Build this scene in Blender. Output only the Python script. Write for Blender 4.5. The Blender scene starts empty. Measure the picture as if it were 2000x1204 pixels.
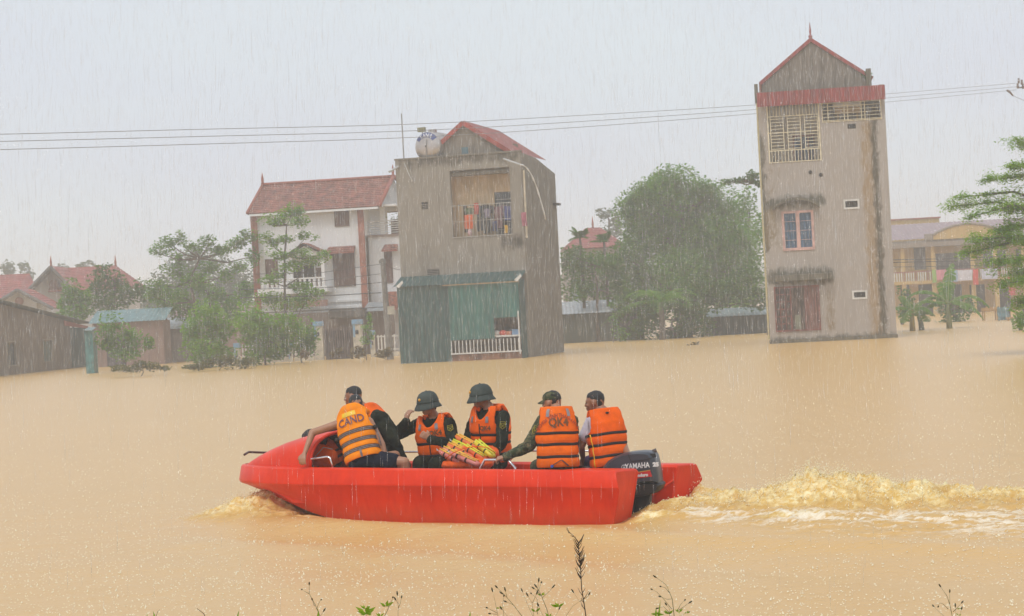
import bpy, bmesh, math, random
import numpy as np
from mathutils import Vector, Matrix, noise as mnoise

random.seed(7)
R = np.random.RandomState(11)
SC = bpy.context.scene
COL = SC.collection

# ------------------------------------------------------------------ camera
FPX, CX, CY, CAMZ, ROLL = 4000.0, 1000.0, 602.0, 2.2, math.radians(3.0)
cam = bpy.data.cameras.new('camera')
cam.sensor_fit = 'HORIZONTAL'; cam.sensor_width = 36.0; cam.lens = 36.0 * FPX / 2000.0
cam.clip_start = 0.2; cam.clip_end = 3000
camo = bpy.data.objects.new('camera', cam); COL.objects.link(camo)
camo.matrix_world = Matrix.Translation((0, 0, CAMZ)) @ Matrix.Rotation(math.radians(90), 4, 'X') @ Matrix.Rotation(-ROLL, 4, 'Z')
SC.camera = camo

# ------------------------------------------------------------------ sky, sun, exposure
SUN_EL, SUN_AZ = math.radians(58), math.radians(-150)     # soft light from behind the camera's left
world = bpy.data.worlds.new('World'); SC.world = world; world.use_nodes = True
wn, wl = world.node_tree.nodes, world.node_tree.links
wn.clear()
wo = wn.new('ShaderNodeOutputWorld'); bg = wn.new('ShaderNodeBackground')
sky = wn.new('ShaderNodeTexSky'); sky.sky_type = 'NISHITA'; sky.sun_disc = False
sky.sun_elevation = SUN_EL; sky.sun_rotation = SUN_AZ; sky.air_density = 1.0; sky.dust_density = 4.0
hs = wn.new('ShaderNodeHueSaturation'); hs.inputs['Saturation'].default_value = 0.10
mx = wn.new('ShaderNodeMix'); mx.data_type = 'RGBA'; mx.inputs[0].default_value = 0.88
cn = wn.new('ShaderNodeTexNoise'); cn.inputs['Scale'].default_value = 3.0; cn.inputs['Detail'].default_value = 3; cn.inputs['Roughness'].default_value = 0.5
ct = wn.new('ShaderNodeTexCoord'); cm = wn.new('ShaderNodeMapping'); cm.inputs['Scale'].default_value = (1, 1, 3.5); wl.new(ct.outputs['Generated'], cm.inputs[0]); wl.new(cm.outputs[0], cn.inputs['Vector'])
cr = wn.new('ShaderNodeValToRGB'); cr.color_ramp.elements[0].position = .3; cr.color_ramp.elements[0].color = (0.67, 0.72, 0.83, 1); cr.color_ramp.elements[1].position = .7; cr.color_ramp.elements[1].color = (0.72, 0.80, 0.855, 1)
wl.new(cn.outputs['Fac'], cr.inputs[0])
cs = wn.new('ShaderNodeVectorMath'); cs.operation = 'SCALE'; cs.inputs['Scale'].default_value = 10.0; wl.new(cr.outputs[0], cs.inputs[0])   # the soft grey of the rain cloud
wl.new(cs.outputs[0], mx.inputs[7])
wl.new(sky.outputs[0], hs.inputs['Color']); wl.new(hs.outputs[0], mx.inputs[6])
wl.new(mx.outputs[2], bg.inputs['Color']); wl.new(bg.outputs[0], wo.inputs['Surface'])
bg.inputs['Strength'].default_value = 0.10
sd = bpy.data.lights.new('sun', 'SUN'); sd.energy = 1.3; sd.angle = math.radians(25); sd.color = (1, 0.97, 0.92)
so = bpy.data.objects.new('sun', sd); COL.objects.link(so)
so.rotation_euler = (math.radians(90) - SUN_EL, 0, math.radians(-25))
SC.view_settings.view_transform = 'Standard'; SC.view_settings.look = 'None'
SC.view_settings.gamma = 1; SC.view_settings.use_curve_mapping = False
SC.view_settings.exposure = 0.13
SC.render.engine = 'CYCLES'
SC.cycles.volume_bounces = 4; SC.cycles.max_bounces = 8; SC.cycles.transparent_max_bounces = 12
SC.cycles.use_denoising = True

# ------------------------------------------------------------------ photo-ray helpers (camera 2.2 m over the water)
_c, _s = math.cos(ROLL), math.sin(ROLL)
def uv(px, py):
    u, v = px - CX, CY - py
    return (u * _c + v * _s) / FPX, (-u * _s + v * _c) / FPX
def W(px, py, d):
    a, b = uv(px, py)
    return Vector((a * d, d, CAMZ + b * d))
def G(px, py, z=0.0):
    a, b = uv(px, py)
    return W(px, py, (z - CAMZ) / b)

# ------------------------------------------------------------------ object helpers
def tag(o, label=None, cat=None, group=None, kind=None):
    if label: o['label'] = label
    if cat: o['category'] = cat
    if group: o['group'] = group
    if kind: o['kind'] = kind
    return o
def thing(name, label, cat, loc=(0, 0, 0), rz=0.0, group=None):
    o = bpy.data.objects.new(name, None); COL.objects.link(o)
    o.location = loc; o.rotation_euler = (0, 0, rz); o.empty_display_size = 0.2
    return tag(o, label, cat, group)
def link_mesh(name, me, mat=None, parent=None, **kw):
    if mat is not None and not me.materials: me.materials.append(mat)
    o = bpy.data.objects.new(name, me); COL.objects.link(o)
    if parent is not None: o.parent = parent
    return tag(o, **kw)
def np_mesh(name, V, F, smooth=False):
    V = np.asarray(V, dtype=np.float32).reshape(-1, 3)
    me = bpy.data.meshes.new(name)
    if isinstance(F, np.ndarray):
        n, k = F.shape
        me.vertices.add(len(V)); me.vertices.foreach_set('co', V.ravel())
        me.loops.add(n * k); me.loops.foreach_set('vertex_index', F.astype(np.int32).ravel())
        me.polygons.add(n); me.polygons.foreach_set('loop_start', np.arange(0, n * k, k, dtype=np.int32))
        me.polygons.foreach_set('loop_total', np.full(n, k, dtype=np.int32))
        me.update(calc_edges=True)
    else:
        me.from_pydata([tuple(v) for v in V.tolist()], [], F); me.update()
    if smooth: me.polygons.foreach_set('use_smooth', np.ones(len(me.polygons), dtype=bool))
    return me

class MB:
    def __init__(s): s.v = []; s.f = []
    def add(s, v, f):
        b = len(s.v); s.v += [tuple(p) for p in v]; s.f += [tuple(i + b for i in q) for q in f]
        return s
    def box(s, x0, y0, z0, x1, y1, z1):
        if x0 > x1: x0, x1 = x1, x0
        if y0 > y1: y0, y1 = y1, y0
        if z0 > z1: z0, z1 = z1, z0
        v = [(x, y, z) for z in (z0, z1) for y in (y0, y1) for x in (x0, x1)]
        return s.add(v, [(0, 2, 3, 1), (4, 5, 7, 6), (0, 1, 5, 4), (2, 6, 7, 3), (0, 4, 6, 2), (1, 3, 7, 5)])
    def quad(s, *p): return s.add(p, [tuple(range(len(p)))])
    def tube(s, pts, r, n=8, caps=True, sq=(1, 1)):
        pts = [Vector(p) for p in pts]
        rs = r if isinstance(r, (list, tuple)) else [r] * len(pts)
        v = []; up = None
        for i, p in enumerate(pts):
            t = (pts[min(i + 1, len(pts) - 1)] - pts[max(i - 1, 0)])
            t = t.normalized() if t.length > 1e-9 else Vector((0, 0, 1))
            if up is None: up = Vector((0, 0, 1)) if abs(t.z) < 0.9 else Vector((0, 1, 0))
            a = t.cross(up)
            a = a.normalized() if a.length > 1e-6 else Vector((1, 0, 0))
            b = a.cross(t).normalized(); up = b
            for k in range(n):
                w = 2 * math.pi * k / n
                v.append(p + a * math.cos(w) * rs[i] * sq[0] + b * math.sin(w) * rs[i] * sq[1])
        f = []
        for i in range(len(pts) - 1):
            for k in range(n):
                k2 = (k + 1) % n
                f.append((i * n + k, i * n + k2, (i + 1) * n + k2, (i + 1) * n + k))
        if caps:
            f.append(tuple(reversed(range(n)))); f.append(tuple(range((len(pts) - 1) * n, len(pts) * n)))
        return s.add(v, f)
    def prism(s, poly, y0, y1, axis='y'):
        """extrude polygon of (x,z) from y0 to y1 (axis y) or (y,z) along x"""
        n = len(poly)
        if axis == 'y': v = [(a, y0, b) for a, b in poly] + [(a, y1, b) for a, b in poly]
        else: v = [(y0, a, b) for a, b in poly] + [(y1, a, b) for a, b in poly]
        f = [tuple(range(n)), tuple(reversed(range(n, 2 * n)))]
        f += [(i, (i + n), (i + 1) % n + n, (i + 1) % n) for i in range(n)]
        return s.add(v, f)
    def grid(s, rows, closed=False):
        """rows of equal-length point lists"""
        n = len(rows[0]); v = [p for r in rows for p in r]; f = []
        for i in range(len(rows) - 1):
            for k in range(n if closed else n - 1):
                k2 = (k + 1) % n
                f.append((i * n + k, i * n + k2, (i + 1) * n + k2, (i + 1) * n + k))
        return s.add(v, f)
    def ball(s, c, r, seg=8, rings=5):
        if not hasattr(r, '__len__'): r = (r, r, r)
        rows = []
        for i in range(rings + 1):
            a = math.pi * i / rings; a = min(max(a, 0.03), math.pi - 0.03)
            rows.append([(c[0] + r[0] * math.sin(a) * math.cos(2 * math.pi * k / seg), c[1] + r[1] * math.sin(a) * math.sin(2 * math.pi * k / seg), c[2] + r[2] * math.cos(a)) for k in range(seg)])
        return s.grid(rows, True)
    def xf(s, M):
        s.v = [tuple(M @ Vector(p)) for p in s.v]; return s
    def build(s, name, mat, parent=None, smooth=False, fix=True, bevel=0, **kw):
        me = bpy.data.meshes.new(name); me.from_pydata(s.v, [], s.f); me.update()
        if fix or bevel:
            bm = bmesh.new(); bm.from_mesh(me)
            if bevel:
                bmesh.ops.bevel(bm, geom=list(bm.edges), offset=bevel, segments=2, profile=0.5, affect='EDGES', clamp_overlap=True)
            bmesh.ops.recalc_face_normals(bm, faces=bm.faces); bm.to_mesh(me); bm.free()
        if smooth: me.polygons.foreach_set('use_smooth', np.ones(len(me.polygons), dtype=bool))
        if smooth == 'auto':
            try: me.set_sharp_from_angle(angle=math.radians(40))
            except Exception: pass
        return link_mesh(name, me, mat, parent, **kw)

def panel(mb, x0, x1, z0, z1, holes, y0, y1):
    """wall slab in the xz plane from y0 (front) to y1 (back) with rectangular holes (xa,xb,za,zb)"""
    xs = sorted({x0, x1, *[h[0] for h in holes], *[h[1] for h in holes]}); xs = [x for x in xs if x0 <= x <= x1]
    zs = sorted({z0, z1, *[h[2] for h in holes], *[h[3] for h in holes]}); zs = [z for z in zs if z0 <= z <= z1]
    def solid(i, j):
        if i < 0 or j < 0 or i >= len(xs) - 1 or j >= len(zs) - 1: return False
        cx, cz = (xs[i] + xs[i + 1]) / 2, (zs[j] + zs[j + 1]) / 2
        return not any(h[0] < cx < h[1] and h[2] < cz < h[3] for h in holes)
    for i in range(len(xs) - 1):
        for j in range(len(zs) - 1):
            if not solid(i, j): continue
            a, b, c, d = xs[i], xs[i + 1], zs[j], zs[j + 1]
            mb.quad((a, y0, c), (b, y0, c), (b, y0, d), (a, y0, d))
            mb.quad((a, y1, c), (a, y1, d), (b, y1, d), (b, y1, c))
            if not solid(i - 1, j): mb.quad((a, y0, c), (a, y0, d), (a, y1, d), (a, y1, c))
            if not solid(i + 1, j): mb.quad((b, y0, c), (b, y1, c), (b, y1, d), (b, y0, d))
            if not solid(i, j - 1): mb.quad((a, y0, c), (a, y1, c), (b, y1, c), (b, y0, c))
            if not solid(i, j + 1): mb.quad((a, y0, d), (b, y0, d), (b, y1, d), (a, y1, d))
    return mb

def corr_sheet(mb, p00, p10, p01, p11, pitch=0.15, amp=0.02, n_up=(0, -1, 0), thick=0.004):
    """corrugated sheet spanned by four corners; waves run from p0* to p1* (ridges along 0->1 of the second index)"""
    p00, p10, p01, p11 = map(Vector, (p00, p10, p01, p11)); nu = Vector(n_up)
    L = (p10 - p00).length; n = max(4, int(L / pitch) * 4)
    A, B = [], []
    for i in range(n + 1):
        t = i / n; o = nu * amp * (0, 1, 0.9, -0.1)[i % 4]
        A.append(p00.lerp(p10, t) + o); B.append(p01.lerp(p11, t) + o)
    mb.grid([A, B]); mb.grid([[p - nu * thick for p in A], [p - nu * thick for p in B]])
    return mb

# ------------------------------------------------------------------ materials
MATS = {}
def nt(name):
    m = bpy.data.materials.new(name); m.use_nodes = True
    t = m.node_tree; t.nodes.clear()
    out = t.nodes.new('ShaderNodeOutputMaterial'); b = t.nodes.new('ShaderNodeBsdfPrincipled')
    t.links.new(b.outputs[0], out.inputs[0])
    return m, t, b, out
def node(t, typ, **kw):
    n = t.nodes.new(typ)
    for k, v in kw.items():
        if k.startswith('i_'): n.inputs[k[2:].replace('_', ' ')].default_value = v
        else: setattr(n, k, v)
    return n
def ramp(t, src, stops):
    r = t.nodes.new('ShaderNodeValToRGB'); t.links.new(src, r.inputs[0])
    e = r.color_ramp.elements
    while len(e) > 1: e.remove(e[-1])
    e[0].position = stops[0][0]; c = stops[0][1]; e[0].color = (*c, 1) if len(c) == 3 else c
    for p, c in stops[1:]:
        q = e.new(p); q.color = (*c, 1) if len(c) == 3 else c
    return r.outputs[0]
def mixc(t, fac, a, b, mode='MIX'):
    m = t.nodes.new('ShaderNodeMix'); m.data_type = 'RGBA'; m.blend_type = mode
    for s, x in ((m.inputs[0], fac), (m.inputs[6], a), (m.inputs[7], b)):
        if isinstance(x, bpy.types.NodeSocket): t.links.new(x, s)
        elif isinstance(x, (int, float)): s.default_value = x
        else: s.default_value = (*x, 1)
    return m.outputs[2]
def math_(t, op, a, b=0.0, c=None):
    m = t.nodes.new('ShaderNodeMath'); m.operation = op
    for s, x in zip(m.inputs, (a, b) if c is None else (a, b, c)):
        if isinstance(x, bpy.types.NodeSocket): t.links.new(x, s)
        else: s.default_value = x
    return m.outputs[0]
def coords(t, scale=(1, 1, 1), kind='Object'):
    tc = t.nodes.new('ShaderNodeTexCoord'); mp = t.nodes.new('ShaderNodeMapping'); mp.inputs['Scale'].default_value = scale
    t.links.new(tc.outputs[kind], mp.inputs[0]); return mp.outputs[0]
def noise_(t, vec, scale=1.0, detail=4.0, rough=0.55, dist=0.0):
    n = t.nodes.new('ShaderNodeTexNoise'); n.inputs['Scale'].default_value = scale; n.inputs['Detail'].default_value = detail
    n.inputs['Roughness'].default_value = rough; n.inputs['Distortion'].default_value = dist
    t.links.new(vec, n.inputs['Vector']); return n.outputs['Fac']
def bump_(t, b, h, strength=0.3, dist=0.02):
    n = t.nodes.new('ShaderNodeBump'); n.inputs['Strength'].default_value = strength; n.inputs['Distance'].default_value = dist
    t.links.new(h, n.inputs['Height']); t.links.new(n.outputs[0], b.inputs['Normal'])

def mat(name, col, rough=0.7, var=0.12, scale=3.0, metal=0.0, bump=0.0, stretch=(1, 1, 1), bscale=30, spec=0.5, col2=None):
    """plain surface with a little uneven colour, wear and relief"""
    if name in MATS: return MATS[name]
    m, t, b, o = nt(name)
    v = coords(t, stretch)
    n = noise_(t, v, scale, 5)
    c2 = col2 or tuple(max(0, c * (1 - var * 2.2)) for c in col)
    c1 = tuple(min(1, c * (1 + var)) for c in col)
    t.links.new(ramp(t, n, [(0.3, c2), (0.7, c1)]), b.inputs['Base Color'])
    b.inputs['Roughness'].default_value = rough; b.inputs['Metallic'].default_value = metal
    b.inputs['Specular IOR Level'].default_value = spec
    if bump: bump_(t, b, noise_(t, v, bscale, 4), bump, 0.01)
    MATS[name] = m; return m

def wall_mat(name, col, stain=(0.10, 0.085, 0.06), amount=0.5, moss=None, mossbands=(), vscale=1.0, rough=0.9):
    """rendered masonry with rain-run stains; mossbands = list of (x0, x1, z0, z1, strength) in the wall's own metres"""
    if name in MATS: return MATS[name]
    m, t, b, o = nt(name)
    v = coords(t, (1, 1, 1)); vs = coords(t, (2.2, 2.2, 0.22))
    fine = noise_(t, v, 9, 6, 0.65); big = noise_(t, v, 0.7, 3); run = noise_(t, vs, 1.6 * vscale, 6, 0.62)
    c = mixc(t, math_(t, 'MULTIPLY', big, 0.35), tuple(x * 1.08 for x in col), tuple(x * 0.72 for x in col))
    c = mixc(t, math_(t, 'MULTIPLY', fine, 0.3), c, tuple(x * 0.7 for x in col))
    s = ramp(t, run, [(0.5, (0, 0, 0)), (0.72, (1, 1, 1))])
    c = mixc(t, math_(t, 'MULTIPLY', s, amount), c, stain)
    if mossbands:
        tc = t.nodes.new('ShaderNodeTexCoord'); sx = t.nodes.new('ShaderNodeSeparateXYZ'); t.links.new(tc.outputs['Object'], sx.inputs[0])
        blot = noise_(t, coords(t, (1.5, 1.5, 0.8)), 2.6, 8, 0.72, 0.4)
        for (x0, x1, z0, z1, st, colr) in mossbands:
            def soft(val, lo, hi, e):
                a = t.nodes.new('ShaderNodeMapRange'); a.inputs[1].default_value = lo - e; a.inputs[2].default_value = lo + e; t.links.new(val, a.inputs[0])
                d = t.nodes.new('ShaderNodeMapRange'); d.inputs[1].default_value = hi - e; d.inputs[2].default_value = hi + e
                d.inputs[3].default_value = 1; d.inputs[4].default_value = 0; t.links.new(val, d.inputs[0])
                return math_(t, 'MULTIPLY', a.outputs[0], d.outputs[0])
            k = math_(t, 'MULTIPLY', soft(sx.outputs[0], x0, x1, 0.22), soft(sx.outputs[2], z0, z1, 0.3))
            k = math_(t, 'ADD', math_(t, 'MULTIPLY', k, 0.62 * st), math_(t, 'MULTIPLY', blot, 0.9))
            k = ramp(t, k, [(0.70, (0, 0, 0)), (0.92, (1, 1, 1))])
            c = mixc(t, math_(t, 'MULTIPLY', k, 0.9), c, colr)
    t.links.new(c, b.inputs['Base Color']); b.inputs['Roughness'].default_value = rough
    b.inputs['Specular IOR Level'].default_value = 0.2
    bump_(t, b, fine, 0.35, 0.02)
    MATS[name] = m; return m

def leaf_mat(name, c1, c2, scale=1.2, trans=0.5):
    if name in MATS: return MATS[name]
    m, t, b, o = nt(name)
    v = coords(t)
    c = ramp(t, noise_(t, v, scale, 4, 0.7), [(0.32, c1), (0.68, c2)])
    t.links.new(c, b.inputs['Base Color']); b.inputs['Roughness'].default_value = 0.65; b.inputs['Specular IOR Level'].default_value = 0.08
    tr = t.nodes.new('ShaderNodeBsdfTranslucent'); t.links.new(c, tr.inputs[0])
    ms = t.nodes.new('ShaderNodeMixShader'); ms.inputs[0].default_value = trans
    t.links.new(b.outputs[0], ms.inputs[1]); t.links.new(tr.outputs[0], ms.inputs[2]); t.links.new(ms.outputs[0], o.inputs[0])
    MATS[name] = m; return m

# ------------------------------------------------------------------ numpy noise for the water
_perm = R.permutation(512); _gr = R.rand(512) * 2 * math.pi
def pnoise(x, y, seed=0):
    xi, yi = np.floor(x).astype(int), np.floor(y).astype(int); xf, yf = x - xi, y - yi
    def g(ix, iy, fx, fy):
        h = _gr[(_perm[(ix + seed * 37) & 511] + iy) & 511]
        return np.cos(h) * fx + np.sin(h) * fy
    u, v = xf * xf * xf * (xf * (xf * 6 - 15) + 10), yf * yf * yf * (yf * (yf * 6 - 15) + 10)
    a = g(xi, yi, xf, yf) * (1 - u) + g(xi + 1, yi, xf - 1, yf) * u
    b = g(xi, yi + 1, xf, yf - 1) * (1 - u) + g(xi + 1, yi + 1, xf - 1, yf - 1) * u
    return (a * (1 - v) + b * v) * 1.5
def fbm(x, y, oct=5, seed=0, billow=False, gain=0.5):
    s = 0; a = 1.0
    for o in range(oct):
        n = pnoise(x * 2 ** o + 13.7 * o, y * 2 ** o - 7.3 * o, seed + o)
        s = s + a * ((1 - 2 * np.abs(n)) if billow else n); a *= gain
    return s

# ------------------------------------------------------------------ boat frame (needed by water, boat and crew)
BA = math.radians(31)
BH = Vector((-math.cos(BA), math.sin(BA), 0))      # heading
BP = Vector((-math.sin(BA), -math.cos(BA), 0))     # port side, towards the camera
BO = Vector((1.39, 21.01, 0))                      # stern centre at the water
BLEN = 5.35
def J(px, py, yl):
    """the point on the ray through a photo pixel that lies yl metres to port of the keel plane"""
    a, b = uv(px, py)
    d = Vector((a, 1, b)); o = Vector((0, 0, CAMZ))
    t = (yl - BP.dot(o - BO)) / BP.dot(d)
    return o + d * t
def text_geo(s, size, bold=0.012, spacing=1.0):
    """flat letter outlines as (x, y) points and faces, centred on x, baseline y = 0"""
    cu = bpy.data.curves.new('tmp', 'FONT'); cu.body = s; cu.size = size; cu.offset = bold * size * 2; cu.resolution_u = 3; cu.space_character = spacing
    ob = bpy.data.objects.new('tmp', cu); me = ob.to_mesh()
    vs = [(v.co.x, v.co.y) for v in me.vertices]; fs = [tuple(p.vertices) for p in me.polygons]
    ob.to_mesh_clear(); bpy.data.objects.remove(ob); bpy.data.curves.remove(cu)
    x0, x1 = min(v[0] for v in vs), max(v[0] for v in vs)
    return [(x - (x0 + x1) / 2, y) for x, y in vs], fs
# ================================================================== SETTING: water, bank, haze
def build_water():
    def axis(dense0, dense1, step, lo, hi, growth=1.16):
        a = list(np.arange(dense0, dense1 + 1e-6, step)); s = step; x = dense1
        while x < hi: s *= growth; x += s; a.append(x)
        s = step; x = dense0; pre = []
        while x > lo: s *= growth; x -= s; pre.append(x)
        return np.array(pre[::-1] + a)
    xs = axis(-4.4, 6.2, 0.024, -1400, 1400); ys = axis(16.6, 24.6, 0.026, -40, 2600)
    X, Y = np.meshgrid(xs, ys)
    Z = np.zeros_like(X)
    near = np.exp(-((X / 40) ** 2)) * np.clip((90 - Y) / 60, 0, 1)
    Z += near * (0.02 * fbm(X * 0.35, Y * 0.6, 3, 3) + 0.004 * fbm(X * 2.1, Y * 3.1, 3, 9))
    # boat coordinates
    S = (X - BO.x) * BH.x + (Y - BO.y) * BH.y
    P = (X - BO.x) * BP.x + (Y - BO.y) * BP.y
    foam = np.zeros_like(X)
    # ---- churned propeller wake astern
    wd = np.array([0.945, -0.325]); w0 = np.array([1.35, 20.75])
    A = (X - w0[0]) * wd[0] + (Y - w0[1]) * wd[1]
    B = (X - w0[0]) * -wd[1] + (Y - w0[1]) * wd[0]
    wid = 0.36 + 0.13 * np.clip(A, 0, 30)
    k = np.interp(A, [-0.35, 0.0, 0.6, 1.1, 1.6, 2.3, 3.0, 3.8, 6, 9, 14], [0, 0.09, 0.13, 0.19, 0.25, 0.22, 0.15, 0.10, 0.06, 0.03, 0])
    cross = np.exp(-(((B - 0.15) / wid) ** 2) * 1.3)
    n1 = fbm(A * 1.5, B * 1.9, 7, 21, True, 0.66); n2 = fbm(A * 0.9 + 5, B * 1.1, 3, 5)
    mound = k * cross * np.clip(0.42 + 0.36 * n1 + 0.45 * n2, 0.0, 1.6)
    Z += mound * 0.95 + 0.085 * np.clip(k * cross * 3, 0, 1) * np.clip(fbm(A * 7, B * 8, 3, 23, True, .7), -0.3, 2)
    crest = np.clip(mound * 6.5, 0, 1)
    shelf = np.exp(-((B / (wid * (1.4 + 1.5 * np.clip(A / 2.0, 0, 1)))) ** 4)) * np.interp(A, [-0.3, 0.2, 8, 16], [0, 1, 0.7, 0])
    Z += shelf * (0.035 * fbm(A * 2.2, B * 4.0, 5, 41, True) + 0.02)
    foam = np.maximum(foam, crest * np.clip(0.10 + 0.50 * n1, 0.04, 1))
    st = fbm(A * 1.3, B * 6.0, 5, 61, True, 0.6) + 0.5 * fbm(A * 0.7, B * 1.2, 3, 66)
    suds = shelf * np.clip((fbm(A * 1.2, B * 9.0, 5, 62, True, 0.6) + 0.7 * fbm(A * 0.7, B * 1.0, 3, 66) - 0.62) * 1.3, 0, 0.85) * np.clip(1 - 1.5 * crest, 0, 1) * np.interp(A, [-0.1, 0.5], [0, 1])
    foam = np.maximum(foam, shelf * np.clip(0.12 + 0.25 * fbm(A * 1.2, B * 3, 4, 68, True), 0, 1) * 0.6)
    near_edge = np.exp(-(((B + wid * 1.25) / 0.22) ** 2)) * np.interp(A, [-0.2, 0.0, 1.0, 2, 4, 8], [0, 1, 0.9, 0.5, 0.25, 0.1]) * np.clip(0.75 + 1.2 * fbm(A * 0.8, B * 1.3, 3, 71), 0, 1)
    foam = np.maximum(foam, near_edge * np.clip(0.5 + 0.5 * fbm(A * 4, B * 8, 4, 77, True), 0, 1))
    Z += near_edge * 0.05 * np.clip(0.5 + fbm(A * 3, B * 4, 4, 78, True), 0, 2)
    # ---- small boil beside the far pontoon
    q = BO + BP * -0.85 + BH * -0.12
    r = np.hypot(X - q.x, Y - q.y)
    Z += 0.21 * np.exp(-(r / 0.17) ** 2) * np.clip(0.7 + 0.4 * fbm(X * 5, Y * 5, 4, 90, True), 0, 1.5)
    foam = np.maximum(foam, np.exp(-(r / 0.24) ** 2) * 0.7)
    # ---- bow wave thrown from under the stem
    for (qs, qp, rs, rp, h) in ((4.65, 0.30, 0.45, 0.42, 0.16), (5.0, 0.62, 0.48, 0.34, 0.11), (4.1, 0.78, 0.6, 0.26, 0.05)):
        e = np.exp(-((S - qs) / rs) ** 2 - ((P - qp) / rp) ** 2)
        nn = fbm(S * 2.6, P * 3.4, 5, 101, True, 0.55)
        Z += h * e * np.clip(0.75 + 0.45 * nn, 0, 2)
        foam = np.maximum(foam, np.clip(e * 1.2, 0, 1) * np.clip(0.30 + 0.65 * nn, 0, 1) * (1.0 if qs > 4.5 else 0.6))
    # ---- thin foam line down the near hull side and the spreading shoulder waves
    side = np.exp(-((P - 0.93) / 0.06) ** 2) * ((S > -0.1) & (S < 3.9))
    foam = np.maximum(foam, side * np.clip(0.35 + 0.8 * fbm(S * 5, P * 9, 4, 120, True), 0, 1) * 0.8)
    for (off, ang, h, w) in ((1.15, 0.16, 0.085, 0.30), (1.9, 0.22, -0.05, 0.40), (2.6, 0.26, 0.05, 0.5)):
        line = P - (off + (4.2 - S) * ang)
        Z += h * np.exp(-(line / w) ** 2) * np.interp(S, [-9, -3, 3.6, 4.8], [0, 1, 1, 0])
    inside = (np.abs(P) < 0.86) & (S > 0.5) & (S < 4.1)
    Z = np.where(inside, np.minimum(Z, 0.02), Z)
    choppy = np.clip(mound * 2, 0, 1)
    X2 = X + choppy * 0.05 * fbm(A * 4, B * 4, 3, 141); Y2 = Y + choppy * 0.05 * fbm(A * 4, B * 4, 3, 151)
    ny, nx = X.shape
    idx = np.arange(nx * ny).reshape(ny, nx)
    F = np.stack([idx[:-1, :-1], idx[:-1, 1:], idx[1:, 1:], idx[1:, :-1]], -1).reshape(-1, 4)
    me = np_mesh('water', np.stack([X2, Y2, Z], -1), F, smooth=True)
    at = me.attributes.new('foam', 'FLOAT', 'POINT'); at.data.foreach_set('value', foam.astype(np.float32).ravel())
    at = me.attributes.new('suds', 'FLOAT', 'POINT'); at.data.foreach_set('value', suds.astype(np.float32).ravel())
    m, t, b, o = nt('muddy_flood_water')
    ga = t.nodes.new('ShaderNodeAttribute'); ga.attribute_name = 'foam'
    vec = coords(t)
    big = noise_(t, vec, 0.10, 4); mid = noise_(t, vec, 1.3, 5, 0.6)
    base = mixc(t, big, (0.70, 0.435, 0.165), (0.64, 0.395, 0.145))
    base = mixc(t, math_(t, 'MULTIPLY', mid, 0.3), base, (0.57, 0.34, 0.11))
    # short streaky suds carried on the surface
    fs = noise_(t, coords(t, (6, 16, 6)), 1.6, 7, 0.7, 0.6)
    k = math_(t, 'ADD', ga.outputs['Fac'], math_(t, 'MULTIPLY', math_(t, 'SUBTRACT', fs, 0.5), 1.2))
    fm = ramp(t, k, [(0.26, (0, 0, 0)), (0.85, (1, 1, 1))])
    fm = math_(t, 'MULTIPLY', fm, ramp(t, ga.outputs['Fac'], [(0.02, (0, 0, 0)), (0.2, (1, 1, 1))]))
    churn = mixc(t, ramp(t, ga.outputs['Fac'], [(0.05, (0, 0, 0)), (0.4, (1, 1, 1))]), base, (0.60, 0.36, 0.10))
    tops = noise_(t, coords(t, (5, 9, 9)), 2.2, 8, 0.75, 0.5); fc = mixc(t, ramp(t, tops, [(0.42, (0, 0, 0)), (0.62, (1, 1, 1))]), (0.74, 0.47, 0.13), (0.96, 0.84, 0.50))
    col = mixc(t, fm, churn, fc)
    gs = t.nodes.new('ShaderNodeAttribute'); gs.attribute_name = 'suds'
    ws = math_(t, 'ADD', gs.outputs['Fac'], math_(t, 'MULTIPLY', math_(t, 'SUBTRACT', fs, 0.5), 1.5)); ws = math_(t, 'MULTIPLY', ramp(t, ws, [(0.35, (0, 0, 0)), (0.8, (1, 1, 1))]), ramp(t, gs.outputs['Fac'], [(0.05, (0, 0, 0)), (0.3, (1, 1, 1))]))
    col = mixc(t, math_(t, 'MULTIPLY', ws, 0.8), col, (0.93, 0.85, 0.70))
    t.links.new(col, b.inputs['Base Color'])
    b.inputs['Roughness'].default_value = 0.30; b.inputs['IOR'].default_value = 1.33; b.inputs['Specular IOR Level'].default_value = 0.5
    # pocks of raindrops: rings and pin-pricks that stay put in the world
    vo = t.nodes.new('ShaderNodeTexVoronoi'); vo.feature = 'F1'; vo.inputs['Scale'].default_value = 9.0; vo.inputs['Randomness'].default_value = 1.0
    t.links.new(vec, vo.inputs['Vector'])
    ring = ramp(t, vo.outputs['Distance'], [(0.0, (0.9, 0.9, 0.9)), (0.10, (0.2, 0.2, 0.2)), (0.2, (0.7, 0.7, 0.7)), (0.32, (0.35, 0.35, 0.35)), (0.6, (0.4, 0.4, 0.4))])
    rip = noise_(t, coords(t, (5, 11, 5)), 1.5, 5, 0.6)
    hh = math_(t, 'ADD', math_(t, 'MULTIPLY', ring, 0.35), math_(t, 'MULTIPLY', rip, 0.65))
    bump_(t, b, hh, 0.55, 0.03)
    link_mesh('water', me, m, kind='structure')
    return X, Y, Z
WX, WY, WZ = build_water()

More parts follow.
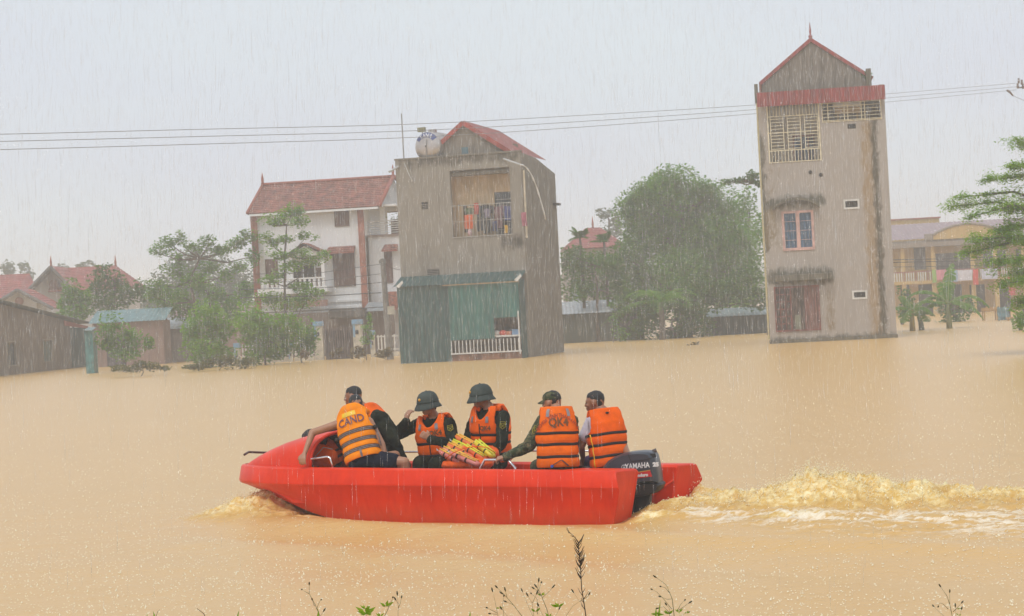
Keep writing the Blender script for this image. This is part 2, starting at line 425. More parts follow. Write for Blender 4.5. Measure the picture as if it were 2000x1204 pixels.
def build_bank():
    ys = np.linspace(-25, 13.2, 60); xs = np.linspace(-40, 40, 90)
    X, Y = np.meshgrid(xs, ys)
    Z = np.interp(Y, [-25, 0, 5, 9, 11.5, 13.2], [0.75, 0.6, 0.5, 0.22, -0.15, -0.7]) + 0.07 * fbm(X * 0.8, Y * 0.8, 4, 7)
    ny, nx = X.shape; idx = np.arange(nx * ny).reshape(ny, nx)
    F = np.stack([idx[:-1, :-1], idx[:-1, 1:], idx[1:, 1:], idx[1:, :-1]], -1).reshape(-1, 4)
    link_mesh('ground', np_mesh('ground', np.stack([X, Y, Z], -1), F, True), mat('bank_soil', (0.14, 0.12, 0.06), 0.95, 0.3, 2, bump=0.5, col2=(0.05, 0.08, 0.02)), kind='structure')
build_bank()

# ground under the flood, a sheet out to the horizon
MB().quad((-1500, 10, -1.2), (1500, 10, -1.2), (1500, 2700, -1.2), (-1500, 2700, -1.2)).build('terrain', mat('mud_bed', (0.2, 0.14, 0.08), 0.95), kind='structure')

def build_haze():
    m = bpy.data.materials.new('rain_haze'); m.use_nodes = True; t = m.node_tree; t.nodes.clear()
    o = t.nodes.new('ShaderNodeOutputMaterial'); v = t.nodes.new('ShaderNodeVolumePrincipled')
    v.inputs['Color'].default_value = (0.965, 0.98, 0.995, 1); v.inputs['Density'].default_value = HAZE
    v.inputs['Anisotropy'].default_value = 0.0
    t.links.new(v.outputs[0], o.inputs['Volume'])
    MB().box(-900, -30, -2.2, 900, 900, 19).build('haze', m, kind='stuff')
HAZE = 0.0022
build_haze()

# ================================================================== vegetation
def leaves(P, size, flat=0.0, aspect=0.5, droop=0.0, seed=0):
    """one bent leaf (two quads' worth of area in 2 triangles) per point; returns arrays"""
    rs = np.random.RandomState(seed); n = len(P)
    nn = rs.normal(size=(n, 3)); nn[:, 2] = np.abs(nn[:, 2]) + 0.7 + 2.0 * flat; nn /= np.linalg.norm(nn, axis=1)[:, None]
    d = np.cross(nn, rs.normal(size=(n, 3))); d[:, 2] -= droop; d /= np.linalg.norm(d, axis=1)[:, None] + 1e-9
    s = np.cross(d, nn); s /= np.linalg.norm(s, axis=1)[:, None] + 1e-9
    L = size * rs.uniform(0.6, 1.35, n)[:, None]
    a = P - d * L * 0.5; c = P + d * L * 0.5; b = P + s * L * aspect * 0.5; e = P - s * L * aspect * 0.5
    V = np.stack([a, b, c, e], 1).reshape(-1, 3)
    F = np.arange(4 * n).reshape(n, 4)
    return V, F
def clump_points(c, r, n, rs, shell=0.55):
    d = rs.normal(size=(n, 3)); d /= np.linalg.norm(d, axis=1)[:, None]
    rad = rs.uniform(0, 1, n) ** (1 / 3.0); rad = shell * np.clip(rad + 0.25, 0, 1.08) + (1 - shell) * rad
    rad *= 1 + 0.28 * np.array([mnoise.noise(Vector((x * 2.3 + c[0], y * 2.3, z * 2.3 + c[2]))) for x, y, z in d])
    return np.asarray(c) + d * rad[:, None] * np.asarray(r)
LEAVES = {
 'mid': ((0.045, 0.16, 0.005), (0.20, 0.43, 0.016)), 'dark': ((0.03, 0.11, 0.006), (0.11, 0.25, 0.015)),
 'bright': ((0.09, 0.24, 0.008), (0.27, 0.50, 0.02)), 'yellow': ((0.09, 0.10, 0.02), (0.20, 0.20, 0.05)), 'dry': ((0.12, 0.09, 0.04), (0.26, 0.20, 0.10)),
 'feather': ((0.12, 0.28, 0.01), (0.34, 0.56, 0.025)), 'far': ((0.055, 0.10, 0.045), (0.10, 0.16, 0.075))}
BARK = mat('bark', (0.13, 0.10, 0.075), 0.9, 0.3, 4, bump=0.6)
def foliage(name, label, d, clumps, kind='mid', base=None, leaf=0.28, dens=1.0, flat=0.2, group=None, cat='tree', seed=1, sub=5, trunk=0.12, depthk=0.8, trunk_pts=None, shell=0.55, grow=1.0):
    """clumps = photo circles (px, py, rx, ry) at distance d, each filled with sub-clumps of leaves; limbs run to every clump"""
    rs = np.random.RandomState(seed); k = d / FPX
    Ps = []; cen = []
    for c in clumps:
        px, py, rx, ry = c[:4]; rx, ry = rx * grow, ry * grow; dd = d + (c[4] if len(c) > 4 else rs.uniform(-1, 1) * rx * k * 0.5)
        C = np.array(W(px, py, dd)); rr = np.array([rx * k, rx * k * depthk, ry * k]); cen.append(C)
        area = rr[0] * rr[2] + rr[0] * rr[1] + rr[1] * rr[2]
        n = int(dens * 9.5 * area / leaf ** 2 / sub) + 6
        for j in range(sub):
            o = rs.normal(size=3); o /= np.linalg.norm(o); o = o * rs.uniform(0.15, 0.72) * np.array([1.1, 1, 1])
            Ps.append(clump_points(C + o * rr, rr * rs.uniform(0.45, 0.75), n, rs, shell))
    P = np.concatenate(Ps); P = P[P[:, 2] > -0.05]
    if base is None: base = (clumps[0][0], None)
    lowest = min(c[2] for c in cen); 
    bx = W(base[0], base[1] if base[1] else 650, d).x
    b0 = Vector((bx, d, -0.4))
    root = thing(name, label, cat, (bx, d, 0), 0, group)
    off = np.array([bx, d, 0])
    V, F = leaves(P - off, leaf, flat, 0.55, 0.1, seed)
    link_mesh('crown', np_mesh('crown', V, F), leaf_mat('leaf_' + kind, *LEAVES[kind]), root)
    mb = MB()
    top = Vector(tuple(np.mean(cen, 0))); top.z = max(c[2] for c in cen) * 0.75 + lowest * 0.25
    if trunk_pts: tp = [W(*q) for q in trunk_pts]; tp = [b0] + tp
    else: tp = [b0, b0.lerp(top, 0.35) + Vector((rs.uniform(-.2, .2), 0, 0)), b0.lerp(top, 0.7) + Vector((rs.uniform(-.3, .3), .1, 0)), top]
    mb.tube([p - Vector(off) for p in tp], [trunk * (1 - 0.6 * i / (len(tp) - 1)) for i in range(len(tp))], 7)
    for C in cen:
        C = Vector(C); zs = [p for p in tp if p.z < C.z + 0.3] or tp[:1]; s = zs[-1]
        midp = s.lerp(C, 0.5) + Vector((0, 0, -0.1 * (C - s).length))
        mb.tube([p - Vector(off) for p in (s, midp, C)], [trunk * 0.45, trunk * 0.3, trunk * 0.12], 5)
    mb.build('trunk', BARK, root, smooth=True)
    return root

# far pale trees behind everything
rs = np.random.RandomState(5)
fc = []
for i in range(150):
    fc.append((rs.uniform(-350, 2400), 585 + rs.uniform(-14, 6) - (rs.uniform(0, 1) ** 2) * 26, rs.uniform(18, 42), rs.uniform(14, 26)))
def far_wood():
    rs = np.random.RandomState(3); Ps = []
    for (px, py, rx, ry) in fc:
        d = rs.uniform(330, 420); py = py - (px - 1000) * 0.0524; k = d / FPX
        Ps.append(clump_points(np.array(W(px, py, d)), np.array([rx * k, rx * k, ry * k * 1.2]), 420, rs))
    P = np.concatenate(Ps); P = P[P[:, 2] > -0.3]
    V, F = leaves(P, 0.95, 0.2, 0.7, 0, 9)
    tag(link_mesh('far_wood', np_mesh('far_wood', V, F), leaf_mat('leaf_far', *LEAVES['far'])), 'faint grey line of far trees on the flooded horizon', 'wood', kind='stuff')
far_wood()
GF = 'pale far trees rising behind the red roofs'
for i, (px, py, rx, ry, lab) in enumerate(((15, 530, 20, 22, 'pale far tree at the left edge above the red hip roof'), (52, 526, 18, 20, 'pale far tree just left of the white gable apex'),
        (125, 526, 15, 18, 'pale far tree over the ridge right of the white gable'), (165, 523, 24, 18, 'broad pale far tree over the middle of the red ridge'), (205, 533, 14, 12, 'low pale far tree near the right end of the red ridge'))):
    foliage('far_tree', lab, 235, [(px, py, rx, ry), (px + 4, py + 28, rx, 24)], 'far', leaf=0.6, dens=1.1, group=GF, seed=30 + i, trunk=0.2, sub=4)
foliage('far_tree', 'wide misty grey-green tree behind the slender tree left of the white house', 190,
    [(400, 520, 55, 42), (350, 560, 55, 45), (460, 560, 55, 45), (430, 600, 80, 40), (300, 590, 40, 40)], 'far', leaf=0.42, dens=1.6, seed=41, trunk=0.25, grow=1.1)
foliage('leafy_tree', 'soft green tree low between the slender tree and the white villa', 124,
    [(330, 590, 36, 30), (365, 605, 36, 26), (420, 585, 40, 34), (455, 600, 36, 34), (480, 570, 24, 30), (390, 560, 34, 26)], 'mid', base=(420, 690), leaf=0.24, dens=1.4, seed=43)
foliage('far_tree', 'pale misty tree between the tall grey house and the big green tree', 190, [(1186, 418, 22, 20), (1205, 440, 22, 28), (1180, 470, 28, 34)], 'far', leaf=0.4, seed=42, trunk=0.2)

foliage('broad_tree', 'huge rounded green tree between the two tall grey houses', 128,
    [(1270, 375, 42, 34), (1318, 356, 52, 32), (1385, 382, 48, 36), (1232, 410, 30, 34), (1300, 380, 74, 56), (1345, 455, 80, 70), (1270, 430, 60, 60), (1400, 470, 70, 60), (1350, 520, 90, 60), (1250, 440, 52, 62), (1360, 400, 62, 56), (1418, 425, 55, 52), (1300, 470, 78, 70), (1385, 490, 76, 70), (1450, 500, 45, 76), (1235, 510, 46, 52), (1330, 560, 85, 62), (1430, 570, 60, 52), (1255, 575, 48, 56)],
    'mid', base=(1330, 660), leaf=0.21, dens=1.9, flat=0.2, seed=50, trunk=0.4, sub=9)
foliage('broad_tree', 'pale green leaning tree top right behind the big tree, against the tower', 134,
    [(1455, 400, 30, 36), (1478, 440, 26, 46), (1460, 480, 35, 45)], 'mid', base=(1470, 650), leaf=0.27, dens=1.2, seed=51, trunk=0.2)
foliage('dark_tree', 'small dark spreading branch tree touching the left side of the tower', 112,
    [(1425, 354, 17, 8), (1448, 352, 14, 7), (1472, 345, 18, 13), (1478, 358, 14, 8), (1462, 354, 10, 5)], 'dark', base=(1500, 650), leaf=0.22, dens=1.2, seed=52, trunk=0.12, trunk_pts=[(1505, 540, 112), (1505, 400, 112), (1485, 355, 112), (1440, 356, 112)])
foliage('bush', 'mid green undergrowth beside the right wall of the tall grey house', 118,
    [(1140, 520, 30, 36), (1185, 525, 34, 36), (1215, 570, 30, 40), (1150, 570, 30, 22), (1120, 500, 16, 26)], 'dark', base=(1170, 670), leaf=0.24, dens=1.3, cat='bush', seed=53)
foliage('bush', 'tangled dark bush below the frond palm, between the two low sheds', 116,
    [(1290, 620, 36, 40), (1335, 615, 36, 42), (1370, 625, 26, 38), (1265, 640, 26, 26), (1310, 650, 45, 18)], 'dark', base=(1320, 668), leaf=0.22, dens=1.5, cat='bush', seed=54)
foliage('bush', 'bright green bush over the roof of the right-hand low shed', 121,
    [(1440, 592, 22, 14), (1465, 588, 20, 14), (1415, 600, 18, 14)], 'bright', base=(1440, 640), leaf=0.2, cat='bush', seed=55)
foliage('sapling', 'thin vine sapling standing before the grey roofed shed', 114, [(1197, 596, 9, 9), (1200, 625, 10, 14), (1215, 650, 18, 16)], 'mid', base=(1199, 665), leaf=0.18, cat='plant', seed=56, trunk=0.03)

foliage('bush', 'dense dark green thicket down to the water under the big tree', 117,
    [(1230, 600, 34, 40), (1275, 590, 40, 40), (1350, 585, 50, 45), (1405, 580, 45, 40), (1460, 560, 40, 45), (1380, 640, 24, 26), (1240, 645, 22, 22), (1480, 585, 24, 24), (1340, 650, 40, 16)], 'dark', base=(1350, 668), leaf=0.24, dens=1.6, cat='bush', seed=57, sub=7)
foliage('bush', 'dark green thicket filling the gap behind the areca palms', 126,
    [(1128, 505, 26, 24), (1170, 510, 34, 26), (1130, 560, 34, 50), (1180, 560, 36, 56), (1215, 520, 34, 60), (1110, 520, 18, 40)], 'dark', base=(1170, 668), leaf=0.26, dens=1.5, cat='bush', seed=58, sub=6)

def frond(mb, base, direction, L, droop, n=16, leaflet=0.5, width=0.045):
    d = Vector(direction).normalized(); pts = []
    for i in range(n + 1):
        t = i / n; pts.append(Vector(base) + d * L * t + Vector((0, 0, -droop * t * t * L)))
    mb.tube(pts, [0.03 * (1 - 0.8 * i / n) for i in range(n + 1)], 4)
    side = d.cross(Vector((0, 0, 1))); side = side.normalized() if side.length > 0.1 else Vector((1, 0, 0))
    for i in range(2, n + 1):
        t = i / n; p = pts[i]; ll = leaflet * math.sin(math.pi * min(1, t * 0.85 + 0.12)) + 0.1
        for s in (-1, 1):
            tip = p + side * s * ll * 0.8 + d * ll * 0.45 + Vector((0, 0, -0.45 * ll))
            tang = (pts[i] - pts[i - 1]).normalized() * width
            mb.quad(p - tang, p + tang, tip)
def palm(px_top, py_top, py_base, d, L, nf, label, kind='mid', up=0.5, seed=0, droop=0.5, trunk=0.1, leaflet=0.5, group=None):
    rs = random.Random(seed); top = W(px_top, py_top, d); b = Vector((top.x, d, 0))
    root = thing('palm_tree', label, 'palm', b, 0, group)
    MB().tube([(0, 0, -0.4), (0.05, 0, (top.z) * 0.5), (0, 0, top.z)], [trunk * 1.3, trunk, trunk * 0.8], 7).build('trunk', BARK, root, smooth=True)
    for i in range(nf):
        a = 2 * math.pi * i / nf + rs.uniform(-.3, .3); e = rs.uniform(up * 0.3, up * 1.6)
        mb = MB(); frond(mb, (0, 0, top.z), (math.cos(a), math.sin(a), e), L * rs.uniform(.8, 1.1), droop * rs.uniform(.7, 1.2), leaflet=leaflet)
        mb.build('frond', leaf_mat('leaf_' + kind, *LEAVES[kind]), root, fix=False)
    return root
GP = 'slim areca palms before the small red roof'
palm(1133, 466, 600, 119, 1.15, 9, 'slim areca palm left of the small far red roof', 'dark', 1.6, 1, 0.5, 0.09, 0.35, GP)
palm(1180, 474, 600, 119, 1.15, 9, 'slim areca palm right of the small far red roof', 'dark', 1.6, 2, 0.5, 0.09, 0.35, GP)
palm(1290, 590, 660, 114, 3.4, 13, 'low palm with long arching pale fronds under the big tree', 'mid', 0.8, 3, 0.62, 0.16, 0.7)

# left-hand trees and shrubs
foliage('slender_tree', 'tall slender tree with loose flat leaf sprays left of the white house', 118,
    [(308, 495, 17, 17), (330, 476, 18, 12), (350, 468, 14, 14), (348, 505, 13, 13), (380, 482, 18, 11), (408, 473, 18, 13), (428, 492, 22, 12), (455, 478, 22, 12), (478, 466, 22, 14), (497, 500, 16, 14), (470, 520, 22, 12),
     (345, 530, 22, 20), (372, 545, 28, 16), (318, 560, 24, 18), (410, 525, 26, 12), (300, 580, 18, 14), (350, 575, 28, 16), (440, 540, 16, 12)],
    'mid', base=(385, 690), leaf=0.2, dens=1.15, flat=0.5, seed=60, grow=1.3, trunk=0.13, sub=5, trunk_pts=[(385, 640, 118), (380, 590, 118), (370, 550, 118), (390, 505, 118)], depthk=0.7)
foliage('slender_tree', 'slim light green tree standing in front of the white house', 110,
    [(540, 425, 24, 13), (570, 415, 26, 13), (585, 435, 20, 12), (528, 437, 14, 9), (598, 463, 16, 10), (560, 468, 18, 10), (535, 475, 18, 10), (520, 462, 12, 10), (585, 492, 20, 9), (612, 510, 24, 14), (628, 498, 14, 9),
     (545, 500, 22, 11), (560, 520, 26, 11), (530, 545, 22, 12), (585, 560, 26, 12), (610, 570, 20, 10), (525, 580, 30, 16), (560, 595, 34, 18), (600, 585, 22, 14)],
    'bright', base=(558, 700), leaf=0.19, dens=1.1, flat=0.45, seed=61, grow=1.32, trunk=0.09, sub=5, trunk_pts=[(558, 640, 110), (556, 560, 110), (556, 500, 110), (560, 440, 110)], depthk=0.7)
foliage('leafy_tree', 'dense dark green tree before the red ridge right of the white gable', 128,
    [(205, 535, 18, 22), (190, 560, 22, 24), (225, 560, 24, 24), (250, 575, 24, 20), (205, 590, 40, 22), (275, 570, 16, 20)], 'dark', base=(215, 690), leaf=0.24, dens=1.5, seed=62, grow=1.15)
foliage('leafy_tree', 'rounded green tree covering the right half of the white gable', 126,
    [(140, 570, 24, 22), (128, 590, 18, 18), (160, 590, 26, 24), (150, 612, 36, 16)], 'mid', base=(148, 690), leaf=0.24, dens=1.5, seed=63, grow=1.15)
foliage('shrub', 'grey-green shrub in front of the pink shack wall at left', 104,
    [(232, 640, 30, 24), (210, 665, 24, 22), (255, 668, 30, 26), (285, 672, 16, 16), (235, 690, 34, 16)], 'mid', base=(240, 712), leaf=0.2, dens=1.2, cat='shrub', seed=64, grow=1.15, trunk=0.05)
foliage('shrub', 'light green shrub left of the blue fence post', 104,
    [(410, 625, 36, 28), (385, 650, 28, 26), (435, 650, 32, 28), (405, 680, 42, 24), (430, 695, 38, 14)], 'bright', base=(410, 712), leaf=0.2, dens=1.35, cat='shrub', seed=65, grow=1.3, trunk=0.06)
foliage('shrub', 'bright green shrub in front of the fence below the slim tree', 102,
    [(495, 625, 34, 26), (520, 650, 36, 30), (545, 675, 38, 24), (490, 655, 28, 28), (560, 640, 28, 24), (515, 690, 44, 14)], 'bright', base=(520, 705), leaf=0.19, dens=1.4, cat='shrub', seed=66, grow=1.3, trunk=0.06)
foliage('shrub', 'thin green shrub between the slim tree and the gate', 103, [(590, 650, 22, 30), (605, 670, 16, 24), (585, 685, 24, 14)], 'mid', base=(592, 700), leaf=0.18, cat='shrub', seed=67, grow=1.3, trunk=0.04)
foliage('flooded_bush', 'low yellow-green bush half drowned in front of the left shack', 93,
    [(230, 720, 24, 7), (262, 716, 24, 10), (295, 716, 24, 9), (322, 718, 16, 6)], 'yellow', base=(270, 728), leaf=0.16, dens=0.9, cat='bush', seed=68, grow=1.2, trunk=0.03)
foliage('flooded_bush', 'low olive bush half drowned below the light green shrub', 96,
    [(380, 716, 18, 6), (405, 711, 22, 10), (440, 706, 26, 13), (480, 706, 24, 12)], 'yellow', base=(430, 720), leaf=0.16, dens=1.2, cat='bush', seed=69, grow=1.25, trunk=0.03)
GY = 'dry grass tufts along the fence foot'
for i, (px, rx, lab) in enumerate(((595, 14, 'dry grass tuft left of the brown gate'), (655, 14, 'dry grass tuft in front of the brown gate'), (700, 20, 'dry grass tuft at the foot of the gate pillar'), (755, 20, 'dry grass tuft at the foot of the concrete pole'))):
    foliage('grass_tuft', lab, 98, [(px, 692 - (px - 600) * 0.03, rx, 11)], 'dry', base=(px, 700), leaf=0.3, dens=1.0, flat=0, cat='grass', group=GY, seed=70 + i, trunk=0.01, sub=3)
foliage('creeper', 'light green creeper climbing the right gate pillar', 101, [(720, 620, 10, 12), (714, 640, 12, 12), (722, 655, 10, 12), (710, 665, 12, 10)], 'bright', base=(716, 690), leaf=0.16, cat='plant', seed=75, trunk=0.03)
foliage('driftwood', 'small drift of twigs floating right of the tall grey house', 97, [(1358, 672, 9, 6), (1352, 676, 12, 3)], 'dry', base=(1357, 676), leaf=0.16, dens=0.6, cat='driftwood', seed=76, trunk=0.03)

# flame tree reaching in from the right edge: flat sprays on long limbs
def flame_tree():
    rs = np.random.RandomState(8); d = 62.0
    base = W(2085, 700, d); root = thing('flame_tree', 'feathery green tree reaching in from the right edge', 'tree', (base.x, d, 0))
    off = Vector((base.x, d, 0)); mb = MB(); Ps = []
    trunk = [Vector((base.x, d, -0.4)), W(2080, 560, d), W(2060, 430, d), W(2050, 330, d), W(2030, 270, d)]
    mb.tube([p - off for p in trunk], [0.17, 0.14, 0.10, 0.07, 0.03], 8)
    limbs = [((2060, 430), (1950, 395), (1856, 404), 1.0), ((2060, 430), (1980, 400), (1895, 425), 1.0), ((2055, 400), (1980, 375), (1872, 386), .8), ((2050, 350), (2000, 345), (1925, 352), .9), ((2050, 330), (2010, 322), (1970, 326), .8),
             ((2040, 300), (2010, 290), (1986, 272), .7), ((2070, 500), (1990, 470), (1886, 496), 1.4), ((2070, 500), (1995, 460), (1900, 470), 1.5), ((2075, 540), (2010, 505), (1930, 515), 1.3), ((2075, 560), (2020, 545), (1960, 555), 1.3),
             ((2075, 580), (2030, 590), (1985, 590), 1.2), ((2060, 430), (2000, 440), (1950, 452), 1.3), ((2060, 430), (2020, 400), (1965, 410), 1.2), ((2075, 600), (2040, 620), (1995, 635), 1.0), ((2065, 520), (2030, 530), (1980, 535), 1.3)]
    for (a, b, c, wgt) in limbs:
        dz = rs.uniform(-1.2, 1.2)
        A, B, C = W(*a, d), W(*b, d + dz * 0.6), W(*c, d + dz)
        mb.tube([A - off, B - off, C - off], [0.06, 0.035, 0.01], 5)
        for i in range(int(60 * wgt)):
            t = rs.uniform(0.15, 1.03) ** 0.8
            p = A.lerp(B, t * 2) if t < 0.5 else B.lerp(C, t * 2 - 1)
            sd = Vector((rs.normal() * 0.18 - 0.10, rs.normal() * 0.35, rs.normal() * 0.13 * wgt + 0.01))
            tip = p + sd * (1.5 - t * 0.7)
            m = 34
            tt = rs.uniform(0.1, 1.1, m)[:, None]
            Ps.append(np.array(p) + (np.array(tip) - np.array(p)) * tt + rs.normal(size=(m, 3)) * np.array([0.09, 0.14, 0.045]))
    P = np.concatenate(Ps) - np.array(off)
    V, F = leaves(P, 0.095, 0.75, 0.42, 0.05, 4)
    link_mesh('crown', np_mesh('crown', V, F), leaf_mat('leaf_feather', *LEAVES['feather']), root)
    mb.build('trunk', BARK, root, smooth=True)
flame_tree()
foliage('bush', 'dark round bush in front of the yellow school, lower right', 122, [(1850, 590, 24, 30), (1885, 600, 24, 26), (1870, 625, 34, 14)], 'dark', base=(1868, 640), leaf=0.24, cat='bush', seed=80)
foliage('bush', 'dim green bush beside the right foot of the tower', 122, [(1762, 585, 18, 26), (1770, 610, 18, 24)], 'dark', base=(1765, 640), leaf=0.24, cat='bush', seed=81)
foliage('bush', 'green bush at the right edge below the feathery tree', 92, [(1990, 622, 22, 22), (2005, 600, 24, 30)], 'bright', base=(2000, 645), leaf=0.18, cat='bush', seed=82)

# banana clump by the tower
def banana(px, py, d, h, leaves_, label, stem=(0.34, 0.26, 0.08), group='banana plants in the water by the tower'):
    b = W(px, py, d); b.z = 0
    root = thing('banana_plant', label, 'banana plant', b, 0, group)
    lean = leaves_[0][3] if len(leaves_[0]) > 3 else 0
    MB().tube([(0, 0, -0.3), (lean * .4, 0, h * .5), (lean, 0, h)], [0.17, 0.13, 0.09], 10).build('stem', mat('banana_stem_%d' % int(stem[0] * 100), stem, 0.6, 0.3, 3, stretch=(3, 3, .6)), root, smooth=True)
    m = leaf_mat('leaf_banana', (0.07, 0.17, 0.02), (0.16, 0.33, 0.04), 2.5, 0.5)
    for k, lf in enumerate(leaves_):
        az, el, L = lf[:3]; a = math.radians(az); e = math.radians(el)
        d0 = Vector((math.cos(a) * math.cos(e), math.sin(a) * math.cos(e), math.sin(e)))
        n = 18; p = Vector((lean, 0, h)); pts = [p.copy()]; dv = d0.copy()
        for i in range(n):
            dv = (dv + Vector((0, 0, -0.075 - 0.004 * i))).normalized(); p = p + dv * L / n; pts.append(p.copy())
        side = d0.cross(Vector((0, 0, 1))).normalized()
        mb = MB(); rr = random.Random(k * 7 + int(px))
        for s in (-1, 1):
            for i in range(2, n):
                t = i / n; wv = 0.34 * math.sin(math.pi * min(1, t * 1.02)) ** 0.6 * (1.0 if rr.random() > 0.06 else 0.7)
                q0, q1 = pts[i], pts[i + 1]
                sag = Vector((0, 0, -wv * rr.uniform(0.3, 0.55)))
                mb.quad(q0, q1 - (q1 - q0) * 0.04, q1 + side * s * wv + sag - (q1 - q0) * rr.uniform(.0, .25), q0 + side * s * wv + sag)
        mb.build('leaf', m, root, fix=False)
        MB().tube(pts, [0.035 * (1 - 0.85 * i / n) for i in range(n + 1)], 5).build('midrib', mat('banana_rib', (0.22, 0.28, 0.08), 0.5), root, smooth=True)
banana(1855, 652, 104, 1.25, [(170, 55, 2.4), (12, 40, 2.6), (62, 80, 2.5), (200, 30, 1.9), (-25, 20, 2.2), (95, 70, 2.0), (-60, 35, 1.6), (140, 45, 2.0)], 'largest banana plant, green stem and arching leaves right of the tower', (0.20, 0.22, 0.07))
banana(1783, 656, 103, 1.05, [(175, 35, 1.7), (20, 50, 1.9), (120, 70, 1.3), (-30, 35, 1.3), (230, 10, 1.2)], 'banana plant with ochre stem close to the tower corner')
banana(1802, 655, 103.5, 0.7, [(160, 45, 1.2, -0.15), (20, 45, 1.1), (-70, 30, 1.0), (60, 70, 0.9)], 'short young banana plant between the two larger ones', (0.10, 0.13, 0.04))
foliage('flooded_bush', 'low weeds trailing in the water at the banana foot', 103, [(1880, 655, 20, 3), (1905, 653, 22, 3), (1835, 657, 14, 3)], 'mid', base=(1880, 656), leaf=0.13, cat='weeds', seed=83, trunk=0.01, sub=3)
foliage('flooded_bush', 'leafy twig rising from the water right of the bananas', 100, [(1965, 645, 9, 7), (1955, 652, 9, 3)], 'mid', base=(1960, 654), leaf=0.14, cat='weeds', seed=84, trunk=0.015, sub=3)
# ================================================================== BUILDINGS
class Front:
    """a facade frame: origin = left front foot, local x along the front, y into the building, z up"""
    def __init__(s, pxl, pyl, yaw, d=None):
        p = G(pxl, pyl) if d is None else W(pxl, pyl, d)
        s.o = Vector((p.x, p.y, 0)); s.yaw = yaw
        s.X = Vector((math.cos(yaw), math.sin(yaw), 0)); s.Y = Vector((-math.sin(yaw), math.cos(yaw), 0))
    def at(s, px, py, ly=0.0):
        a, b = uv(px, py); d = Vector((a, 1, b)); o = Vector((0, 0, CAMZ))
        t = (ly - s.Y.dot(o - s.o)) / s.Y.dot(d); p = o + d * t
        return s.X.dot(p - s.o), p.z
    def rect(s, px0, py0, px1, py1, ly=0.0):
        cx, cy = (px0 + px1) / 2, (py0 + py1) / 2
        return s.at(px0, cy, ly)[0], s.at(px1, cy, ly)[0], s.at(cx, py1, ly)[1], s.at(cx, py0, ly)[1]
    def local(s, px, py, ly=0.0):
        x, z = s.at(px, py, ly); return Vector((x, ly, z))
CREAM = mat('cream_painted_steel', (0.74, 0.66, 0.46), 0.5, 0.15, 5)
WHITEM = mat('white_painted_steel', (0.72, 0.71, 0.68), 0.5, 0.15, 5)
DARK = mat('dark_interior', (0.025, 0.022, 0.02), 0.9, 0.2)
REDM = mat('red_roof_metal', (0.29, 0.035, 0.03), 0.5, 0.25, 2, stretch=(3, 3, .5), col2=(0.16, 0.03, 0.025))
WINGL = mat('window_glass', (0.03, 0.04, 0.05), 0.12, 0.2, spec=0.6)
_bar = {}
def bar(name, L, horiz, m, parent, x, y, z, r=0.018):
    """one grille bar as an object; bars of one length share their mesh"""
    key = (round(L, 2), horiz, m.name, r)
    if key not in _bar:
        mb = MB()
        if horiz: mb.box(0, -r, -r, L, r, r)
        else: mb.box(-r, -r, 0, r, r, L)
        me = bpy.data.meshes.new(name); me.from_pydata(mb.v, [], mb.f); me.update(); me.materials.append(m); _bar[key] = me
    o = bpy.data.objects.new(name, _bar[key]); COL.objects.link(o); o.parent = parent; o.location = (x, y, z)
    return o

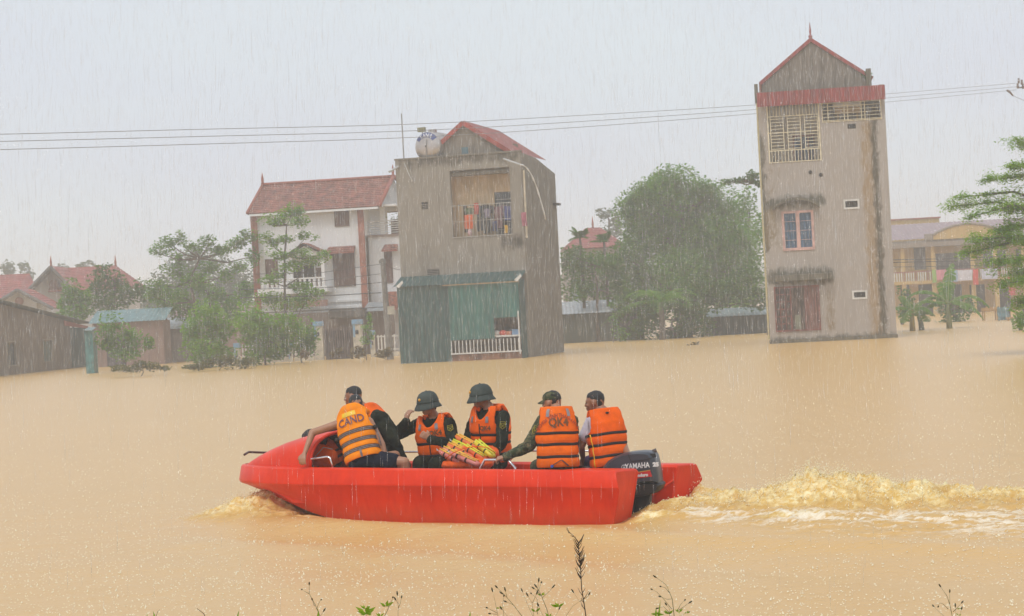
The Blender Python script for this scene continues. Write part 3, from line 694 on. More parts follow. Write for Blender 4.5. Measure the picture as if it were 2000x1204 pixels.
def tower():
    F = Front(1505, 672, math.radians(-7.1)); D = 7.0
    x1 = F.at(1752, 660)[0]
    root = thing('tower_house', 'tall narrow bare concrete house with red metal skirt and pointed gable on the right', 'house', F.o, F.yaw)
    Wd = x1; zt = 11.55
    gl = F.rect(1499, 197, 1602, 317); gr = F.rect(1604, 192, 1722, 237)
    zt = F.at(1600, 172)[1]
    w1 = F.rect(1530, 414, 1588, 487); v1 = F.rect(1650, 392, 1676, 406); w2 = F.rect(1514, 560, 1601, 646); v2 = F.rect(1667, 570, 1691, 582)
    v0 = F.rect(1655, 242, 1672, 252)
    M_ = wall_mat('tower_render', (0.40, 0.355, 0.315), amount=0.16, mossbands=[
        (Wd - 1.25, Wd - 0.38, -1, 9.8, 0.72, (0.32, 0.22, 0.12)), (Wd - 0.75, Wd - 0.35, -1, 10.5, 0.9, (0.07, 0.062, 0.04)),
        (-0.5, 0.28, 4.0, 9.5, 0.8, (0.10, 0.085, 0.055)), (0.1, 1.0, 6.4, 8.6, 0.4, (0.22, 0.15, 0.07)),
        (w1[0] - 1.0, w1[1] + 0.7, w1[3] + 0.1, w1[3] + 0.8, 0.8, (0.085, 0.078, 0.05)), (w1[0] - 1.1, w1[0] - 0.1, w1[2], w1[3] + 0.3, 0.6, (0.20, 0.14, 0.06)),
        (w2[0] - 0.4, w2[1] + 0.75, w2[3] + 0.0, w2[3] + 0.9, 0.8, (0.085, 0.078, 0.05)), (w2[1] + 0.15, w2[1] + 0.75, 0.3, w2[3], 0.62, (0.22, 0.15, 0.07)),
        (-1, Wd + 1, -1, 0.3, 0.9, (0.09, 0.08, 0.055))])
    holes = [gl, gr, w1, v1, w2, v2, v0]
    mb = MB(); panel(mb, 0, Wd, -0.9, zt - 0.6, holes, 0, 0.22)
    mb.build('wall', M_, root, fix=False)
    body = MB()
    body.box(0, 0.225, -0.9, 0.2, D, zt); body.box(Wd - 0.2, 0.225, -0.9, Wd, D, zt); body.box(0.2, D - 0.2, -0.9, Wd - 0.2, D, zt)
    for zf in (3.3, 7.0): body.box(0.2, 0.225, zf - 0.1, Wd - 0.2, D - 0.2, zf)
    body.box(0.2, 2.0, gl[2] - 0.25, Wd - 0.2, D - 0.2, gl[2] - 0.1)
    body.box(0.2, 0.225, gl[2] - 0.25, Wd - 0.2, 2.0, gl[2] - 0.1)
    body.box(0.2, 1.0, zt - 0.65, Wd - 0.2, D - 0.2, zt - 0.5)
    body.box(gl[1] + 0.02, 0.225, gl[2] - 0.1, gl[1] + 0.14, 2.0, zt - 0.65)
    body.build('side_walls', M_, root)
    # room behind the balcony grille
    iw = MB(); iwn = F.rect(1549, 264, 1592, 316, 0.9)
    panel(iw, 0.21, gl[1] + 0.0, gl[2] - 0.1, zt - 0.66, [(iwn[0], min(iwn[1], gl[1] - 0.15), iwn[2], iwn[3])], 0.9, 1.0)
    iw.build('balcony_wall', mat('pale_lime_wall', (0.34, 0.30, 0.26), 0.9, 0.2, 2, col2=(0.24, 0.21, 0.17)), root, fix=False)
    BR = mat('brown_red_wood', (0.19, 0.065, 0.05), 0.6, 0.3, 4)
    BL = mat('blue_curtain', (0.045, 0.10, 0.19), 0.85, 0.45, 3, stretch=(9, 1, .3))
    wx0, wx1 = iwn[0], min(iwn[1], gl[1] - 0.15); fr = MB()
    for a in (wx0, (wx0 * 2 + wx1) / 3, (wx0 + 2 * wx1) / 3, wx1 - 0.07): fr.box(a, 0.86, iwn[2], a + 0.07, 0.93, iwn[3])
    fr.box(wx0, 0.855, iwn[3] - 0.08, wx1, 0.925, iwn[3]); o = fr.build('balcony_door', BR, root)
    MB().box(wx0 + 0.07, 0.95, iwn[2], wx1, 0.97, iwn[3]).build('curtain', BL, o)
    # plumbing pipes and air unit behind right grille
    MB().tube([F.local(1626, 206, 0.4), F.local(1682, 203, 0.4)], 0.13, 12).build('water_pipe', mat('white_pvc', (0.75, 0.72, 0.68), 0.35), root, smooth='auto')
    mb = MB(); q = F.rect(1630, 209, 1680, 222, 0.5); mb.box(q[0], .5, q[2], q[1], .7, q[3])
    mb.box(q[0] + 0.1, .55, q[2] - 0.5, q[0] + 0.18, .65, q[2]); mb.box(q[1] - 0.18, .55, q[2] - 0.5, q[1] - 0.1, .65, q[2])
    mb.build('rack', mat('tan_board', (0.50, 0.32, 0.14), 0.7), root)
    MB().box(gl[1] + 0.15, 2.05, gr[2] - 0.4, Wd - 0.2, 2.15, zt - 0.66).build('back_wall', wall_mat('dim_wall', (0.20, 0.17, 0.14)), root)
    # corner posts and grille
    g = MB(); x0, xr, z0, z1 = gl
    r = 0.03
    for x in (x0 + r, xr - r): g.box(x - r, -0.03, z0, x + r, 0.03, z1)
    ztop = F.at(1550, 216)[1]; zmid = F.at(1550, 258)[1]; zlow = F.at(1550, 293)[1]
    z3 = F.at(1550, 226)[1]
    for i, z in enumerate((z0 + r, zlow, zmid, z3, z1 - 0.05)): g.box(x0 + 2 * r, -0.028, z - 0.02, xr - 2 * r, 0.028, z + 0.02)
    fr = g.build('grille_frame', CREAM, root)
    n = 16
    for i in range(1, n):
        x = x0 + (xr - x0) * i / n
        bar('grille_bar', z1 - z3 - 0.08, False, CREAM, root, x, -0.033, z3 + 0.02, 0.014)
        bar('grille_bar', zlow - z0 - 0.06, False, CREAM, root, x, -0.033, z0 + 0.05, 0.014)
    for k in range(3):
        xa = x0 + (xr - x0) * (0.06 + k * 0.325); L = (xr - x0) * 0.245
        for i in range(10):
            z = zlow + 0.07 + (z3 - zlow - 0.1) * i / 9.6
            if abs(z - zmid) > 0.04: bar('grille_bar', L, True, CREAM, root, xa, -0.034, z, 0.013)
        for x in (xa, xa + L): bar('grille_bar', z3 - zlow - 0.05, False, CREAM, root, x, -0.037, zlow + 0.025, 0.017)
    x0, xr, z0, z1 = gr; g = MB()
    for x in (x0 + r, x0 + 0.28, x0 + 1.0, x0 + 1.15, x0 + 1.75, x0 + 1.9, xr - r): g.box(x - 0.02, -0.03, z0, x + 0.02, 0.03, z1)
    g.box(x0, -0.026, z0 + 0.01, xr, 0.026, z0 + 0.05); g.box(x0, -0.026, z1 - 0.05, xr, 0.026, z1 - 0.01)
    g.build('grille_frame', CREAM, root)
    for i in range(6): bar('grille_bar', xr - x0 - 0.1, True, CREAM, root, x0 + 0.05, -0.04, z0 + 0.08 + i * (z1 - z0 - 0.1) / 6.0, 0.013)
    # upper casement window
    x0, xr, z0, z1 = w1; PK = mat('pink_window_paint', (0.62, 0.38, 0.34), 0.6, 0.15)
    mb = MB(); panel(mb, x0 - 0.05, xr + 0.05, z0 - 0.05, z1 + 0.05, [(x0 + 0.06, x0 * .5 + xr * .5 - 0.08, z0 + 0.07, z1 - 0.05), (x0 * .5 + xr * .5 + 0.08, xr - 0.06, z0 + 0.07, z1 - 0.05)], -0.05, 0.06)
    wf = mb.build('window', PK, root, fix=False)
    for (a, b) in ((x0 + 0.02, (x0 + xr) / 2 - 0.09), ((x0 + xr) / 2 + 0.09, xr - 0.02)):
        MB().box(a, 0.05, z0 + 0.02, b, 0.07, z1 - 0.02).build('pane', mat('blue_pane', (0.045, 0.11, 0.20), 0.18, 0.5, 3, stretch=(7, 1, .4)), wf)
        for j in range(1, 4): bar('glazing_bar', b - a, True, PK, wf, a, 0.04, z0 + (z1 - z0) * j / 4, 0.008)
    # curved hood over it and flat hood over the lower one
    MS = wall_mat('mossy_concrete', (0.16, 0.14, 0.10), (0.03, 0.03, 0.02), 0.9)
    h = F.rect(1508, 385, 1600, 400); pts = []
    for i in range(13):
        t = i / 12; pts.append((h[0] + (h[1] - h[0]) * t, h[2] - 0.12 + 0.42 * math.sin(math.pi * t) ** 0.7))
    poly = pts + [(p[0], p[1] - 0.10) for p in reversed(pts)]
    MB().prism(poly, -0.42, -0.003).build('window_hood', MS, root, smooth='auto')
    h = F.rect(1512, 536, 1626, 548); MB().box(h[0], -0.45, h[2], h[1], -0.003, h[3]).build('window_hood', MS, root, bevel=0.02)
    # lower window: red barred grille with open shutter
    x0, xr, z0, z1 = w2; RD = mat('red_oxide_steel', (0.21, 0.055, 0.04), 0.6, 0.3, 5)
    mb = MB(); mid = x0 + (xr - x0) * 0.36; m2 = x0 + (xr - x0) * 0.66
    panel(mb, x0 - 0.02, xr + 0.02, z0 - 0.03, z1 + 0.03, [(x0 + 0.05, mid - 0.03, z0 + 0.05, z1 - 0.05), (mid + 0.03, xr - 0.05, z0 + 0.05, z1 - 0.05)], -0.06, 0.05)
    wf = mb.build('window', RD, root, fix=False)
    for j in range(1, 6): bar('glazing_bar', mid - x0 - 0.06, True, RD, wf, x0 + 0.03, -0.03, z0 + (z1 - z0) * j / 6, 0.02)
    for j in (1, 2): bar('glazing_bar', z1 - z0 - 0.1, False, RD, wf, x0 + (mid - x0) * j / 3, -0.02, z0 + 0.05, 0.018)
    MB().box(m2, 0.0, z0 + 0.05, xr - 0.05, 0.04, z1 - 0.05).build('shutter', mat('faded_red_shutter', (0.21, 0.085, 0.065), 0.7, 0.35, 3, stretch=(6, 1, .5)), wf)
    MB().box(x0 + 0.03, 0.12, z0 + 0.03, m2, 0.16, z1 - 0.03).build('pane', mat('brown_pane', (0.12, 0.075, 0.055), 0.5, 0.5, 4, stretch=(4, 1, 1)), wf)
    MB().box(mid + 0.15, 0.08, z0 + 0.05, mid + 0.4, 0.13, z0 + 0.7).build('curtain', mat('greenish_cloth', (0.22, 0.22, 0.16), 0.9), wf)
    for (q, fm) in ((v1, 1), (v2, 1), (v0, 0)):
        x0, xr, z0, z1 = q
        mb = MB(); panel(mb, x0 - 0.06 * fm, xr + 0.06 * fm, z0 - 0.06 * fm, z1 + 0.06 * fm, [(x0 + .02, xr - .02, z0 + .02, z1 - .02)], -0.03 * fm - 0.004, 0.05)
        vf = mb.build('vent', mat('white_vent_paint', (0.68, 0.66, 0.62), 0.6) if fm else MS, root, fix=False)
        lv = MB(); lv.box(x0, 0.16, z0, xr, 0.2, z1)
        for k in range(1, 4): lv.box(x0 + (xr - x0) * k / 4 - 0.02, 0.01, z0 + .02, x0 + (xr - x0) * k / 4 + 0.02, 0.04, z1 - .02)
        lv.build('louvre', DARK, vf)
    for (px, py) in ((1583, 337), (1603, 342)):
        c = F.local(px, py, 0); MB().tube([(c.x, -0.03, c.z), (c.x, 0.0, c.z)], 0.09, 10).build('hole_disc', DARK, root)  # dark capped disc stands in for the darkness inside a wall hole
    # plinth lip
    MB().box(-0.04, -0.05, -0.6, Wd + 0.04, -0.003, 0.16).build('plinth', MS, root, bevel=0.02)
    # downpipe strip left edge
    MB().tube([(-0.06, 0.05, 0.2), (-0.05, 0.05, 11)], 0.045, 8).build('downpipe', mat('yellowed_pipe', (0.55, 0.47, 0.25), 0.5), root)
    # corrugated red skirt under the parapet
    a = F.local(1478, 203, -0.5); b = F.local(1725, 189, -0.5); mb = MB(); h = 0.58
    corr_sheet(mb, (-0.04, -0.42, zt - 0.72), (Wd + 0.02, -0.42, zt - 0.72), (-0.04, -0.34, zt - 0.08), (Wd + 0.02, -0.34, zt - 0.08), 0.13, 0.035)
    mb.build('metal_skirt', REDM, root)
    mb = MB(); mb.box(-0.02, -0.3, zt - 0.26, Wd + 0.0, -0.003, zt - 0.14); mb.build('ledge', M_, root)
    MB().box(0, 0.0, zt - 0.6, Wd, 0.22, zt - 0.05).build('parapet', M_, root)
    MB().box(-0.13, 0.0, zt - 0.5, 0.03, 0.25, zt + 0.35).build('post', MS, root)
    px = F.at(1697, 150)[0]; MB().box(px - 0.1, 0.3, zt - 0.3, px + 0.12, 0.5, zt + 0.75).build('post', MS, root)
    # gable
    ap = F.at(1583, 77, 0.6); gl_ = F.at(1488, 160, 0.6); grr = F.at(1700, 150, 0.6)
    zb = zt - 0.35
    GM = wall_mat('dark_gable_render', (0.21, 0.18, 0.15), (0.06, 0.055, 0.045), 0.7, vscale=1.5)
    MB().prism([(gl_[0], zb), (grr[0], zb), (grr[0], grr[1] - 0.1), (ap[0], ap[1] - 0.12), (gl_[0], gl_[1] - 0.15)], 0.6, 0.8).build('gable', GM, root)
    mb = MB(); e = 0.06
    for (p, q) in ((gl_, ap), (ap, grr)):
        p, q = Vector((p[0], 0, p[1])), Vector((q[0], 0, q[1])); t = (q - p).normalized(); nn = Vector((-t.z, 0, t.x))
        if nn.z < 0: nn = -nn
        q2 = q + t * (0.0 if q.z > p.z else 0.12); p2 = p - t * (0.0 if p.z > q.z else 0.12)
        A = [p2 - nn * .09, q2 - nn * .09, q2 + nn * .06, p2 + nn * .06]
        v = [(c.x, 0.5, c.z) for c in A] + [(c.x, D, c.z) for c in A]
        mb.add(v, [(0, 1, 2, 3), (7, 6, 5, 4), (0, 4, 5, 1), (1, 5, 6, 2), (2, 6, 7, 3), (3, 7, 4, 0)])
    mb.build('roof', REDM, root)
    MB().tube([(ap[0], 0.55, ap[1]), (ap[0], 0.55, ap[1] + 0.12), (ap[0], 0.55, ap[1] + 0.2), (ap[0], 0.55, ap[1] + 0.36), (ap[0], 0.55, ap[1] + 0.75)], [0.05, 0.1, 0.04, 0.05, 0.008], 8).build('finial', REDM, root, smooth=True)
    # clump of dead creeper on the gable shoulder
    P = clump_points((grr[0] - 0.15, 0.5, grr[1] + 0.05), (0.25, 0.15, 0.18), 60, np.random.RandomState(2)); V, Fq = leaves(P, 0.12)
    link_mesh('creeper', np_mesh('creeper', V, Fq), leaf_mat('leaf_dark', *LEAVES['dark']), root)
tower()

def cloth_mesh(w, h, seed, kind='sheet'):
    """hanging garment hanging from z=0 downwards, folded on the line, real thickness"""
    rs = random.Random(seed); mb = MB()
    def sheet(x0, x1, z0, z1, ph):
        n = 8; rows_f, rows_b = [], []
        for j in range(6):
            t = j / 5; z = z0 + (z1 - z0) * t
            f, b = [], []
            for i in range(n + 1):
                u = i / n; y = 0.025 * math.sin(u * 11 + ph) * (0.4 + t) + 0.01 * math.sin(9 * t + ph)
                x = x0 + (x1 - x0) * u + 0.015 * math.sin(5 * t + ph)
                f.append((x, y - 0.012, z)); b.append((x, y + 0.012, z))
            rows_f.append(f); rows_b.append(b)
        mb.grid(rows_f); mb.grid([list(reversed(r)) for r in rows_b])
        mb.add([rows_f[0][0], rows_f[0][-1], rows_b[0][-1], rows_b[0][0]], [(0, 1, 2, 3)])
        mb.add([rows_f[-1][0], rows_f[-1][-1], rows_b[-1][-1], rows_b[-1][0]], [(0, 1, 2, 3)])
    if kind == 'trousers':
        sheet(-w / 2, w / 2, 0, -h * 0.3, 0); sheet(-w / 2, -0.02, -h * 0.3, -h, 1); sheet(0.02, w / 2, -h * 0.3, -h * 0.97, 2)
    elif kind == 'shirt':
        sheet(-w / 2, w / 2, 0, -h, rs.random() * 6); sheet(-w * 0.72, -w / 2, -0.02, -h * 0.4, 1); sheet(w / 2, w * 0.72, -0.02, -h * 0.42, 2)
    else: sheet(-w / 2, w / 2, 0, -h, rs.random() * 6)
    return mb

def grey_house():
    yaw = math.radians(-14); F = Front(783, 711, yaw); D0 = 1.1; D = 7.9
    root = thing('grey_house', 'bare cement two storey house with red gable, steel tank and green lean-to', 'house', F.o, F.yaw)
    x1 = F.at(1020, 699)[0]
    zt = F.at(890, 306, D0)[1]
    og = F.rect(881, 330, 998, 462, D0); v1 = F.rect(823, 395, 836, 409, D0)
    xl = F.at(776, 400, D0)[0]; xr = F.at(1021, 400, D0)[0]
    M_ = wall_mat('cement_render', (0.285, 0.255, 0.215), (0.12, 0.11, 0.09), 0.40, mossbands=[(xr - 1.2, xr + 0.1, 4.7, 5.5, 0.75, (0.05, 0.045, 0.035)), (xl, xr, zt - 0.5, zt + .3, 0.65, (0.08, 0.07, 0.05)), (xl + .4, xl + 2.3, 4.2, 5.6, 0.35, (0.15, 0.12, 0.09))])
    mb = MB(); panel(mb, xl, xr, -0.8, zt, [og, v1], D0, D0 + 0.22); mb.build('wall', M_, root, fix=False)
    b = MB(); b.box(xl, D0 + 0.222, -0.8, xl + 0.2, D, zt); b.box(xl + .2, D - 0.2, -0.8, xr - 0.2, D, zt - 0.7)
    # right side wall with sloping parapet
    b.add([(xr - 0.2, D0 + 0.222, -0.8), (xr, D0 + 0.222, -0.8), (xr, D, -0.8), (xr - 0.2, D, -0.8), (xr - 0.2, D0 + 0.222, zt), (xr, D0 + 0.222, zt), (xr, D0 + 3, zt - 0.1), (xr - 0.2, D0 + 3, zt - 0.1), (xr, D, zt - 0.62), (xr - 0.2, D, zt - 0.62)],
          [(0, 3, 2, 1), (1, 2, 8, 6, 5), (0, 4, 7, 9, 3), (4, 5, 6, 7), (7, 6, 8, 9), (0, 1, 5, 4), (2, 3, 9, 8)])
    b.box(xl + 0.2, D0 + 0.222, zt - 0.85, xr - 0.2, D - 0.3, zt - 0.7); b.box(xl + .2, D0 + .222, og[2] - 0.3, xr - .2, D0 + 2.2, og[2] - 0.12)
    b.build('side_walls', wall_mat('dark_side_cement', (0.225, 0.205, 0.175), (0.085, 0.085, 0.06), 0.65), root)  # side and back walls in a darker, more heavily stained cement
    # coping cracks where slabs meet
    MB().box(xl - 0.03, D0 - 0.04, zt, xr + 0.03, D0 + 0.24, zt + 0.08).build('coping', wall_mat('coping', (0.20, 0.18, 0.145), (0.05, 0.05, 0.04), 0.8), root, bevel=0.01)
    # loggia
    dl = D0 + 0.75; OC = mat('ochre_lime_wall', (0.52, 0.37, 0.21), 0.95, 0.2, 1.5, col2=(0.38, 0.28, 0.17), stretch=(2, 2, .7))
    wn_ = F.rect(967, 375, 998, 463, dl)
    mb = MB(); panel(mb, og[0] - .1, og[1] + 0.3, og[2] - .12, og[3] + 0.15, [(wn_[0], wn_[1] + 0.05, wn_[2], wn_[3])], dl, dl + 0.15)
    mb.box(og[0] - 0.1, D0 + 0.224, og[2] - 0.12, og[0] + 0.0, dl, og[3] + .1); mb.box(og[1], D0 + 0.224, og[2] - 0.12, og[1] + 0.1, dl, og[3] + .1)
    mb.build('loggia_wall', OC, root, fix=False)
    bm_ = F.rect(881, 330, 998, 394, D0); MB().box(og[0], D0 + 0.02, F.at(940, 330, D0)[1], og[1], D0 + 0.2, og[3]).build('lintel', M_, root)
    w = MB(); a, c, z0, z1 = wn_[0], wn_[1] + 0.05, wn_[2], wn_[3]
    w.box(a, dl + 0.05, z0, a + 0.05, dl + 0.1, z1); w.box(c - 0.05, dl + 0.05, z0, c, dl + 0.1, z1)
    wf = w.build('dark_window', mat('dark_green_frame', (0.05, 0.06, 0.05), 0.6), root)
    MB().box(a + .05, dl + 0.06, z0, c - .05, dl + 0.08, z1).build('pane', WINGL, wf)
    for i in range(1, 6): bar('glazing_bar', c - a - 0.1, True, mat('grey_bar', (0.3, 0.3, 0.28), 0.5), wf, a + 0.05, dl + 0.03, z0 + (z1 - z0) * i / 6, 0.012)
    sl = F.rect(902, 403, 909, 455, D0 + 0.9); MB().box(og[0] + 0.35, dl - 0.03, sl[2], og[0] + 0.5, dl - 0.003, sl[3]).build('door_slot', DARK, root)
    # balcony lip and light rail
    zl = F.at(940, 462, D0)[1]; zr = F.at(940, 400, D0)[1]
    rail = MB(); rail.box(og[0] + 0.0, D0 - 0.05, zl, og[1], D0 - 0.02, zl + 0.03); rail.box(og[0], D0 - 0.05, zr, og[1], D0 - 0.02, zr + 0.025); rail.box(og[0], D0 - .05, (zl + zr) / 2, og[1], D0 - .02, (zl + zr) / 2 + .02)
    rl = rail.build('balcony_rail', mat('grey_rail', (0.42, 0.40, 0.37), 0.5), root)
    n = 17
    for i in range(n + 1): bar('rail_bar', zr - zl, False, mat('grey_rail', (0,0,0)), rl, og[0] + 0.02 + (og[1] - og[0] - 0.04) * i / n, D0 - 0.036, zl, 0.008)
    MB().box(v1[0] + .002, D0 + 0.08, v1[2] + .002, v1[1] - .002, D0 + 0.12, v1[3] - .002).build('vent', DARK, root)
    for i in range(3): bar('vent_bar', v1[1] - v1[0], True, M_, root, v1[0], D0 + 0.06, v1[2] + (v1[3] - v1[2]) * (i + 0.7) / 4, 0.012)
    q = F.rect(835, 526, 858, 539, D0); mb = MB(); mb.box(q[0], D0 - 0.03, q[2], q[1], D0 - .003, q[3]); vb = mb.build('vent', DARK, root)
    for i in range(4): bar('vent_bar', q[1] - q[0], True, M_, root, q[0], D0 - 0.036, q[2] + (q[3] - q[2]) * (i + 0.5) / 4, 0.012)
    # gable and roof
    dg = D0 + 0.5; ap = F.at(905, 240, dg); er = F.at(1000, 302, dg); el_x = F.at(836, 310, dg)[0]
    zb = zt + 0.08
    GM = wall_mat('gable_cement', (0.23, 0.20, 0.165), (0.07, 0.06, 0.05), 0.6)
    gw = F.rect(898, 286, 916, 303, dg)
    MB().prism([(el_x, zb - .4), (er[0] - .1, zb - .4), (er[0] - .1, zb), (ap[0], ap[1]), (el_x, zb)], dg, dg + 0.2).build('gable', GM, root)
    mb = MB(); mb.box(gw[0], dg - 0.04, gw[2], gw[1], dg - 0.004, gw[3]); wf = mb.build('window', GM, root)
    MB().box(gw[0] + .1, dg - 0.06, gw[2] + 0.02, gw[1] - 0.02, dg - 0.045, gw[3] - 0.05).build('pane', mat('teal_pane', (0.09, 0.17, 0.20), 0.4), wf)
    for nm_, (p, q) in (('left', ((el_x - 0.1, zb - 0.02), ap)), ('right', (ap, (er[0] + .05, zb - 0.1)))):
        p, q = Vector((p[0], 0, p[1])), Vector((q[0], 0, q[1])); t = (q - p).normalized(); nn = Vector((-t.z, 0, t.x))
        if nn.z < 0: nn = -nn
        mb = MB(); corr_sheet(mb, (p.x + nn.x * .08, dg - 0.1, p.z + nn.z * .08), (p.x + nn.x * .08, D, p.z + nn.z * .08), (q.x + nn.x * .08, dg - 0.1, q.z + nn.z * .08), (q.x + nn.x * .08, D, q.z + nn.z * .08), 0.2, 0.02, tuple(nn))
        mb.build('roof_sheet', mat('red_roof_sheet', (0.30, 0.07, 0.06), 0.45, 0.2, 2), root)
        A = [p - nn * 0.10, q - nn * 0.10, q + nn * 0.09, p + nn * 0.09]
        v = [(c.x, dg - 0.16, c.z) for c in A] + [(c.x, dg - 0.11, c.z) for c in A]
        MB().add(v, [(0, 1, 2, 3), (7, 6, 5, 4), (0, 4, 5, 1), (1, 5, 6, 2), (2, 6, 7, 3), (3, 7, 4, 0)]).build('verge_board', mat('red_verge', (0.36, 0.045, 0.03), 0.5, 0.2), root)
    c = F.local(1003, 282, dg + 3.5); MB().tube([(c.x, c.y, c.z - .7), (c.x, c.y, c.z)], 0.2, 12).build('roof_vent', GM, root)
    # lean-to of green corrugated sheet
    GRN = mat('dark_green_sheet', (0.028, 0.085, 0.08), 0.5, 0.25, 2, stretch=(4, 4, .4), col2=(0.02, 0.045, 0.045))
    GRN2 = mat('teal_shutter_sheet', (0.035, 0.15, 0.13), 0.45, 0.2, 2, stretch=(4, 4, .4))
    zh = F.at(830, 556)[1]; xs = F.at(878, 620)[0]; zop = F.at(950, 662)[1]; zrl = F.at(950, 690)[1]
    xg = F.at(966, 640)[0]; zg = F.at(990, 620)[1]
    mb = MB(); corr_sheet(mb, (0, 0, -0.5), (xs, 0, -0.5), (0, 0, zh), (xs, 0, zh), 0.18, 0.03); mb.build('sheet_wall', GRN, root)
    mb = MB(); corr_sheet(mb, (xs + 0.02, -0.06, zop), (xg, -0.06, zop), (xs + 0.02, -0.06, zh), (xg, -0.06, zh), 0.18, 0.025)
    corr_sheet(mb, (xg + 0.01, -0.06, zg), (x1, -0.06, zg), (xg + 0.01, -0.06, zh), (x1, -0.06, zh), 0.18, 0.025); mb.build('shutter', GRN2, root)
    mb = MB(); corr_sheet(mb, (x1, 0.0, -0.5), (x1, D0, -0.5), (x1, 0.0, zh), (x1, D0, zh), 0.18, 0.02, (1, 0, 0)); mb.build('sheet_wall', GRN, root)
    mb = MB(); corr_sheet(mb, (0, 0.0, -0.5), (0, D0, -0.5), (0, 0.0, zh), (0, D0, zh), 0.18, 0.02, (-1, 0, 0)); mb.build('sheet_wall', GRN, root)
    z9 = F.at(890, 536, D0)[1]
    mb = MB(); corr_sheet(mb, (-0.15, -0.15, zh - 0.05), (x1 + 0.1, -0.15, zh - 0.05), (-0.15, D0 - 0.01, z9), (x1 + 0.1, D0 - 0.01, z9), 0.2, 0.02, (0, -.5, .85)); mb.build('canopy', GRN, root)
    MB().box(xs - .2, -0.19, zh - 0.12, x1 + 0.05, -0.15, zh - 0.07).build('canopy_edge', mat('rust_edge', (0.36, 0.26, 0.15), 0.6), root)
    for px in (783, 1014):
        a = F.at(px, 550)[0]; MB().prism([(a - .18, zh - .02), (a + .12, zh + .22), (a + .16, zh + .12), (a - .05, zh - 0.1)], -0.2, -0.16).build('end_flashing', WHITEM, root)
    bk = MB(); bk.box(xs + .05, 0.75, -0.4, x1 - 0.05, 0.8, zg + 0.2); bk.build('shop_back_wall', mat('brown_back_wall', (0.13, 0.085, 0.06), 0.9, 0.5, 4), root)
    MB().box(xs + 0.02, 0.0, -0.5, x1 - 0.02, 0.04, zrl - 0.02).build('kerb_board', mat('rusty_board', (0.27, 0.13, 0.075), 0.8, 0.3, 3), root)
    sh = MB(); zs = F.at(990, 656)[1]; sh.box(xg, 0.1, zs - 0.05, x1 - .1, 0.7, zs); sh.build('shelf', WHITEM, root)
    rail = MB(); zr2 = F.at(950, 663)[1]; rail.box(xs, -0.1, zrl, x1, -0.07, zrl + 0.06)
    rail.box(x1 - 0.08, -0.11, zrl - .1, x1 - 0.03, -0.065, zg + .25); rail.box(xg, -0.1, zs, x1 - 0.08, -0.07, zs + 0.03)
    rl = rail.build('railing', WHITEM, root)
    n = 19
    for i in range(n): bar('rail_bar', zr2 - zrl - 0.06, False, WHITEM, rl, xs + 0.05 + (x1 - xs - 0.15) * i / (n - 1), -0.085, zrl + 0.06, 0.018)
    # drain spouts
    a, b_ = F.local(760, 336, D0 - 0.5), F.local(778, 326, D0); MB().tube([a, b_], 0.05, 8).build('spout', mat('grey_pvc', (0.5, 0.5, 0.48), 0.4), root)
    a, b_ = F.local(984, 311, D0), F.local(1016, 322, D0 - 0.9); MB().tube([a, b_], 0.045, 8).build('spout', mat('grey_pvc', ()), root)
    MB().tube([F.local(1023, 333, D0 - 0.05), F.local(1029, 465, D0 - .05)], 0.045, 8).build('downpipe', mat('cream_pipe', (0.6, 0.52, 0.38), 0.5), root)
    MB().tube([F.local(789, 318, D0 - .05), F.local(796, 335, D0 - .05), F.local(805, 355, D0 - .05)], 0.02, 6).build('hose', mat('grey_pvc', ()), root)
    a = F.local(1100, 386, D0 + 8); MB().box(xr, D - 0.8, 6.9, xr + 0.25, D - 0.2, 7.0).build('bracket', DARK, root)
    P = F.o; MW = Matrix.Translation(P) @ Matrix.Rotation(yaw, 4, 'Z')
    # water arcing off the right spout
    s = F.local(1016, 322, D0 - 0.9); e = F.local(1066, 430, D0 + 1.0); pts = []
    for i in range(15):
        t = i / 14; pts.append(MW @ Vector((s.x + (e.x - s.x) * t ** .8, s.y + (e.y - s.y) * t, s.z - (s.z - e.z) * t * t)))
    tag(MB().tube(pts, [0.03 + 0.015 * math.sin(i * 2.1) for i in range(15)], 6).build('water_jet', mat('spout_water', (0.8, 0.82, 0.84), 0.2), None, smooth=True), 'thin arc of rainwater pouring from the right roof spout', 'water jet')
    # things standing on the house
    p = F.local(789, 315, D0 + .05); p2 = F.local(789, 222, D0 + .05)
    t = MW @ p; o = tag(MB().tube([(0, 0, -0.1), (0, 0, p2.z - p.z)], 0.03, 8).build('antenna_pole', mat('galvanised_pole', (0.35, 0.35, 0.35), 0.5, metal=.3)), 'thin bare pole standing on the left corner of the grey house roof', 'pole'); o.location = t
    # tank
    c = F.local(832, 286, D0 + 0.2); R_ = 0.66; tk = thing('water_tank', 'round stainless steel water tank lying on a frame on the roof', 'water tank', MW @ Vector((c.x, c.y, zt + .08)), yaw - math.radians(12))
    zc = c.z - (zt + .08); L = 1.9
    prof = [(0.0, .05), (.02, .35), (.06, .52), (.14, .62), (.22, .66)]
    rows = []
    for (yy, rr) in prof + [(0.5, .66)] : rows.append([(rr * math.cos(a), yy, zc + rr * math.sin(a)) for a in np.linspace(0, 2 * math.pi, 40, endpoint=False)])
    for k in range(1, 13):
        yy = 0.5 + k * (L - 0.9) / 12; rr = .66 + (0.015 if k % 2 else -0.01); rows.append([(rr * math.cos(a), yy, zc + rr * math.sin(a)) for a in np.linspace(0, 2 * math.pi, 40, endpoint=False)])
    for (yy, rr) in reversed(prof): rows.append([(rr * math.cos(a), L - yy, zc + rr * math.sin(a)) for a in np.linspace(0, 2 * math.pi, 40, endpoint=False)])
    ST = mat('stainless_steel', (0.55, 0.50, 0.47), 0.28, 0.1, 2, metal=0.75)
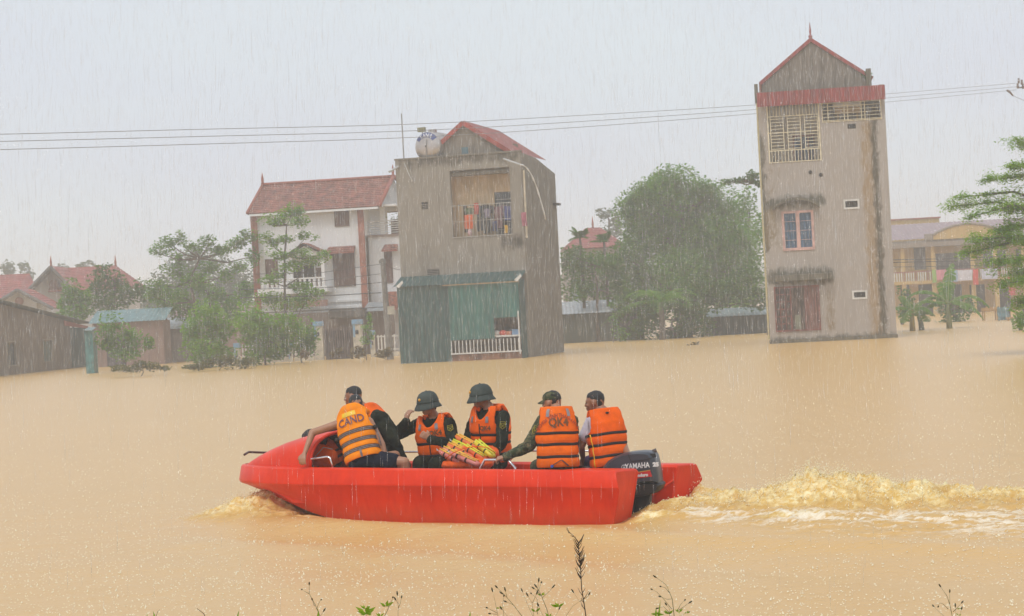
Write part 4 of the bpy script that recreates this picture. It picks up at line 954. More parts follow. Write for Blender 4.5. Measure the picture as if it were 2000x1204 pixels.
    mb = MB(); mb.grid(rows, True); mb.build('tank_body', ST, tk, smooth=True)
    # blue printed arc with the maker's word
    BLU = mat('blue_print', (0.035, 0.06, 0.22), 0.5)
    def on_face(r, a): 
        yy = np.interp(r, [.05, .35, .52, .62, .66], [0, .02, .06, .14, .22]) - 0.012
        return (r * math.cos(a), yy, zc + r * math.sin(a))
    rows = [[on_face(r, a) for a in np.linspace(math.radians(35), math.radians(148), 24)] for r in (.40, .48, .56, .62)]
    band = MB().grid(rows).build('blue_band', BLU, tk, fix=False)
    tv, tf = text_geo('TANA', 0.24)
    V = []
    for (x, y) in tv:
        r = 0.42 + y; a = math.radians(91) - x / 0.5 * 1.0; q = on_face(r, a); V.append((q[0], q[1] - 0.012, q[2]))
    link_mesh('lettering', np_mesh('lettering', V, tf), mat('white_print', (0.8, 0.8, 0.8), 0.5), band)
    fr = MB()
    for yy in (0.35, L - 0.35):
        for sx in (-.5, .5): fr.tube([(sx * 1.15, yy, 0.0), (sx, yy, zc - 0.35)], 0.025, 6)
        fr.tube([(-.58, yy, 0.03), (.58, yy, 0.03)], 0.025, 6)
    fr.build('frame', ST, tk)
    mb = MB(); mb.tube([(0.0, 0.7, zc + .6), (0.0, 0.7, zc + .78)], 0.2, 14); mb.build('lid', ST, tk)
    MB().tube([(0.05, -0.02, zc + 0.3), (-0.0, -0.02, zc - 0.4), (0.05, 0.0, -0.0)], 0.02, 6).build('pipe', mat('galvanised_pole', ()), tk)
    mb = MB().box(-.5, 0.2, zc + .68, -.15, 0.35, zc + .88); mb.tube([(-.3, .28, zc + .55), (-.3, .28, zc + .7)], .02, 6); mb.build('float_box', mat('olive_box', (0.22, 0.22, 0.12), 0.7), tk)
    # washing on the balcony line
    dline = D0 + 0.35
    def hang(px, py, w_, h_, col, name, label, cat, kind='sheet', dy=0.0, m=None):
        o = cloth_mesh(w_, h_, int(px), kind).build(name, m or mat('cloth_%s_%d' % (name, int(px)), col, 0.9, 0.2, 6), None, smooth=True, fix=False)
        o.location = MW @ F.local(px, py, dline + dy); o.rotation_euler = (0, 0, yaw)
        tag(o, label, cat, 'washing hung on the balcony')
    hang(915, 420, .40, .62, (0.75, 0.13, 0.03), 'towel', 'bright orange cloth hung low at the left of the balcony washing', 'cloth', dy=-.2)
    hang(917, 407, .34, .26, (0.13, 0.17, 0.09), 'shirt', 'small green shirt above the orange cloth', 'shirt', 'shirt')
    hang(930, 397, .20, .50, (0.55, 0.08, 0.06), 'shirt', 'small red top hanging right of the green shirt', 'shirt', 'sheet', -.1)
    hang(936, 402, .28, 1.15, (0.035, 0.04, 0.05), 'trousers', 'leftmost pair of black trousers on the balcony line', 'trousers', 'trousers')
    hang(948, 400, .28, 1.30, (0.05, 0.055, 0.06), 'trousers', 'black trousers behind the lavender shirt on the balcony', 'trousers', 'trousers', .1)
    hang(951, 408, .22, .40, (0.28, 0.24, 0.33), 'shirt', 'pale lavender shirt among the black trousers', 'shirt', 'shirt', -.15)
    hang(959, 402, .26, 1.15, (0.04, 0.042, 0.055), 'trousers', 'black trousers right of the lavender shirt on the balcony', 'trousers', 'trousers')
    hang(966, 432, .20, .45, (0.09, 0.11, 0.26), 'shorts', 'blue shorts hanging low right of the black trousers', 'shorts', 'trousers', -.2)
    hang(973, 404, .34, .95, (0.20, 0.10, 0.12), 'shirt', 'dull maroon long shirt before the dark balcony window', 'shirt', 'shirt')
    hang(981, 400, .26, .55, (0.24, 0.20, 0.22), 'shirt', 'grey shirt between the maroon and the blue washing', 'shirt', 'shirt', .1)
    hang(991, 403, .30, .62, (0.07, 0.09, 0.26), 'shirt', 'blue shirt at the right end of the balcony line', 'shirt', 'shirt')
    hang(988, 440, .16, .36, (0.70, 0.42, 0.03), 'cloth', 'small yellow cloth hung under the blue shirt', 'cloth', 'sheet', -.3)
    hang(1023, 415, .22, .60, (0.40, 0.12, 0.17), 'cloth', 'pink cloth hung by the downpipe at the house corner', 'cloth', 'sheet', -.6)
    pts = [MW @ F.local(893, 401, dline), MW @ F.local(940, 402, dline), MW @ F.local(998, 398, dline)]
    tag(MB().tube(pts, 0.012, 5).build('washing_line', DARK), 'thin washing line across the balcony opening', 'washing line')
    c = MW @ F.local(918, 461, D0 + .1); mb = MB(); mb.tube([(0, 0, 0), (0, 0, .18), (0, 0, .26), (0, 0, .3)], [.09, .1, .05, .04], 10)
    o = mb.build('bottle', mat('pink_plastic', (0.65, 0.40, 0.42), 0.4), None, smooth=True); o.location = c; tag(o, 'pale pink plastic bottle standing on the balcony edge', 'bottle')
    # goods on the shelf in the lean-to
    for i, (px, py, rx, col, lab, nm_, cat) in enumerate(((970, 652, .16, (0.65, 0.62, 0.58), 'white sack at the left end of the lean-to shelf', 'sack', 'sack'), (982, 648, .17, (0.62, 0.10, 0.07), 'red bundle on the lean-to shelf', 'bundle', 'bundle'),
            (994, 649, .15, (0.62, 0.22, 0.12), 'orange bowl on the lean-to shelf', 'bowl', 'bowl'), (1009, 648, .18, (0.18, 0.30, 0.48), 'pale blue box at the right end of the shelf', 'box', 'box'))):
        x, z = F.at(px, py, 0.3); mb = MB()
        if nm_ == 'box': mb.box(-rx, -.15, 0, rx, .15, .26)
        elif nm_ == 'bowl': mb.tube([(0, 0, 0), (0, 0, .05), (0, 0, .16), (0, 0, .18)], [.08, .13, .18, .17], 14)
        else:
            mb.ball((0, 0, .12), (rx, .15, .13), 12, 7)
            mb.v = [(a + 0.02 * math.sin(c * 40 + b * 9), b + 0.02 * math.sin(a * 31), c) for a, b, c in mb.v]
        o = mb.build(nm_, mat('goods_%d' % i, col, 0.7), None, smooth=nm_ != 'box', bevel=0.01 if nm_ == 'box' else 0); o.location = MW @ Vector((x, 0.3, zs)); o.rotation_euler.z = yaw; tag(o, lab, cat)
grey_house()

TILE = mat('clay_tile_roof', (0.30, 0.105, 0.075), 0.75, 0.3, 2.5, bump=0.3, col2=(0.13, 0.055, 0.045))
WHW = wall_mat('white_wall_paint', (0.78, 0.78, 0.78), (0.30, 0.29, 0.27), 0.22)
PINKC = mat('terracotta_column', (0.38, 0.13, 0.085), 0.8, 0.2)
BROWN = mat('brown_shutters', (0.15, 0.07, 0.055), 0.7, 0.3, 5, stretch=(8, 8, .5))
def tiled_slope(parent, A, B, C_, D_, course=0.28, wave=0.24, m=None):
    """roof slope: A-B eave left to right, D-C ridge; tile courses are stepped, joined geometry"""
    A, B, C_, D_ = map(Vector, (A, B, C_, D_)); n = max(3, int((D_ - A).length / course)); nrm = (B - A).cross(D_ - A).normalized()
    if nrm.z < 0: nrm = -nrm
    mb = MB(); k = max(4, int((B - A).length / wave)) * 2
    for j in range(n):
        t0, t1 = j / n, (j + 1) / n + 0.01
        r0 = [A.lerp(D_, t0).lerp(B.lerp(C_, t0), i / k) + nrm * (0.05 + 0.025 * (i % 2)) for i in range(k + 1)]
        r1 = [A.lerp(D_, t1).lerp(B.lerp(C_, t1), i / k) + nrm * (0.012 + 0.025 * (i % 2)) for i in range(k + 1)]
        rb = [A.lerp(D_, t0).lerp(B.lerp(C_, t0), i / k) for i in range(k + 1)]
        mb.grid([rb, r0, r1])
    o = mb.build('tiles', m or TILE, parent, fix=False, kind='stuff')
    MB().quad(A - nrm * .06, B - nrm * .06, C_ - nrm * .06, D_ - nrm * .06).build('roof_underside', mat('roof_boards', (0.12, 0.07, 0.05), 0.9), parent)
    return o
def ridge(parent, pts, m=None, r=0.09): MB().tube(pts, r, 8).build('ridge_tile', m or mat('ridge_red', (0.34, 0.09, 0.06), 0.7), parent, smooth=True)
def finial(parent, p, h=0.7, m=None): MB().tube([p, Vector(p) + Vector((0, 0, .15)), Vector(p) + Vector((0, 0, .3)), Vector(p) + Vector((0, 0, h))], [.12, .07, .09, .01], 7).build('finial', m or mat('ridge_red', ()), parent, smooth=True)
def window(parent, x0, x1, z0, z1, y, frame, pane, nm='window', leafs=2, dep=0.06):
    mb = MB(); w = (x1 - x0) / leafs; t = 0.05
    panel(mb, x0 - .05, x1 + .05, z0 - .05, z1 + .05, [(x0 + i * w + t * .6, x0 + (i + 1) * w - t * .6, z0 + .03, z1 - .03) for i in range(leafs)], y - dep, y - .003)
    f = mb.build(nm, frame, parent, fix=False)
    for i in range(leafs): MB().box(x0 + i * w + t * .6, y - dep * .6, z0 + .03, x0 + (i + 1) * w - t * .6, y - .004, z1 - .03).build('pane', pane, f)
    return f
def awning(parent, x0, x1, z, y, out=0.7, drop=0.35):
    tiled_slope(parent, (x0, y - out, z), (x1, y - out, z), (x1 - .08, y, z + drop), (x0 + .08, y, z + drop), 0.2, 0.2)
    MB().box(x0, y - out - .02, z - .05, x1, y - out + .04, z + .01).build('awning_edge', mat('ridge_red', ()), parent)

def white_house():
    yaw = math.radians(-9); F = Front(500, 600, yaw, 119.0)
    root = thing('white_house', 'white three storey villa with brown tiled roof, terracotta columns and side balcony', 'house', F.o, yaw)
    xr = F.at(714, 500)[0]; D = 6.4
    zt = F.at(600, 412)[1]; wt = F.rect(655, 408, 680, 441); wm = F.rect(653, 488, 692, 558)
    xw = F.at(782, 500)[0]; zbw = F.at(745, 458)[1]
    mb = MB(); panel(mb, 0.05, xr, -0.8, zt, [], 0, 0.2); mb.box(0.05, .2, -.8, .25, D, zt); mb.box(xr - .2, .2, zbw, xr, D, zt); mb.box(.25, D - .2, -.8, xr - .2, D, zt); mb.build('wall', WHW, root)
    for (px, w_) in ((500, .36), (709, .34)):
        x = F.at(px, 500)[0]; MB().box(x - w_ / 2, -0.16, -.8, x + w_ / 2, -.003, zt - .02).build('column', PINKC, root)
    for z_ in (F.at(600, 592)[1], F.at(600, 604)[1]): MB().box(0.3, -0.12, z_ - .06, xr - .2, -.003, z_ + .06).build('cornice', WHW, root)
    # right wing: solid storey, open balcony, gable
    yw = 0.9
    mb = MB(); mb.box(xr, yw, -.8, xw, yw + .2, zbw - .1); mb.box(xw - .2, yw + .2, -.8, xw, D, zbw - .1); mb.build('wing_wall', WHW, root)
    MB().box(xr, yw - .12, zbw - .1, xw + .1, D, zbw + .02).build('balcony_floor', mat('brown_slab', (0.30, 0.20, 0.16), 0.8), root)
    for (px, yy) in ((740, yw), (779, yw + .1), (779, D - .3)):
        x = F.at(px, 430)[0]; MB().box(x - .13, yy, zbw + .02, x + .13, yy + .26, zt).build('pillar', WHW, root)
    rl = MB(); zr = F.at(745, 432)[1]; rl.box(xr, yw - .02, zr, xw, yw + .03, zr + .06)
    rail = rl.build('balcony_rail', WHITEM, root)
    for j in range(5): bar('rail_bar', xw - xr, True, WHITEM, rail, xr, yw + .0, zbw + .12 + j * (zr - zbw - .1) / 5, .02)
    MB().box(xr + .25, D - .3, zbw, xr + 1.0, D - .2, zt - .5).build('balcony_door', BROWN, root)
    P = clump_points((xr + 1.5, yw + .4, zbw + .8), (.6, .3, .5), 90, np.random.RandomState(3)); V, Fq = leaves(P, .14); 
    pl = thing('potted_plant', 'leafy plant on the open side balcony of the white villa', 'plant', F.o, yaw); link_mesh('foliage', np_mesh('foliage', V, Fq), leaf_mat('leaf_dark', *LEAVES['dark']), pl)
    # roof
    xs_, zs_ = F.at(488, 417); xe = F.at(742, 404)[0]; rz = F.at(640, 356, 3.2)[1]; rl_, rr_ = F.at(513, 362, 3.2)[0], F.at(768, 348, 3.2)[0]
    e = -0.55; rf = MB().box(0.3, .3, zt, xw - .2, D, zt + .12).build('roof', WHW, root)
    tiled_slope(rf, (xs_, e, zt - .02), (xe + .1, e, zt - .02), (rr_, 3.2, rz), (rl_, 3.2, rz), .27, .22)
    tiled_slope(rf, (xe + .1, D + .5, zt), (xs_, D + .5, zt), (rl_, 3.2, rz), (rr_, 3.2, rz), .4, .4)
    tiled_slope(rf, (xs_, D + .5, zt), (xs_, e, zt), (rl_, 3.2, rz), (rl_, 3.21, rz), .4, .4)
    ridge(rf, [(rl_, 3.2, rz + .1), (rr_, 3.2, rz + .1)]); ridge(rf, [(xe + .1, e, zt + .05), (rr_, 3.2, rz + .08)], r=.12); ridge(rf, [(xs_, e, zt + .05), (rl_, 3.2, rz + .08)]); ridge(rf, [(rr_ + .05, 3.2, rz + .08), (xw + .4, D + .5, zt)], r=.12)
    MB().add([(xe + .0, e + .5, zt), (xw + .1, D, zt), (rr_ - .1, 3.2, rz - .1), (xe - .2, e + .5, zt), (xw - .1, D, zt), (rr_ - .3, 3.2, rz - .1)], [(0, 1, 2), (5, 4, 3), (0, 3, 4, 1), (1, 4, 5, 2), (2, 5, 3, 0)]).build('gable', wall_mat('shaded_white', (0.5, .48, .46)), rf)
    finial(rf, (rl_, 3.2, rz + .1)); finial(rf, (rr_, 3.2, rz + .1))
    MB().box(xs_ + .1, e, zt - .16, xe, e + .08, zt - .04).build('fascia', WHW, rf)
    # windows, awnings, porch
    window(root, wt[0], wt[1], wt[2], wt[3], 0, BROWN, BROWN)
    window(root, wm[0], wm[1], wm[2], wm[3], 0, BROWN, BROWN, leafs=3)
    a = F.rect(640, 482, 697, 494); awning(root, a[0], a[1], a[2], 0)
    q = F.rect(521, 508, 542, 560); window(root, q[0], q[1], q[2], q[3], 0, BROWN, BROWN)
    q = F.rect(571, 518, 616, 572); window(root, q[0], q[1], q[2], q[3], 0, WHW, DARK, nm='door', leafs=2)
    q = F.rect(620, 525, 628, 565); window(root, q[0], q[1], q[2], q[3], 0, BROWN, BROWN, leafs=1)
    ap = F.at(594, 476, -1); l = F.at(556, 503, -1); r = F.at(642, 507, -1)
    tiled_slope(root, (l[0], 0, l[1]), (l[0], -1.3, l[1]), (ap[0], -1.3, ap[1]), (ap[0], 0, ap[1]), .2, .2); tiled_slope(root, (r[0], -1.3, l[1]), (r[0], 0, l[1]), (ap[0], 0, ap[1]), (ap[0], -1.3, ap[1]), .2, .2)
    MB().prism([(l[0] + .3, l[1] + .02), (r[0] - .3, l[1] + .02), (ap[0], ap[1] - .15)], -1.1, -1.0).build('porch_gable', WHW, root)
    for x in (l[0] + .35, r[0] - .35): MB().box(x - .1, -1.1, F.at(600, 562)[1], x + .1, -.9, l[1] + .02).build('porch_post', WHW, root)
    q = F.rect(505, 562, 641, 574, -1); MB().box(q[0], -1.2, q[2], q[1], -.003, q[3]).build('porch_slab', WHW, root)
    mb = MB(); 
    for i in range(14): x = q[0] + .3 + i * (q[1] - q[0] - .5) / 13; mb.tube([(x, -1.1, q[3]), (x, -1.1, q[3] + .2), (x, -1.1, q[3] + .45)], [.07, .1, .06], 6)
    mb.box(q[0] + .2, -1.18, q[3] + .45, q[1] - .1, -1.02, q[3] + .53); mb.build('balustrade', WHW, root)
    q = F.rect(753, 488, 765, 551, yw); window(root, q[0], q[1], q[2], q[3], yw, BROWN, BROWN, leafs=1)
    a = F.rect(749, 479, 780, 490, yw); awning(root, a[0], a[1], a[2], yw, .6)
    q = F.rect(755, 570, 782, 606, yw - 1); MB().box(q[0], yw - 1.6, q[2], q[1] + .5, yw - .3, q[3]).build('brick_annexe', mat('raw_red_brick', (0.34, 0.11, 0.07), 0.9, 0.3, 8), root)
    # ground floor shed-like canopy and front wall coloured dark for the shade under it
    q = F.rect(645, 604, 712, 622, -2.5); MB().box(q[0], -3, q[2], q[1], -1.5, q[3]).build('canopy', mat('dark_tarp', (0.10, 0.085, 0.075), 0.8, 0.4, 2), root, bevel=.1)
    q = F.rect(712, 590, 755, 608, -1.5); MB().add([(q[0], -2.2, q[2]), (q[1], -2.2, q[2]), (q[1] - .2, -.1, q[3]), (q[0] - .1, -.1, q[3])], [(0, 1, 2, 3)]).build('tin_roof', mat('grey_tin', (0.30, 0.33, 0.35), 0.4, 0.2), root)
    q = F.rect(520, 610, 772, 690, -1.4); MB().box(q[0], -1.5, -.8, q[1], -1.4, q[3]).build('ground_floor_wall', wall_mat('shaded_front_wall', (0.16, 0.12, 0.10)), root)
    q = F.rect(548, 588, 640, 600, -1.6); MB().box(q[0], -1.7, q[2], q[1], -1.5, q[3]).build('sign_band', mat('dull_red_band', (0.28, 0.14, 0.11), 0.8), root)
white_house()

# fence before the villa: blue-capped pillars, gate, pickets
BLUP = mat('sky_blue_paint', (0.16, 0.33, 0.52), 0.7, 0.2, 4, col2=(0.22, 0.30, 0.36))
CRP = mat('cream_wall_paint', (0.60, 0.55, 0.45), 0.8, 0.2)
DF = 107.0
def pillar(px0, px1, py_top, py_bot, label, cap=True):
    x0, x1 = W(px0, (py_top + py_bot) / 2, DF).x, W(px1, (py_top + py_bot) / 2, DF).x; z = W(px0, py_top, DF).z; w = x1 - x0
    root = thing('gate_pillar', label, 'pillar', ((x0 + x1) / 2, DF, 0), 0, 'blue and cream pillars of the fence before the white villa')
    MB().box(-w * .42, 0, -.8, w * .42, w * .84, z - .25).build('shaft', CRP, root)
    MB().box(-w * .5, -.05, z - .25, w * .5, w * .9, z).build('cap', BLUP, root, bevel=.02)
    MB().box(-w * .42, -.03, z - .9, -w * .2, -.003, z - .25).build('blue_strip', BLUP, root)
    MB().box(-w * .2, -.035, z - .75, w * .1, -.003, z - .55).build('plaque', mat('black_plaque', (.05, .05, .05), .4), root)
pillar(612, 632, 629, 692, 'blue capped pillar left of the dark gate'); pillar(688, 709, 625, 690, 'blue capped pillar right of the dark gate')
pillar(722, 733, 646, 688, 'narrow blue pillar right of the creeper'); pillar(456, 469, 671, 702, 'low blue pillar between the two green shrubs'); pillar(563, 572, 668, 698, 'low blue post behind the thin shrub')
def fence_run(px0, px1, ptop, label):
    a, b = W(px0, ptop, DF), W(px1, ptop, DF); root = thing('picket_fence', label, 'fence', ((a.x), DF + .1, 0), 0); L = b.x - a.x; h = a.z
    MB().box(0, 0, -.8, L, .15, .25).build('plinth', CRP, root)
    r_ = MB(); r_.box(0, .03, h - .12, L, .08, h - .06); r_.box(0, .03, .35, L, .08, .41); r_.build('rail', WHITEM, root)
    n = int(L / .17); me = None
    for i in range(n):
        if me is None: o = MB().box(-.035, -.01, .25, .035, .025, h).build('picket', WHITEM, root); me = o.data
        else: o = link_mesh('picket', me, None, root)
        o.location.x = .08 + i * .17
fence_run(470, 562, 673, 'cream picket fence behind the bright green shrub'); fence_run(573, 612, 668, 'cream picket fence between the shrub and the gate pillar'); fence_run(735, 778, 655, 'cream picket fence between narrow blue pillar and grey house')
g0, g1 = W(634, 660, DF), W(687, 660, DF); gz = W(660, 640, DF).z
gt = thing('gate', 'dark brown double gate between the two blue capped pillars', 'gate', (g0.x, DF + .2, 0)); Lg = g1.x - g0.x
MB().box(0, .05, .0, Lg, .09, gz - .1).build('panel', mat('dark_gate_paint', (0.09, 0.065, 0.06), 0.6, .4, 4), gt)
for i in range(12): bar('gate_bar', gz, False, mat('gate_bar_paint', (0.13, 0.085, 0.075), 0.5), gt, .05 + i * (Lg - .1) / 11, 0, 0, .02)
for z in (.5, gz - .15): bar('gate_rail', Lg, True, mat('gate_bar_paint', ()), gt, 0, .03, z, .03)

# concrete pole with wires in front of the villa
pd = 100.0; pt = W(747, 508, pd)
pole = thing('utility_pole', 'grey concrete utility pole left of the tall grey house', 'utility pole', (pt.x + .15, pd, 0))
MB().tube([(0, 0, -.8), (-.15, 0, pt.z)], [.19, .12], 10).build('post', mat('pole_concrete', (0.24, 0.22, 0.20), 0.9, .2), pole, smooth='auto')
MB().tube([(-.15, -.1, pt.z - .1), (-.15, .1, pt.z - .1)], .17, 12).build('drum', mat('grey_drum', (0.16, 0.16, 0.15), 0.6), pole)
b = W(757, 606, pd).z; MB().box(-.02, -.28, b - .22, .32, -.12, b + .18).build('meter_box', mat('meter_box', (0.55, 0.52, 0.42), 0.5), pole)
def wire(pts, r, name, label, group=None, m=None):
    P = [Vector(p) for p in pts]; out = []
    for i in range(len(P) - 1):
        for k in range(6): out.append(P[i].lerp(P[i + 1], k / 6) + Vector((0, 0, -0.0)))
    out.append(P[-1])
    return tag(MB().tube(out, r, 5).build(name, m or mat('black_cable', (0.05, 0.05, 0.055), 0.6), None, smooth=True), label, 'wire', group)
GWv = 'slack wires crossing in front of the white villa'
for i, (a, m_, b_, r, lab) in enumerate((((470, 536), (620, 534), (745, 516), .012, 'topmost thin slack wire across the white villa'), ((470, 552), (620, 550), (745, 535), .012, 'second slack wire down across the white villa'),
        ((470, 566), (640, 562), (745, 552), .016, 'third slack wire down across the white villa'), ((470, 582), (640, 578), (745, 572), .022, 'thick slack cable fourth down across the villa'), ((500, 612), (640, 606), (750, 600), .018, 'lowest cable across the villa front'),
        ((750, 514), (765, 524), (782, 528), .012, 'short wire from the pole top to the grey house'), ((750, 572), (765, 578), (782, 582), .014, 'short lower wire from the pole to the grey house'))):
    wire([W(*a, pd - 1), W(*m_, pd - .5), W(*b_, pd)], r, 'wire', lab, GWv)

# small red-roofed houses at far left
WH2 = wall_mat('far_white_wall', (0.52, 0.51, 0.50), (0.28, .26, .24), .3)
REDT = mat('red_sheet_roof', (0.34, 0.085, 0.075), 0.6, 0.2, 2, col2=(0.22, 0.06, 0.055))
def far_left():
    d = 150.0; F = Front(0, 600, 0, d)
    def house(name, label, wall_poly, slopes, y0, depth, extra=None):
        root = thing(name, label, 'house', F.o, 0)
        MB().prism([(F.at(*p, y0)) for p in wall_poly], y0, y0 + depth).build('wall', WH2, root)
        return root
    r1 = house('red_roof_house', 'white gabled house with long red roof and a round attic vent, far left', [(62, 562), (100, 530), (150, 566), (245, 570), (245, 660), (55, 660)], None, 2, 6)
    rf = None
    z_r = F.at(165, 524, 6)[1]; xl = F.at(104, 524, 6)[0]; xr = F.at(226, 524, 6)[0]; ze = F.at(180, 566, 1)[1]
    tiled_slope(r1, (xl + .6, 1.2, ze), (F.at(248, 566, 1)[0], 1.2, ze), (xr, 6, z_r), (xl, 6, z_r), .35, .35, REDT)
    tiled_slope(r1, (F.at(252, 566, 1)[0], 9, ze), (F.at(248, 566, 1)[0], 1.2, ze), (xr, 6, z_r), (xr, 6.1, z_r), .35, .35, REDT)
    a, l, r = F.at(101, 521, 1), F.at(58, 566, 1), F.at(150, 571, 1)
    tiled_slope(r1, (l[0], 6, l[1]), (l[0], .6, l[1]), (a[0], .6, a[1]), (a[0], 6, a[1]), .35, .35, REDT); tiled_slope(r1, (r[0], .6, r[1]), (r[0], 6, r[1]), (a[0], 6, a[1]), (a[0], .6, a[1]), .35, .35, REDT)
    finial(r1, (a[0], .8, a[1]), .8); finial(r1, (xr, 6, z_r), .9); ridge(r1, [(xl, 6, z_r), (xr, 6, z_r)])
    for (p, q) in ((l, a), (a, r)): MB().tube([(p[0], .55, p[1] - .05), (q[0], .55, q[1] - .05)], .14, 6).build('verge', mat('dark_verge', (0.13, .12, .11), .8), r1)
    c = F.at(106, 556, 2); MB().tube([(c[0], 1.9, c[1]), (c[0], 1.99, c[1])], .36, 18).build('round_vent', mat('terracotta_vent', (0.30, .13, .09), .8), r1)
    r2 = house('red_roof_house', 'low white gable with small round vent at the left edge', [(2, 592), (33, 570), (72, 592), (72, 660), (2, 660)], None, -4, 3)
    a, l, r = F.at(34, 565, -5), F.at(-6, 590, -5), F.at(104, 602, -5)
    tiled_slope(r2, (l[0], -.5, l[1]), (l[0], -5, l[1]), (a[0], -5, a[1]), (a[0], -.5, a[1]), .35, .35, REDT); tiled_slope(r2, (r[0], -5, r[1]), (r[0], -.5, r[1]), (a[0], -.5, a[1]), (a[0], -5, a[1]), .35, .35, REDT)
    for (p, q) in ((l, a), (a, r)): MB().tube([(p[0], -5.05, p[1] - .05), (q[0], -5.05, q[1] - .05)], .13, 6).build('verge', mat('dark_verge', ()), r2)
    c = F.at(38, 589, -4); MB().tube([(c[0], -4.08, c[1]), (c[0], -4.01, c[1])], .3, 16).build('round_vent', mat('terracotta_vent', ()), r2)
    r3 = house('red_roof_house', 'long plain red hip roof at the left edge behind the low gable', [(-120, 585), (60, 578), (60, 660), (-120, 660)], None, 8, 5)
    zr = F.at(30, 538, 11)[1]; ze = F.at(30, 586, 7)[1]
    tiled_slope(r3, (-10, 7, ze), (F.at(82, 580, 7)[0], 7, ze), (F.at(58, 538, 11)[0], 11, zr), (-10, 11, zr), .35, .35, REDT); ridge(r3, [(-10, 11, zr), (F.at(58, 538, 11)[0], 11, zr)])
far_left()

def barn():
    p0, p1 = G(0, 735), G(172, 716); dx = p1 - p0; yaw = math.atan2(dx.y, dx.x); L = dx.length
    root = thing('barn', 'weathered brown low barn with sloping roof line at the left edge', 'barn', (p0.x, p0.y, 0), yaw); F = Front(0, 735, yaw)
    za, zb = F.at(0, 592)[1], F.at(172, 636)[1]; x2 = F.at(138, 670)[0]; L = F.at(172, 670)[0]
    BW = wall_mat('old_barn_wall', (0.20, 0.155, 0.12), (0.055, 0.045, 0.035), 0.75)
    w1, w2 = F.rect(14, 668, 31, 714), F.rect(84, 664, 102, 706)
    xm = F.at(125, 650)[0]; zm = za + (zb - za) * (xm + 0) / L
    zlow = min(zb - .0, 1.7)
    mb = MB(); panel(mb, -6, x2, -.8, zlow, [w1, w2], 0, .2)
    mb.add([(-6, 0, zlow), (x2, 0, zlow), (x2, 0, za + (zb - za) * x2 / L), (-6, 0, za + (za - zb) * 6 / L), (-6, .2, zlow), (x2, .2, zlow), (x2, .2, za + (zb - za) * x2 / L), (-6, .2, za + (za - zb) * 6 / L)], [(0, 1, 2, 3), (7, 6, 5, 4), (1, 5, 6, 2), (2, 6, 7, 3)])
    mb.box(x2 - .2, .2, -.8, x2, 5, zb); mb.box(-6, .2, -.8, -5.8, 5, za - (zb - za) * 6 / L - .1); mb.box(-5.8, 4.8, -.8, x2 - .2, 5, zb); mb.build('wall', BW, root, fix=False)
    mb = MB(); n = 30; 
    sl = (zb - za) / L
    corr_sheet(mb, (-6, -.35, za - sl * 6 + .12), (L + .15, -.35, zb + .12), (-6, 5.5, za - sl * 6 + .12), (L + .15, 5.5, zb + .12), .25, .03, (0, 0, 1)); mb.build('roof_sheet', mat('grey_green_roof', (0.15, 0.17, 0.14), 0.6, .3), root)
    mb = MB(); corr_sheet(mb, (x2 + .02, .05, -.6), (L, .05, -.6), (x2 + .02, .05, zb - .1), (L, .05, zb - .1), .18, .025); mb.build('sheet_door', mat('dark_teal_sheet', (0.035, 0.10, 0.10), 0.6, .3, 2, stretch=(4, 4, .4)), root)
    MB().add([(xm - .1, -.06, za + sl * xm - .05), (L, -.06, zb - .05), (L, -.06, zb - .2), (xm, -.06, zb + .05)], [(0, 1, 2, 3)]).build('red_sheet', mat('red_tarp', (0.40, 0.08, 0.06), .7), root)
    for (q, c, nm) in ((w1, (0.03, .045, .05), 'dark_pane'), (w2, (0.10, .15, .14), 'green_pane')):
        f = MB(); panel(f, q[0] - .05, q[1] + .05, q[2] - .05, q[3] + .05, [(q[0] + .02, q[1] - .02, q[2] + .02, q[3] - .02)], -.04, .1); o = f.build('window', mat('old_frame', (0.27, .23, .19), .8), root, fix=False)
        MB().box(q[0], .11, q[2], q[1], .15, q[3]).build('pane', mat('pane_' + nm, c, .4), o)
        MB().box((q[0] + q[1]) / 2 - .02, .08, q[2] + .02, (q[0] + q[1]) / 2 + .02, .105, q[3] - .02).build('mullion', mat('old_frame', ()), o)
barn()

def shed(name, label, px0, px1, py_roof_t, py_roof_b, py_base, d, wallm, roofm, over=.2, door=None, back=2.5):
    F = Front(px0, py_base, 0, d); root = thing(name, label, 'shed', F.o, 0)
    x1 = F.at(px1, (py_roof_b + py_base) / 2)[0]; cx = (px0 + px1) / 2; zb = F.at(cx, py_roof_b)[1]; zt = max(F.at(cx, py_roof_t, back)[1], zb + .15)
    mb = MB(); mb.box(0, 0, -.8, x1, .15, zb); mb.box(0, .15, -.8, .15, back, zb); mb.box(x1 - .15, .15, -.8, x1, back, zb); mb.box(.15, back - .1, -.8, x1 - .15, back, zt - .05); mb.build('wall', wallm, root)
    mb = MB(); corr_sheet(mb, (-over, -.25, zb), (x1 + over, -.25, zb), (-over, back, zt), (x1 + over, back, zt), .22, .022, (0, -.2, 1)); mb.build('roof_sheet', roofm, root)
    if door:
        q = F.rect(*door); MB().box(q[0], -.04, -.6, q[1], -.003, q[3]).build('door', mat('shed_door', (0.10, .09, .10), .7, .3), root)
    return root
DG = wall_mat('mossy_dark_wall', (0.075, 0.08, 0.06), (0.03, .035, .025), .8)
shed('low_shed', 'low dark mossy shed with pale grey ribbed roof beside the tall grey house', 1082, 1258, 587, 611, 672, 118, DG, mat('pale_ribbed_roof', (0.36, 0.38, 0.40), .4, .2))
shed('low_shed', 'low dark green shed with blue-grey roof left of the tower', 1386, 1512, 601, 617, 660, 118, mat('dark_green_planks', (0.035, 0.055, 0.05), .7, .4, 2, stretch=(5, 1, .3)), mat('bluegrey_roof', (0.22, 0.28, 0.30), .4, .2))
